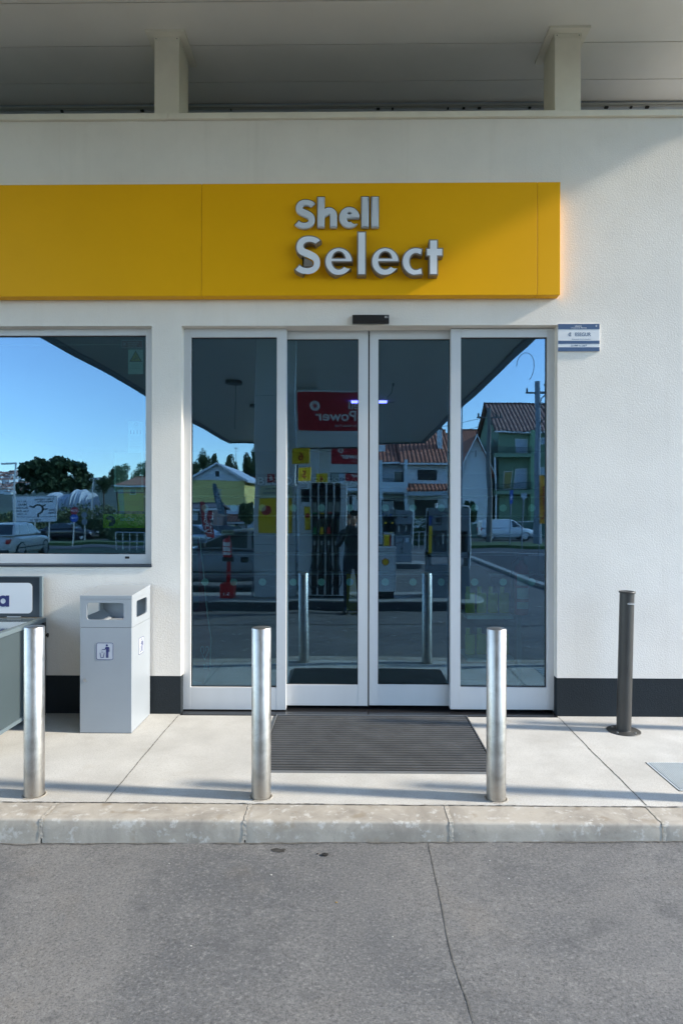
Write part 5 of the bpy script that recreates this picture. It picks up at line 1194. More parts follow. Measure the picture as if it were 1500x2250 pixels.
# --- green house
Y = -56.3; zg = gz(0, Y)
e, cx = house('green_house', 'tall green house with pale shutters, balconies and a brown tiled roof', Mx(1093, Y), Mx(1300, Y), Y, 9, zg, Mz(943, Y), Mz(889, Y - 4.5), 'x', H_green, T_brown, 0.45,
    [(Mx(1128, Y), Mx(1155, Y), Mz(996, Y), Mz(964, Y), M_shut), (Mx(1128, Y), Mx(1155, Y), Mz(1070, Y), Mz(1033, Y), M_shut), (Mx(1184, Y), Mx(1200, Y), Mz(975, Y), Mz(962, Y), M_shut), (Mx(1184, Y), Mx(1200, Y), Mz(1043, Y), Mz(1030, Y), M_shut), (Mx(1104, Y), Mx(1120, Y), Mz(1070, Y), Mz(1036, Y), mat('ochre_shutter', (0.34, 0.28, 0.10), 0.8))])
for pz in (1008, 1083):
    bl = MB().box(Mx(1079, Y) - cx, Mx(1160, Y) - cx, 0.01, 1.2, Mz(pz, Y) - zg, Mz(pz - 8, Y) - zg).build('balcony', H_green, e)
    mb = MB()
    for k in range(34): x = Mx(1079, Y) - cx + (Mx(1160, Y) - Mx(1079, Y)) * k / 33; mb.box(x - 0.015, x + 0.015, 1.13, 1.16, Mz(pz - 8, Y) - zg, Mz(pz - 22, Y) - zg)
    mb.box(Mx(1079, Y) - cx, Mx(1160, Y) - cx, 1.12, 1.17, Mz(pz - 22, Y) - zg, Mz(pz - 23, Y) - zg); mb.build('railing', M_black, bl)
MB().box(Mx(1160, Y) - cx, Mx(1178, Y) - cx, 0.01, 0.9, 0, Mz(946, Y) - zg).build('stair_bay', mat('house_green_pale', (0.22, 0.36, 0.22), 0.9), e)
MB().box(Mx(1079, Y) - cx, Mx(1082, Y) - cx, 0.9, 1.1, 0, Mz(1008, Y) - zg).build('balcony_post', M_winf, e)
# front wall of the gardens with a dark gateway canopy
Y = -50.5; zg = gz(0, Y)
gw = empty('garden_wall', (Mx(1060, Y), Y, zg), 0, 'long garden wall with pale coping in front of the green house', 'wall'); L_ = Mx(1200, Y) - Mx(1060, Y) + 3
MB().box(-1, L_, -0.2, 0, 0, 1.5).build('wall', mat('garden_wall_green', (0.10, 0.16, 0.13), 0.9, var=0.1), gw); MB().box(-1.02, L_, -0.25, 0.05, 1.5, 1.58).build('coping', H_white, gw)
# --- left: yellow gabled house
Y = -50; zg = gz(0, Y)
x0, x1 = Mx(418, Y), Mx(537, Y)
e, cx = house('yellow_house', 'yellow walled house with white gable, small square window and white base', x0, x1, Y, 12, zg, Mz(1056, Y), Mz(1023, Y), 'y', H_yel, mat('pale_sheet_roof', (0.50, 0.55, 0.60), 0.5), 0.35, [(Mx(475, Y), Mx(481, Y), Mz(1048, Y), Mz(1040, Y), M_brk)], gable=H_white)
MB().box(-(x1 - x0) / 2 - 0.02, (x1 - x0) / 2 + 0.02, -12, 0.02, 0, Mz(1109, Y) - zg).build('white_base', H_white, e)
Y = -46; e, cx = house('shed', 'low white shed with a red tiled lean roof before the yellow house', Mx(497, Y), Mx(548, Y), Y, 4, zg, Mz(1146, Y), Mz(1134, Y - 2), 'x', H_white, T_red, 0.3, [(Mx(520, Y), Mx(524, Y), Mz(1163, Y), Mz(1150, Y), M_brk)])
Y = -58; house('red_roofed_house', 'grey house with red hipped roof right of the yellow house', Mx(538, Y), Mx(600, Y), Y, 9, zg, Mz(1073, Y), Mz(1054, Y - 4), 'x', H_grey, T_red, 0.4, [(Mx(545, Y), Mx(552, Y), Mz(1108, Y), Mz(1090, Y), M_win)])
Y = -60; house('bungalow', 'ochre bungalow with a shallow terracotta roof behind the posters', Mx(275, Y), Mx(345, Y), Y, 10, zg, Mz(1066, Y), Mz(1053, Y - 5), 'x', H_och, T_red, 0.6, [(Mx(290, Y), Mx(300, Y), Mz(1085, Y), Mz(1074, Y), M_win)])
Y = -40; e, cx = house('market_hall', 'dark low roofed sales yard building behind the parked cars', Mx(380, Y), Mx(468, Y), Y, 5, gz(0, Y), Mz(1118, Y), Mz(1110, Y - 2), 'x', mat('dark_shopfront', (0.06, 0.05, 0.06), 0.6), mat('dark_roof', (0.10, 0.09, 0.10), 0.7), 0.3, [(Mx(425, Y), Mx(433, Y), Mz(1140, Y), Mz(1122, Y), M_shut), (Mx(455, Y), Mx(466, Y), Mz(1140, Y), Mz(1122, Y), M_redp)])

# ------------------------------------------------------------------ road, verge, kerbs
M_asph = mat('asphalt', (0.055, 0.057, 0.062), 0.85, var=0.15, vscale=2)
rd = sheet('street', [4.85, 8, 14, 30, 80], [-8, -14, -20, -26, -30.5], lambda x, y: gz(x, y) - 0.012, M_asph); tag(rd, kind='structure')
rd2 = sheet('street', [-80, -40, -20, -8, 4.85, 20, 80], [-30.6, -33, -36.5], lambda x, y: gz(x, y) - 0.010, M_asph); tag(rd2, kind='structure')
mk = empty('road_marking'); tag(mk, kind='structure')
v = []
for i, x in enumerate([4.9, 7, 9, 12, 20, 40]): v += [(x, -24.9 + 0.03 * x, gz(x, -24.9) + 0.002), (x, -25.15 + 0.03 * x, gz(x, -25.1) + 0.002)]
MB().add(v, [(2 * i, 2 * i + 1, 2 * i + 3, 2 * i + 2) for i in range(5)]).build('white_line', M_white, mk, fixn=False)
ek = empty('edge_kerb'); tag(ek, kind='structure')
MB().add([(x, y, gz(x, y) + dz) for y in (-3, -14, -20, -30.5) for x, dz in ((4.62, -0.05), (4.62, 0.07), (4.84, 0.07), (4.84, -0.1))], [(i * 4 + a, i * 4 + a + 1, i * 4 + a + 5, i * 4 + a + 4) for i in range(3) for a in range(3)]).build('edge_stone', M_isl, ek)
vg = empty('verge'); tag(vg, kind='structure')
v = []
for x in (5.5, 12, 30): v += [(x, -31.0, gz(x, -31) - 0.05), (x, -31.0, gz(x, -31) + 0.15), (x, -31.25, gz(x, -31) + 0.15), (x, -42, gz(x, -42) + 0.12)]
MB().add(v, [(i * 4 + a, i * 4 + a + 1, i * 4 + a + 5, i * 4 + a + 4) for i in range(2) for a in range(3)]).build('verge_grass', mat('verge_green', (0.06, 0.10, 0.03), 0.95, var=0.5, vscale=1.5), vg)
v = []
for x in (-70, -30, -9): v += [(x, -37.5, gz(x, -37.5) - 0.05), (x, -37.5, gz(x, -37.5) + 0.15), (x, -41, gz(x, -41) + 0.2)]
MB().add(v, [(i * 3 + a, i * 3 + a + 1, i * 3 + a + 4, i * 3 + a + 3) for i in range(2) for a in range(2)]).build('verge_grass', mat('verge_green', (0.06, 0.10, 0.03)), vg)
lot = sheet('car_park', [-60, -30, -9, 4, 14, 26, 60], [-42.5, -46, -49, -50.2], lambda x, y: gz(x, y) + 0.03, M_asph); tag(lot, kind='structure')

# ------------------------------------------------------------------ poles and wires
M_pole = mat('weathered_pole', (0.16, 0.155, 0.15), 0.85, var=0.25, vscale=1.5); M_conc = mat('grey_steel_pole', (0.20, 0.23, 0.27), 0.6, var=0.1); M_wire = mat('black_cable', (0.03, 0.03, 0.035), 0.6)
def upole(px, D, pytop, r, label, mt, arms=True):
    y = 5.717 - D; x = Mx(px, y); z0 = gz(x, y); z1 = Mz(pytop, y)
    e = empty('utility_pole', (x, y, z0), 0, label, 'utility pole', 'wooden and concrete poles across the road')
    MB().tube((0, 0, -0.2), (0, 0, z1 - z0), r, r * 0.66, n=14).build('pole', mt, e)
    if arms:
        mb = MB(); mb.box(-0.8, 0.9, -0.05, 0.05, z1 - z0 - 0.75, z1 - z0 - 0.65); mb.build('cross_arm', M_pole, e)
        for u in (-0.7, 0.5, 0.8): MB().tube((u, 0, z1 - z0 - 0.65), (u, 0, z1 - z0 - 0.42), 0.06, n=8).build('insulator', M_black, e)
    return Vector((x, y, z1))
pa = upole(1072, 45, 896, 0.20, 'weathered timber pole with tangled wires before the white cottage', M_pole)
pb = upole(1180.5, 43, 838, 0.24, 'tall grey pole with cross arm at the right of the mirrored street', M_conc)
pc = upole(1017, 40, 893, 0.05, 'thin steel lamp pole at the frame beside the chimney house', M_conc, False)
def wire(a, b_, sag, name='overhead_wire', label='thin black overhead wire between the utility poles', r=0.018):
    pts = [a.lerp(b_, t / 12) - Vector((0, 0, sag * 4 * (t / 12) * (1 - t / 12))) for t in range(13)]
    tag(MB().path(pts, r, 5).build(name, M_wire), label, 'cable', 'overhead wires behind the camera')
wire(pa - Vector((0, 0, .6)), Vector((Mx(860, -60), -60, Mz(930, -60))), 0.6); wire(pa - Vector((0, 0, 1.1)), Vector((Mx(860, -60), -60, Mz(955, -60))), 0.6)
wire(pa - Vector((0, 0, 1.0)), pb - Vector((0, 0, 3.0)), 0.5); wire(pb - Vector((0, 0, 1.2)), pb + Vector((12, -2, -4.5)), 0.6); wire(pb - Vector((0, 0, .6)), pb + Vector((14, -2, 0.3)), 0.4)
loop_ = [pb + Vector((0.1 + 0.55 * math.cos(R(a)) - 0.9, 0, 0.9 + 0.9 * math.sin(R(a)))) for a in range(-60, 200, 20)]
tag(MB().path(loop_, 0.02, 5).build('loose_cable', M_wire), 'loop of loose cable above the top of the tall grey pole', 'cable')
tang = [pa + Vector((0.25 + 0.3 * math.sin(k * 1.9), 0.15 * math.cos(k * 2.3), -0.3 - k * 0.28)) for k in range(9)]
tag(MB().path(tang, 0.03, 5).build('loose_cable', M_wire), 'tangle of loose cable at the top of the timber pole', 'cable')
tang = [pb + Vector((0.35 + 0.3 * math.sin(k * 1.7), 0.2 * math.cos(k * 2.1), -0.2 - k * 0.42)) for k in range(9)]
tag(MB().path(tang, 0.035, 5).build('loose_cable', M_wire), 'tangle of loose cable beside the top of the tall grey pole', 'cable')

# ------------------------------------------------------------------ road signs
def sign_post(name, px, D, label, cat='road sign'):
    y = 5.717 - D; x = Mx(px, y); e = empty(name, (x, y, gz(x, y)), 0, label, cat); return e, x, y, gz(x, y)
e, x, y, z0 = sign_post('crossing_sign', 1123, 38, 'blue upright pedestrian crossing sign on a thin post by the street')
mb = MB(); mb.tube((0, -0.03, 0), (0, -0.03, Mz(1080, y) - z0), 0.035, n=10); mb.build('post', M_conc, e)
w = 4 / 1420 * 38; za, zb_ = Mz(1073.5, y) - z0, Mz(1104, y) - z0
bl = MB().box(-w, w, 0, 0.04, zb_, za).build('sign_face', M_pblue, e)
mb = MB(); shape(mb, [(-0.07, zb_ + .25), (0.07, zb_ + .25), (0.0, zb_ + .62)], (0, 0.04, 0), 180, 0.001, 0.004); mb.build('white_symbol', M_white, bl)
e, x, y, z0 = sign_post('shield_sign', 1150.5, 34, 'small pale shield shaped sign on a thin post before the green house')
mb = MB(); mb.tube((0, -0.03, 0), (0, -0.03, Mz(1085, y) - z0), 0.03, n=10); mb.build('post', M_conc, e)
mb = MB(); za = Mz(1081, y) - z0; shape(mb, [(-0.14, za), (0.14, za), (0.14, za - 0.2), (0, za - 0.38), (-0.14, za - 0.2)], (0, 0, 0), 180, 0, 0.03); mb.build('shield', M_shut, e)
# roundabout direction board
D = 44; y = 5.717 - D; xa = Mx(31, y); xb = Mx(122, y); za = Mz(1090, y); zb_ = Mz(1148, y); z0 = gz(xa, y)
e = empty('direction_board', ((xa + xb) / 2, y, z0), 0, 'large white roundabout direction board on posts, mirrored in the display window', 'road sign'); W = xb - xa; H = za - zb_; zz = zb_ - z0
MB().prism(rrect(-W / 2, W / 2, zz, zz + H, 0.08), -0.05, 0, 'y').build('board', M_white, e)
for u in (-0.30, 0.0, 0.33): MB().tube((W * u, -0.08, 0), (W * u, -0.08, zz + H * 0.9), 0.045, n=10).build('post', M_rim, e)
O = (0, 0, zz)
def bt(s, px0, px1, py0, py1):
    # photo window crop pixels to board coordinates (mirrored)
    U = lambda q: -((31 + (q - 213) / (820 - 213) * 91 - 76.5) / 91 * W); V = lambda q: H * (1 - (q - 275) / (665 - 275))
    text(e, s, U(px1), U(px0), V(py1), V(py0), O, 180, 0.002, M_black, 0.02, depth=0.006)
bt('A das Lebres', 515, 780, 305, 338); bt('Manjoeira', 548, 755, 345, 378); bt('Sete', 708, 800, 468, 498); bt('Casas', 700, 808, 508, 542); bt('N 115', 285, 402, 338, 368); bt('MARL', 285, 410, 382, 416); bt('Bucelas', 262, 424, 430, 464); bt('S.to Antão', 228, 438, 478, 512); bt('do Tojal', 282, 415, 528, 560); bt('150 m', 455, 598, 612, 645)
U = lambda q: -((31 + (q - 213) / (820 - 213) * 91 - 76.5) / 91 * W); V = lambda q: H * (1 - (q - 275) / (665 - 275))
me = stroke_mesh([([(U(565), V(585)), (U(565), V(545))] + [(U(562) + 0.30 * math.cos(R(a)), V(470) + 0.30 * math.sin(R(a))) for a in range(262, -30, -14)][:18] , 0.11), ([(U(620), V(470)), (U(690), V(470))], 0.09), ([(U(610), V(430)), (U(662), V(402))], 0.09), ([(U(505), V(440)), (U(445), V(418))], 0.09)], 0, 0.02, lambda u, v: (u, v), 0.006)
place_mesh(me, 'roundabout_symbol', e, O, 180, 0.005, M_black)
mb = MB(); ring(mb, rrect(-W / 2 + .03, W / 2 - .03, 0.03, H - .03, 0.06), rrect(-W / 2 + .05, W / 2 - .05, 0.05, H - .05, 0.05), O, 180, 0.001, 0.003); panel(mb, -W / 2 + .05, W / 2 - .05, V(590), V(583), O, 180, 0.001, 0.004); mb.build('border', M_black, e)
# stop and arrow signs
e, x, y, z0 = sign_post('stop_sign', 161.5, 40, 'red octagonal STOP sign over a round blue arrow sign on one leaning post')
MB().tube((-0.1, -0.05, 0), (0, -0.05, Mz(1119, y) - z0), 0.04, n=10).build('post', M_rim, e)
r_ = 9.5 / 1420 * D; cz = Mz(1125, y) - z0; r_ = 9.3 * 40 / 1420
mb = MB(); shape(mb, disc_pts(0, cz, r_, 8, R(22.5)), (0, 0, 0), 180, 0, 0.02); o_ = mb.build('stop_plate', M_redp, e)
text(o_, 'STOP', -r_ * .72, r_ * .72, cz - 0.075, cz + 0.075, (0, 0, 0), 180, 0.021, M_white, 0.03)
cz = Mz(1141, y) - z0; mb = MB(); shape(mb, disc_pts(0, cz, r_ * .98, 28), (0, 0, 0), 180, 0, 0.02); o_ = mb.build('arrow_plate', M_pblue, e)
mb = MB(); shape(mb, [(r_ * .7, cz + .02), (-r_ * .3, cz + .02), (-r_ * .3, cz + .08), (-r_ * .7, cz), (-r_ * .3, cz - .08), (-r_ * .3, cz - .02), (r_ * .7, cz - .02)][::-1], (0, 0, 0), 180, 0.021, 0.024)
mb.v = [(-a, b_, c) for a, b_, c in mb.v]; mb.build('white_arrow', M_white, o_)
e, x, y, z0 = sign_post('round_sign', 185, 46, 'pair of faded round signs seen from behind, right of the STOP sign')
MB().tube((0, -0.05, 0), (0, -0.05, Mz(1128, y) - z0), 0.04, n=10).build('post', M_rim, e)
for q in (1134, 1149): mb = MB(); shape(mb, disc_pts(0, Mz(q, y) - z0, 0.22, 24), (0, 0, 0), 180, 0, 0.02); mb.build('round_plate', M_conc, e)
e, x, y, z0 = sign_post('lamp_post', 41, 43, 'tall thin lamp post crossing the roundabout board', 'lamp post'); MB().tube((0, 0.3, 0), (0, 0.3, Mz(1022, y) - z0), 0.07, 0.05, n=10).build('pole', M_rim, e); MB().box(-0.9, 0.05, 0.25, 0.35, Mz(1022, y) - z0 - 0.05, Mz(1022, y) - z0 + 0.05).build('lamp_arm', M_rim, e)
e, x, y, z0 = sign_post('lamp_post', 206, 60, 'thin lamp post with twin curled arms beside the white tarpaulin heap', 'lamp post'); h_ = Mz(1052, y) - z0; MB().tube((-0.2, 0, 0), (0, 0, h_), 0.07, 0.05, n=10).build('pole', M_rim, e)
for s in (-1, 1): MB().path([(s * 0.02, 0, h_)] + [(s * (0.22 + 0.2 * math.cos(R(a))), 0, h_ + 0.05 + 0.15 * math.sin(R(a))) for a in range(200, -60, -20)], 0.035, 6).build('curled_arm', M_rim, e)

# ------------------------------------------------------------------ feather flags
def feather(px0, px1, py0, py1, D, mt, label, txts, pole=True, shp=0):
    y = 5.717 - D; x0, x1 = Mx(px0, y), Mx(px1, y); z1, z0_ = Mz(py0, y), Mz(py1, y); zg = gz(x0, y)
    e = empty('feather_flag', ((x0 + x1) / 2, y, zg), 0, label, 'flag'); W = x1 - x0; H = z1 - z0_; zb = z0_ - zg
    lf, rt = [], []
    for k in range(13):
        t = k / 12
        if shp == 0: a = -W / 2 + W * 0.5 * t ** 1.2; b_ = -W / 2 + W * (0.12 + 0.88 * min(1, (0.1 + t * 1.15)) ** 0.8)
        else: a = -W / 2; b_ = W / 2 - (W * 0.6 * max(0, 1 - t * 6) ** 1.5)
        lf.append((a, zb + H * (1 - t))); rt.append((b_, zb + H * (1 - t) - (0.05 * H if shp == 0 else 0) * t))
    mb = MB(); shape(mb, [(-p[0], p[1]) for p in lf[::-1] + rt][::-1], (0, 0, 0), 180, 0.0, 0.012)
    for i, vv in enumerate(mb.v): mb.v[i] = (vv[0], vv[1] + 0.05 * math.sin(vv[2] * 5), vv[2])
    fl = mb.build('cloth', mt, e)
    mb = MB(); mb.path([(lf[0][0] - 0.02, 0.03, zb + H), (lf[6][0] - 0.02, 0.03, lf[6][1]), (lf[12][0] - 0.02, 0.03, zb), (lf[12][0] - 0.02, 0.03, 0)], 0.02, 6); mb.build('pole', M_conc, e)
    return e, fl, W, H, zb
e, fl, W, H, zb = feather(438, 470, 1101, 1180, 22, M_redp, 'red feather flag with white lettering at the left of the mirrored forecourt', None)
text(fl, 'V-Power', -W * 0.22, W * 0.12, zb + H * 0.10, zb + H * 0.84, (0, 0.06, 0), 180, 0.02, M_white, 0.04, rot=90)
text(fl, 'Shell', -W * 0.44, -W * 0.28, zb + H * 0.08, zb + H * 0.4, (0, 0.06, 0), 180, 0.02, M_white, 0.03, rot=90)
e, fl, W, H, zb = feather(466, 493, 1063, 1128, 34, mat('slate_flag_cloth', (0.10, 0.16, 0.22), 0.7), 'slate blue feather flag with pale lettering in front of the yellow wall', None)
text(fl, 'USADOS', -W * 0.25, W * 0.15, zb + H * 0.1, zb + H * 0.85, (0, 0.06, 0), 180, 0.02, M_shut, 0.03, rot=90)
e, fl, W, H, zb = feather(1184, 1206, 1045, 1152, 25, mat('orange_flag_cloth', (0.75, 0.32, 0.02), 0.7), 'orange feather flag with red lettering at the right edge of the right pane', None, shp=1)
text(fl, 'JÁ ABRIU', -W * 0.34, W * 0.36, zb + H * 0.08, zb + H * 0.80, (0, 0.06, 0), 180, 0.02, M_redp, 0.03, rot=90)

# ------------------------------------------------------------------ railings
def railing(px0, px1, D, pt, label, n_=6, mt=M_rim):
    y = 5.717 - D; x0, x1 = Mx(px0, y), Mx(px1, y); z0 = gz(x0, y); z1 = Mz(pt, y) - z0
    e = empty('railing', (x0, y, z0), 0, label, 'railing')
    for k in range(n_): x = (x1 - x0) * k / (n_ - 1); MB().tube((x, 0, 0), (x, 0, z1), 0.03, n=8).build('rail_post', mt, e)
    MB().tube((0, 0, z1), (x1 - x0, 0, z1), 0.03, n=8).build('top_rail', mt, e); MB().tube((0, 0, z1 * 0.5), (x1 - x0, 0, z1 * 0.5), 0.025, n=8).build('middle_rail', mt, e)
railing(908, 946, 36, 1171, 'white tube railing in front of the hedge', 4); railing(255, 335, 33, 1172, 'white barrier railing in the lower corner of the display window', 6)

# ------------------------------------------------------------------ trees and shrubs
def leaf_mat(name, a, b_):
    m, n, l, bs = nodes_mat(name); oi = n.new('ShaderNodeTexCoord').outputs['Object']
    c = rgb_mix(n, l, (*a, 1), (*b_, 1), ramp(n, l, noise(n, l, oi, 1.4, 4, 0.7), [(0.3, 0), (0.7, 1)])); l.new(c, bs.inputs['Base Color']); bs.inputs['Roughness'].default_value = 0.8
    return m
L_pine = leaf_mat('pine_foliage', (0.020, 0.040, 0.014), (0.045, 0.075, 0.022)); L_dk = leaf_mat('dark_foliage', (0.03, 0.055, 0.02), (0.07, 0.11, 0.035)); L_ol = leaf_mat('olive_foliage', (0.055, 0.075, 0.03), (0.11, 0.13, 0.05)); M_bark = mat('bark', (0.09, 0.06, 0.04), 0.9, var=0.3)
def leafmass(clumps, nleaf, size, mt, name, parent, rs):
    V, F_ = [], []
    for cx, cy, cz, rx, ry, rz_ in clumps:
        k = nleaf
        for _ in range(k):
            u = rs.normal(size=3); u /= np.linalg.norm(u); r = (0.55 + 0.5 * rs.random()) 
            p = np.array([cx + u[0] * rx * r, cy + u[1] * ry * r, cz + u[2] * rz_ * r])
            a = rs.normal(size=3); a /= np.linalg.norm(a); b_ = np.cross(a, rs.normal(size=3)); b_ /= np.linalg.norm(b_); s = size * (0.6 + 0.8 * rs.random())
            o = len(V); V += [tuple(p + a * s), tuple(p + b_ * s * .6), tuple(p - a * s), tuple(p - b_ * s * .6)]; F_.append((o, o + 1, o + 2, o + 3))
    return MB().add(V, F_).build(name, mt, parent, fixn=False)
def tree(name, label, px, D, pytop, width_px, pybot, mt, kind='round', seed=1, group='trees beyond the street', zb=None):
    y = 5.717 - D; x = Mx(px, y); zt_ = Mz(pytop, y); zc0 = Mz(pybot, y); w = width_px / 1420 * D / 2; z0 = gz(x, y) if zb is None else zb
    e = empty(name, (x, y, z0), 0, label, 'tree', group); rs = np.random.RandomState(seed); H = zt_ - z0; hc = zt_ - zc0; cl = []
    if kind == 'pine':
        for k in range(70):
            a = rs.random() * 6.28; q = math.sqrt(rs.random()); cl.append((w * .85 * q * math.cos(a), w * .7 * q * math.sin(a), H - hc * (0.14 + 0.30 * q ** 2.2 + 0.50 * rs.random()), w * .20, w * .22, hc * .14))
    elif kind == 'cone':
        for k in range(40):
            t = rs.random() ** 1.3; a = rs.random() * 6.28; q = (1 - t) ** 0.6 * 1.05; cl.append((w * q * math.cos(a), w * q * math.sin(a), H - hc * (1 - t) * 0.95 - 0.3, w * (.14 + .26 * (1 - t)), w * .3, hc * (.05 + .05 * rs.random())))
    else:
        for k in range(34):
            u = rs.normal(size=3); u /= np.linalg.norm(u); q = rs.random() ** 0.4 * 0.72; s_ = rs.uniform(.6, 1.15); cl.append((w * u[0] * q, w * u[1] * q, H - hc / 2 + hc / 2 * u[2] * q * 1.15, w * .32 * s_, w * .32 * s_, hc * .17 * s_))
    leafmass(cl, 130, max(0.10, w * 0.055), mt, 'crown', e, rs)
    mb = MB(); mb.tube((0, 0, -0.3), (0, 0, H - hc * 0.5), w * 0.09, w * 0.05, n=10)
    for k in range(6):
        c = cl[k]; mb.path([(0, 0, H - hc * 0.85), (c[0] * .5, c[1] * .5, (H - hc * .8 + c[2]) / 2), (c[0], c[1], c[2])], [w * .05, w * .03, w * .012], 6)
    mb.build('trunk', M_bark, e); return e
tree('stone_pine', 'broad dark umbrella pine behind the white tarpaulin heap', 121, 112, 996, 176, 1086, L_pine, 'pine', 3)
for i, (px, D, top, wp, bot, mt, kd, lb) in enumerate(((262, 92, 1014, 62, 1078, L_ol, 'round', 'olive green round tree behind the ochre bungalow'), (318, 96, 1018, 60, 1085, L_dk, 'round', 'dark round tree right of the olive one behind the bungalow'), (232, 100, 1042, 50, 1085, L_dk, 'round', 'low dark tree between the umbrella pine and the bungalow'),
        (446, 100, 989, 40, 1050, L_dk, 'round', 'dark bushy tree rising behind the left of the yellow house'), (470, 104, 996, 26, 1050, L_dk, 'round', 'narrower dark tree behind the gable of the yellow house'), (508, 96, 1000, 36, 1064, L_ol, 'round', 'loose olive tree behind the right slope of the gable'), (543, 92, 997, 36, 1064, L_dk, 'round', 'dark tree behind the red hipped roof'), (560, 90, 984, 24, 1064, L_dk, 'round', 'tall slim tree at the edge of the broad column'),
        (425, 110, 1012, 30, 1060, L_ol, 'round', 'low tree at the frame left of the yellow house'), (588, 98, 1004, 34, 1062, L_dk, 'round', 'dark round tree mostly hidden by the broad column'), (545, 44, 1102, 40, 1150, L_dk, 'round', 'small dark spiky tree before the grey house'), (1033, 46, 1098, 32, 1150, L_dk, 'round', 'small dark tree in front of the white cottage'))):
    tree('broadleaf_tree', lb, px, D, top, wp, bot, mt, kd, 10 + i)
rs = np.random.RandomState(5)
def hedge(label, px0, px1, D, pyt, mt, nleaf=200, zb=None, dpx=1.2, name='hedge'):
    y = 5.717 - D; x0, x1 = Mx(px0, y), Mx(px1, y); z0 = gz(x0, y) if zb is None else zb; z1 = Mz(pyt, y) - z0; n_ = max(2, int((x1 - x0) / 1.1))
    e = empty(name, (x0, y, z0), 0, label, 'hedge'); cl = []
    for k in range(n_):
        for q in range(2): cl.append(((x1 - x0) * (k + .5) / n_, rs.uniform(-.5, .5) * dpx, z1 * (0.28 + 0.44 * q) + rs.uniform(-.1, .1), (x1 - x0) / n_ * .75, dpx * .6, z1 * .32))
    leafmass(cl, nleaf, max(0.07, D * 0.0022), mt, 'leaves', e, rs)
    MB().box(0, x1 - x0, -0.1, 0.1, 0, z1 * 0.6).build('stems', L_pine, e)
hedge('clipped dark green hedge with white railing before the chimney house', 905, 962, 43, 1136, L_dk); hedge('rough green hedge low along the street before the white van', 985, 1016, 42, 1172, L_dk, 140)
hedge('tangled shrubs filling the slope behind the STOP sign', 118, 262, 54, 1112, L_ol, 190, None, 1.6, 'shrubbery'); hedge('shrubs along the foot of the ochre bungalow', 240, 335, 50, 1128, L_dk, 150, None, 1.4, 'shrubbery')
bk = MB(); 
v = []; rs2 = np.random.RandomState(9)
# overgrown bank behind the direction board
yb = [-50, -54, -58, -66, -120]; zb_ = [0.0, 1.3, 1.8, 2.0, 2.6]
xsb = [-80, -60, -45, -36, -31, -27, -23.5, -21]
for y_, zz_ in zip(yb, zb_):
    for x_ in xsb: v.append((x_, y_, gz(x_, y_) + zz_ * (1 if x_ < -24 else max(0.0, (-21 - x_) / 3.0)) + rs2.uniform(-.2, .2) * (zz_ > 0)))
nx = len(xsb); bank = MB().add(v, [(j * nx + i, j * nx + i + 1, (j + 1) * nx + i + 1, (j + 1) * nx + i) for j in range(4) for i in range(nx - 1)]).build('bank', L_dk, None, fixn=False); tag(bank, kind='structure')
cl = []
for k in range(150):
    x_ = rs2.uniform(-44, -21.5); t = rs2.random(); y_ = -50 - 8 * t; z_ = gz(x_, y_) + np.interp(-y_, [50, 54, 58], [0.0, 1.3, 1.8]) * (1 if x_ < -24 else .6) + 0.25; cl.append((x_, y_, z_, 0.8, 0.8, 0.55))
tag(leafmass(cl, 70, 0.16, L_ol, 'undergrowth', None, rs2), 'rough olive green undergrowth covering the bank behind the direction board', 'undergrowth', kind='stuff')
# white tarpaulin over a heap
D = 68; y = 5.717 - D; x0, x1 = Mx(72, y), Mx(216, y); W = x1 - x0; zb2 = Mz(1112, y); zt_ = Mz(1075, y); nx, ny = 260, 24; v = []
for j in range(ny + 1):
    for i in range(nx + 1):
        u = i / nx; s = j / ny; env = min(1, 0.45 + u / 0.5) * min(1, u / .04) ** .5 * min(1, (1 - u) / 0.06) ** 0.6 if 0 < u < 1 else 0
        a = math.pi * s; hgt = (zt_ - zb2 + 1.6) * env * (math.sin(a) ** 0.5) * (0.88 + 0.06 * math.sin(u * 9 + 1) + 0.05 * math.sin(u * 17 + 2) + 0.025 * math.sin(u * 41))
        fold = 0.09 * math.sin(u * 190 + 9 * math.sin(u * 13) + 2 * s) * math.sin(a) ** 0.3 + 0.1 * math.sin(u * 131 + s * 3)
        v.append((x0 + W * u, y + (2.2 * math.cos(a)) * (1 if s < .5 else 1) + fold, zb2 - 1.6 + hgt + 0.05 * math.sin(u * 47 + s * 4)))
hp = MB().add(v, [(j * (nx + 1) + i, j * (nx + 1) + i + 1, (j + 1) * (nx + 1) + i + 1, (j + 1) * (nx + 1) + i) for j in range(ny) for i in range(nx)], smooth=True).build('tarpaulin_heap', mat('white_tarpaulin', (0.42, 0.45, 0.48), 0.6, var=0.08, vscale=2), None, fixn=False)
tag(hp, 'long heap under a wrinkled white tarpaulin in front of the umbrella pine', 'covered heap')
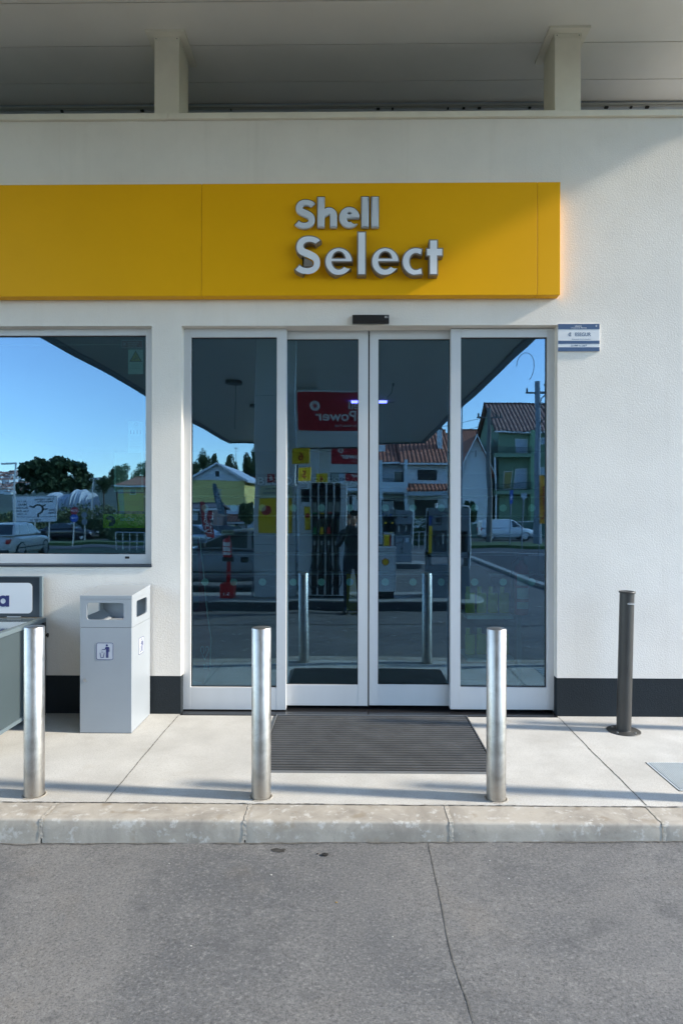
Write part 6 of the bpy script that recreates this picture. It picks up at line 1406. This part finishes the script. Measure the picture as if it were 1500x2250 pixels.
# hills and the town on the far slope
hv = []; HX = list(range(-1500, 1501, 30)); HY = [-180, -300, -450, -600, -800, -1000, -1300]
def hz_(x, y):
    t = max(0.0, min(1.0, (-y - 250) / 700)); rg = 62 + 14 * math.sin(x / 170 + 1) + 7 * math.sin(x / 61 + 2) + 3 * math.sin(x / 23)
    if x > -350: rg *= 0.92
    return -1.5 + rg * (t * t * (3 - 2 * t)) + 1.5 * math.sin(x / 37 + y / 50) * t
for y_ in HY:
    for x_ in HX: hv.append((x_, y_, hz_(x_, y_)))
nx = len(HX); hills = MB().add(hv, [(j * nx + i, j * nx + i + 1, (j + 1) * nx + i + 1, (j + 1) * nx + i) for j in range(len(HY) - 1) for i in range(nx - 1)], smooth=True).build('hills', mat('wooded_hillside', (0.040, 0.060, 0.040), 0.95, var=0.5, vscale=0.03), None, fixn=False); tag(hills, kind='structure')
rs3 = np.random.RandomState(21); hw_p = None
for k in range(150):
    D = rs3.uniform(560, 880); px = rs3.uniform(-6, 64); y = 5.717 - D; x = Mx(px, y); z = hz_(x, y) - 0.5; w = rs3.uniform(2.2, 4.2)
    if hw_p is None:
        hw_p = empty('hillside_house', (x, y, z), 0, 'small white houses with red roofs crowding the far hillside town', 'house', 'town houses on the far hillside')
        MB().box(-1, 1, -1, 1, 0, 0.9).build('wall', H_white, hw_p); MB().prism([(-1.1, 0.901), (1.1, 0.901), (0, 1.15)], -1.1, 1.1, 'y').build('roof', mat('far_red_roof', (0.30, 0.15, 0.11), 0.9), hw_p); e = hw_p
    else: e = copy_tree(hw_p)
    e.location = (x, y, z); e.rotation_euler = (0, 0, rs3.choice([0, 1.57, 0.4])); e.scale = (w, w, rs3.uniform(3, 5.5))
# radio mast on the ridge
y = -190; x = Mx(519, y); e = empty('radio_mast', (x, y, 2), 0, 'thin radio mast standing above the treetops', 'mast'); MB().tube((0, 0, 0), (0, 0, Mz(984, y) - 2), 0.18, 0.08, n=6).build('mast_pole', M_rim, e); MB().box(-0.5, 0.5, -0.1, 0.1, Mz(986, y) - 2.3, Mz(986, y) - 2).build('antenna', M_rim, e)

# ================================================================== PERSON behind the camera
def skin_body(name, joints, bones, mt_list, parent, sub=2):
    me = bpy.data.meshes.new(name); me.from_pydata([j[0] for j in joints], bones, [])
    o = bpy.data.objects.new('tmp', me); COL.objects.link(o); o.modifiers.new('s', 'SKIN'); sb = o.modifiers.new('d', 'SUBSURF'); sb.levels = sub; sb.render_levels = sub
    for i, j in enumerate(joints):
        r = j[1]; me.skin_vertices[0].data[i].radius = r if isinstance(r, tuple) else (r, r)
    me.skin_vertices[0].data[0].use_root = True
    dg = bpy.context.evaluated_depsgraph_get(); dg.update(); m2 = bpy.data.meshes.new_from_object(o.evaluated_get(dg)); bpy.data.objects.remove(o)
    m2.name = name
    for p in m2.polygons: p.use_smooth = True
    for m_ in mt_list: m2.materials.append(m_)
    return finish(name, m2, parent)
PX, PY = 0.05, -5.95
per = empty('person', (PX, PY, ROAD_Z), 0, 'person in dark jacket and trousers raising a camera, mirrored between the door leaves', 'person')
M_skin = mat('skin', (0.42, 0.24, 0.16), 0.55); M_jack = mat('black_jacket', (0.018, 0.019, 0.024), 0.5, bump=0.6, bscale=9, bdist=0.02); M_trou = mat('dark_trousers', (0.015, 0.018, 0.03), 0.8); M_hair = mat('dark_hair', (0.02, 0.014, 0.01), 0.6)
J = [((0, 0, 1.0), (0.15, 0.11)), ((0, 0, 1.15), (0.15, 0.11)), ((0, 0.0, 1.35), (0.18, 0.125)), ((0, -0.01, 1.50), (0.13, 0.09)), ((0, 0, 1.56), 0.058), ((0, 0.015, 1.63), 0.06),
     ((-0.10, 0, 0.92), 0.10), ((-0.11, 0.02, 0.52), 0.065), ((-0.12, 0.0, 0.30), 0.058), ((-0.12, -0.02, 0.09), 0.042), ((-0.13, 0.13, 0.04), 0.042),
     ((0.10, 0, 0.92), 0.10), ((0.12, 0.02, 0.52), 0.065), ((0.13, 0.0, 0.30), 0.058), ((0.13, -0.02, 0.09), 0.042), ((0.15, 0.13, 0.04), 0.042),
     ((-0.20, -0.01, 1.47), 0.062), ((-0.27, 0.06, 1.22), 0.052), ((-0.15, 0.28, 1.42), 0.040), ((-0.09, 0.37, 1.62), 0.028), ((-0.085, 0.38, 1.70), (0.034, 0.018)),
     ((0.20, -0.01, 1.47), 0.062), ((0.27, 0.06, 1.22), 0.052), ((0.15, 0.28, 1.42), 0.040), ((0.09, 0.37, 1.62), 0.028), ((0.085, 0.38, 1.70), (0.034, 0.018))]
B = [(0, 1), (1, 2), (2, 3), (3, 4), (4, 5), (0, 6), (6, 7), (7, 8), (8, 9), (9, 10), (0, 11), (11, 12), (12, 13), (13, 14), (14, 15), (3, 16), (16, 17), (17, 18), (18, 19), (19, 20), (3, 21), (21, 22), (22, 23), (23, 24), (24, 25)]
body = skin_body('body', J, B, [M_jack, M_trou, M_skin], per)
for p in body.data.polygons:
    c = p.center
    if c.z > 1.585 and abs(c.x) < 0.07 and c.y < 0.2: p.material_index = 2
    elif c.y > 0.33 and c.z > 1.60: p.material_index = 2
    elif c.z < 0.98: p.material_index = 1
bm = bmesh.new(); bmesh.ops.create_icosphere(bm, subdivisions=4, radius=1.0)
for v in bm.verts:
    x, y, z = v.co; jaw = 1 - 0.28 * max(0, -z) ** 1.2; fx = 0.076 * x * jaw; fy = 0.096 * y * (1 - 0.12 * max(0, -z)); fz = 0.118 * z
    if y > 0.75: fy += 0.022 * math.exp(-((x / .16) ** 2)) * math.exp(-(((z + .08) / .22) ** 2)); fy -= 0.008 * (math.exp(-(((abs(x) - .38) / .15) ** 2)) * math.exp(-(((z - .05) / .12) ** 2)))
    if y > 0.6: fy += 0.006 * math.exp(-((x / .3) ** 2)) * math.exp(-(((z + .48) / .08) ** 2))
    v.co = (fx, fy + 0.02, fz + 1.715)
hm = MB().add([tuple(v.co) for v in bm.verts], [[v.index for v in f.verts] for f in bm.faces], smooth=True); bm.free()
for s in (-1, 1): hm.path([(s * .074, 0.01, 1.69), (s * .082, 0.0, 1.70), (s * .084, -0.005, 1.72), (s * .076, 0.0, 1.735)], [0.010, 0.012, 0.012, 0.008], 8)
hd = hm.build('head', M_skin, per)
mb = MB()
for s in (-1, 1):
    bm = bmesh.new(); bmesh.ops.create_icosphere(bm, subdivisions=2, radius=0.012); mb.add([(v.co.x + s * .029, v.co.y + 0.100, v.co.z + 1.722) for v in bm.verts], [[v.index for v in f.verts] for f in bm.faces], smooth=True); bm.free()
mb.build('eyes', M_white, hd)
bm = bmesh.new(); bmesh.ops.create_icosphere(bm, subdivisions=3, radius=1.0)
hv_ = [(0.083 * v.co.x, 0.098 * v.co.y + 0.0, 0.112 * v.co.z + 1.738) for v in bm.verts]
mb = MB().add(hv_, [[v.index for v in f.verts] for f in bm.faces if not (f.calc_center_median().y > 0.35 and f.calc_center_median().z < 0.45) and f.calc_center_median().z > -0.75], smooth=True); bm.free(); mb.build('hair', M_hair, per)
mb = MB()
for s in (-1, 1):
    for k, (dx, ln) in enumerate(((-0.027, 0.050), (-0.009, 0.062), (0.009, 0.066), (0.027, 0.056))):
        x = s * .085 + dx; mb.path([(x, 0.395, 1.72), (x, 0.415, 1.72 + ln * .55), (x * .97, 0.445, 1.72 + ln * .8), (x * .95, 0.47, 1.72 + ln * .75)], [0.010, 0.0095, 0.009, 0.007], 8)
    mb.path([(s * .06, 0.385, 1.695), (s * .045, 0.40, 1.72), (s * .035, 0.415, 1.75)], [0.011, 0.010, 0.008], 8)
mb.build('fingers', M_skin, per)
cm = empty('camera_body', (PX, PY + 0.40, ROAD_Z + 1.80), 0, 'small black camera held up by the person in the dark jacket', 'camera')
MB().box(-0.07, 0.07, -0.03, 0.035, -0.05, 0.045).build('housing', M_black, cm, bevel=0.01); MB().tube((0, 0.035, 0), (0, 0.06, 0), 0.034, n=20).build('lens', M_black, cm)
sh = MB()
for s in (-1, 1): sh.prism([(s * .13 - .045, -.07), (s * .13 + .045, -.07), (s * .14 + .05, .12), (s * .14 + .02, .20), (s * .14 - .03, .20), (s * .14 - .045, .12)], 0.0, 0.075, 'z')
sh.build('shoes', M_black, per, bevel=0.02)

# ================================================================== INSIDE THE SHOP
M_lamp = mat('violet_lamp_tube', (0.16, 0.12, 1.0), 0.4, emit=3.5)
y = 4.0; xa, za = P(764, 868, y); xb, zb_ = P(857, 878, y)
e = empty('insect_lamp', ((xa + xb) / 2, y, za), 0, 'violet glowing insect lamp hanging inside above the doors', 'lamp'); W = xb - xa
MB().tube((-W / 2 + .05, 0, -0.09), (W / 2 - .05, 0, -0.09), 0.03, n=14).build('lamp_tube', M_lamp, e); MB().box(-W / 2, W / 2, -0.08, 0.08, -0.04, 0.02).build('lamp_housing', M_pumpd, e)
for s in (-1, 1): MB().tube((s * W * .4, 0, 0.02), (s * W * .4, 0, 3.35 - za), 0.006, n=6).build('hanger', M_pumpd, e)
# oil bottle rack in the right pane
y = 0.75; xa, za = P(1026, 1250, y); xb, zb_ = P(1128, 1446, y)
e = empty('oil_rack', (xa, y, 0), 0, 'low rack of yellow oil bottles just inside the right pane', 'shelf'); W = xb - xa
for z in (zb_, (za + zb_) / 2 - 0.02): MB().box(0, W, 0, 0.4, z - 0.035, z).build('shelf_board', M_pump, e)
MB().prism([(0, 0.0), (W, 0.0), (W, (za + zb_) / 2 + .06), (W * .6, za - .05), (W * .4, za), (0, za)], 0.40, 0.42, 'y').build('back_panel', M_scr, e)
bt_ = None
for z in (zb_, (za + zb_) / 2 - 0.02):
    for k in range(4):
        x_ = W * (k + .5) / 4
        if bt_ is None:
            bt_ = empty('oil_bottle', (0, 0, 0), 0, 'yellow oil bottle standing on the rack inside the right pane', 'bottle', 'yellow oil bottles on the rack')
            MB().prism(rrect(-0.048, 0.048, -0.03, 0.03, 0.02, 3), 0, 0.20, 'z').build('bottle_body', mat('oil_bottle_yellow', (0.80, 0.66, 0.04), 0.35), bt_, bevel=0.012); MB().tube((-0.02, 0, 0.20), (-0.02, 0, 0.26), 0.022, n=14).build('cap', mat('oil_bottle_yellow', (0.62, 0.50, 0.03)), bt_); b2 = bt_
        else: b2 = copy_tree(bt_)
        b2.location = (xa + x_, y + 0.16, z)
# extinguisher on a stand in the right pane
y = 0.62; xc, zt_ = P(1145, 1212, y); zb_ = P(1145, 1350, y)[1]
x = empty('fire_extinguisher', (xc, y, zb_), 0, 'red fire extinguisher on a bracket just inside the right pane', 'fire extinguisher'); extinguisher(x, (zt_ - zb_) * .86, 0.068, 0)
MB().box(-0.02, 0.02, 0.075, 0.10, -zb_, (zt_ - zb_) * .5).build('stand_post', M_pumpd, x)
# ice cream standee at the left pane
y = 0.55
def pts_px(L): return [P(a, b_, y) for a, b_ in L]
out = pts_px([(428, 1495), (448, 1500), (463, 1470), (465, 1400), (458, 1355), (454, 1320), (450, 1270), (444, 1215), (440, 1180), (434, 1185), (437, 1260), (438, 1330), (426, 1340), (424, 1500)])
e = empty('ice_cream_standee', (0, y, 0), 0, 'tall dark red curved standee with a pale heart emblem inside the left pane', 'standee')
MB().prism(out, -0.02, 0.02, 'y').build('board', mat('standee_dark_red', (0.28, 0.03, 0.06), 0.5), e)
mb = MB(); mb.path([(a, -0.024, b_) for a, b_ in out[2:9]], 0.006, 6); mb.build('pale_edge', M_white, e)
cx, cz = P(451, 1432, y); s_ = 0.045
me = stroke_mesh([([(0.25, 0.1)] + A(0.5, 0.45, 0.32, 200, 0, 14) + [(0.82, 0.2), (0.0, -1.0), (-0.82, 0.2)] + A(-0.5, 0.45, 0.32, 180, -20, 14) + [(-0.1, 0.0), (-0.35, -0.2)], 0.13)], 0, 0.03, lambda u, v: (cx + u * s_, cz + v * s_ * 1.5), 0.004)
place_mesh(me, 'heart_emblem', e, (0, -0.022, 0), 0, 0.0, M_white)
text(e, 'OLÁ', P(448, 1462, y)[0], P(458, 1462, y)[0], P(448, 1468, y)[1], P(448, 1456, y)[1], (0, -0.022, 0), 0, 0, M_white, 0.02)
# wet floor sign far inside
y = 6.0; xc, zt_ = P(772, 1241, y); 
e = empty('wet_floor_sign', (xc, y, 0), 0, 'yellow folding wet floor sign standing inside between the doors', 'floor sign')
for s in (-1, 1): MB().prism([(s * .16, 0), (s * .16 + .02, 0), (.02, .62), (0, .62)] if s > 0 else [(-.16, 0), (-.14, 0), (.0, .6), (-.02, .6)], -0.09, 0.09, 'x').build('leaf', M_yel, e)
# counter seen through the display window
e = empty('shop_counter', (-3.9, 1.6, 0), 0, 'pale shop counter behind the display window', 'counter')
MB().box(-1.6, 1.9, 0, 0.7, 0, 1.02).build('counter_body', mat('counter_front', (0.40, 0.50, 0.50), 0.4), e, bevel=0.01); MB().box(-1.63, 1.93, -0.03, 0.73, 1.02, 1.06).build('counter_top', M_pump, e, bevel=0.01)
e = empty('wall_shelving', (-6, 11.2, 0), 0, 'long wall of stocked drink shelves deep inside the shop', 'shelving')
for z in (0.1, 0.6, 1.1, 1.6, 2.1): MB().box(0, 11, 0, 0.6, z, z + 0.04).build('shelf_board', M_pump, e)
MB().box(0, 11, 0.6, 0.7, 0, 2.7).build('back_panel', M_pumpd, e); MB().box(0, 11, 0.0, 0.6, 2.35, 2.7).build('canopy_panel', M_pumpd, e)
y = 11.2; text(e, 'BEBIDAS FRESCAS', P(566, 1000, y)[0] + 6, P(800, 1000, y)[0] + 6, 2.42, 2.62, (0, 0, 0), 0, 0.002, M_pump, 0.03)
# long ceiling conduit seen as thin pale line
y = 0.20
e = empty('curtain_rail', (0, y, 0), 0, 'thin pale rail running inside across the top of the display window', 'rail'); xa, za = P(-300, 762, y); xb, zb_ = P(266, 757, y); MB().tube((xa, 0, za), (xb, 0, zb_), 0.003, n=8).build('rail', M_white, e)

# notices behind the display window
def notice(px0, px1, py0, py1, mt, label, y=0.135, name='window_notice', cat='notice'):
    xa, za = P(px0, py0, y); xb, zb_ = P(px1, py1, y); o = MB().box(xa, xb, y, y + 0.001, zb_, za).build(name, mt); return tag(o, label, cat), xa, xb, zb_, za, y
M_pap = mat('notice_paper', (0.70, 0.84, 0.80), 0.7); M_lime = mat('lime_poster', (0.50, 0.60, 0.02), 0.6)
o, xa, xb, za, zb_, y = notice(266.5, 314, 747.5, 764.5, mat('maroon_notice', (0.24, 0.03, 0.06), 0.6), 'small maroon no charging notice at the top corner of the display window')
mb = MB(); W = xb - xa; H = zb_ - za; ring(mb, [(xa, za), (xb, za), (xb, zb_), (xa, zb_)], [(xa + .003, za + .003), (xb - .003, za + .003), (xb - .003, zb_ - .003), (xa + .003, zb_ - .003)], (0, y, 0), 0, 0.0005, 0.001); mb.build('border', M_pap, o)
for k, s in enumerate(('NÃO CARREGAR', 'OU MEXER', 'NAS LUZES')): text(o, s, xa + W * .32, xa + W * (.82 - .06 * k), zb_ - H * (.36 + .24 * k), zb_ - H * (.22 + .24 * k), (0, y, 0), 0, 0.0005, M_pap, 0, depth=0.0005)
mb = MB(); c_ = (xa + W * .16, za + H * .5)
for s in (-1, 1): shape(mb, [(c_[0] - .012, c_[1] - .012 * s), (c_[0] - .0095, c_[1] - .0135 * s), (c_[0] + .012, c_[1] + .0105 * s), (c_[0] + .0105, c_[1] + .012 * s)], (0, y, 0), 0, 0.0005, 0.001)
mb.build('cross', M_pap, o)
o, xa, xb, za, zb_, y = notice(282, 315, 768, 822, M_pap, 'pale warning notice with a yellow triangle under the maroon notice'); W = xb - xa; H = zb_ - za
tri = lambda k: [(xa + W * .5, za + H * (.96 - .02 * k)), (xa + W * (.93 - .045 * k), za + H * (.50 + .012 * k)), (xa + W * (.07 + .045 * k), za + H * (.50 + .012 * k))][::-1]
mb = MB(); shape(mb, tri(0), (0, y, 0), 0, 0.0004, 0.0008); o2 = mb.build('black_triangle', M_black, o)
mb = MB(); t2 = [(xa + W * .5, za + H * .90), (xa + W * .82, za + H * .535), (xa + W * .18, za + H * .535)][::-1]; shape(mb, t2, (0, y, 0), 0, 0.0010, 0.0013); o3 = mb.build('yellow_triangle', mat('warning_yellow', (0.55, 0.48, 0.02), 0.6), o)
mb = MB(); shape(mb, [(xa + W * .36, za + H * .58), (xa + W * .64, za + H * .64), (xa + W * .66, za + H * .68), (xa + W * .38, za + H * .62)][::-1], (0, y, 0), 0, 0.0015, 0.0018); shape(mb, disc_pts(xa + W * .52, za + H * .72, W * .04, 10), (0, y, 0), 0, 0.0015, 0.0018); mb.build('hazard_symbol', M_black, o)
for k, s in enumerate(('ATENÇÃO: piso', 'escorregadio em', 'dias de chuva')): text(o, s, xa + W * .2, xa + W * .85, za + H * (.36 - .07 * k), za + H * (.39 - .07 * k), (0, y, 0), 0, 0.0005, M_black, 0, depth=0.0004)
o, xa, xb, za, zb_, y = notice(282, 314, 926, 995, M_pap, 'tall pale notice with small figures halfway down the window edge'); W = xb - xa; H = zb_ - za
mb = MB(); ring(mb, disc_pts(xa + W * .55, za + H * .92, W * .11, 20), disc_pts(xa + W * .55, za + H * .92, W * .09, 20), (0, y, 0), 0, 0.0004, 0.0008)
for k in range(4):
    u = xa + W * (.18 + .22 * k); shape(mb, [(u - .006, za + H * .60), (u + .006, za + H * .60), (u + .004, za + H * .69), (u - .004, za + H * .69)], (0, y, 0), 0, 0.0004, 0.0008); shape(mb, disc_pts(u, za + H * .705, 0.005, 10), (0, y, 0), 0, 0.0004, 0.0008)
for k in range(8): panel(mb, xa + W * (.15 + .03 * (k % 3)), xa + W * (.88 - .04 * (k % 2)), za + H * (.5 - .05 * k), za + H * (.508 - .05 * k), (0, y, 0), 0, 0.0004, 0.0008)
mb.build('print', M_pumpd, o)
o, xa, xb, za, zb_, y = notice(251, 316, 994, 1081, mat('pale_film', (0.45, 0.46, 0.36), 0.7), 'framed pale blueprint notice above the lime posters', 0.137); W = xb - xa; H = zb_ - za
mb = MB(); ring(mb, [(xa, za), (xb, za), (xb, zb_), (xa, zb_)], [(xa + .02, za + .018), (xb - .022, za + .018), (xb - .022, zb_ - .001), (xa + .02, zb_ - .001)], (0, y, 0), 0, 0.0005, 0.001); mb.build('border', M_pap, o)
o, xa, xb, za, zb_, y = notice(259, 316, 1084, 1123, M_lime, 'lime green notice with lines of small print under the framed notice'); W = xb - xa; H = zb_ - za
for k, s in enumerate(('Sistema de videovigilância', 'para sua segurança e de', 'todos os nossos clientes')): text(o, s, xa + W * .05, xa + W * .88, za + H * (.53 - .1 * k), za + H * (.58 - .1 * k), (0, y, 0), 0, 0.0005, M_redink, 0, depth=0.0004)
o, xa, xb, za, zb_, y = notice(227, 318, 1129, 1160, M_lime, 'wide lime green poster with a dark blue comma mark at the window corner'); W = xb - xa; H = zb_ - za
me = stroke_mesh([(A(0, 0, 0.30, 150, -110, 20), 0.34)], 0, 0.02, lambda u, v: (xa + W * .17 + u * H * .8, za + H * .48 + v * H * .8), 0.0004); place_mesh(me, 'comma_mark', o, (0, y, 0), 0, 0.0008, M_ink)
text(o, 'euroChat', xa + W * .42, xa + W * .75, za + H * .5, za + H * .78, (0, y, 0), 0, 0.0005, M_pap, 0.01, depth=0.0004)
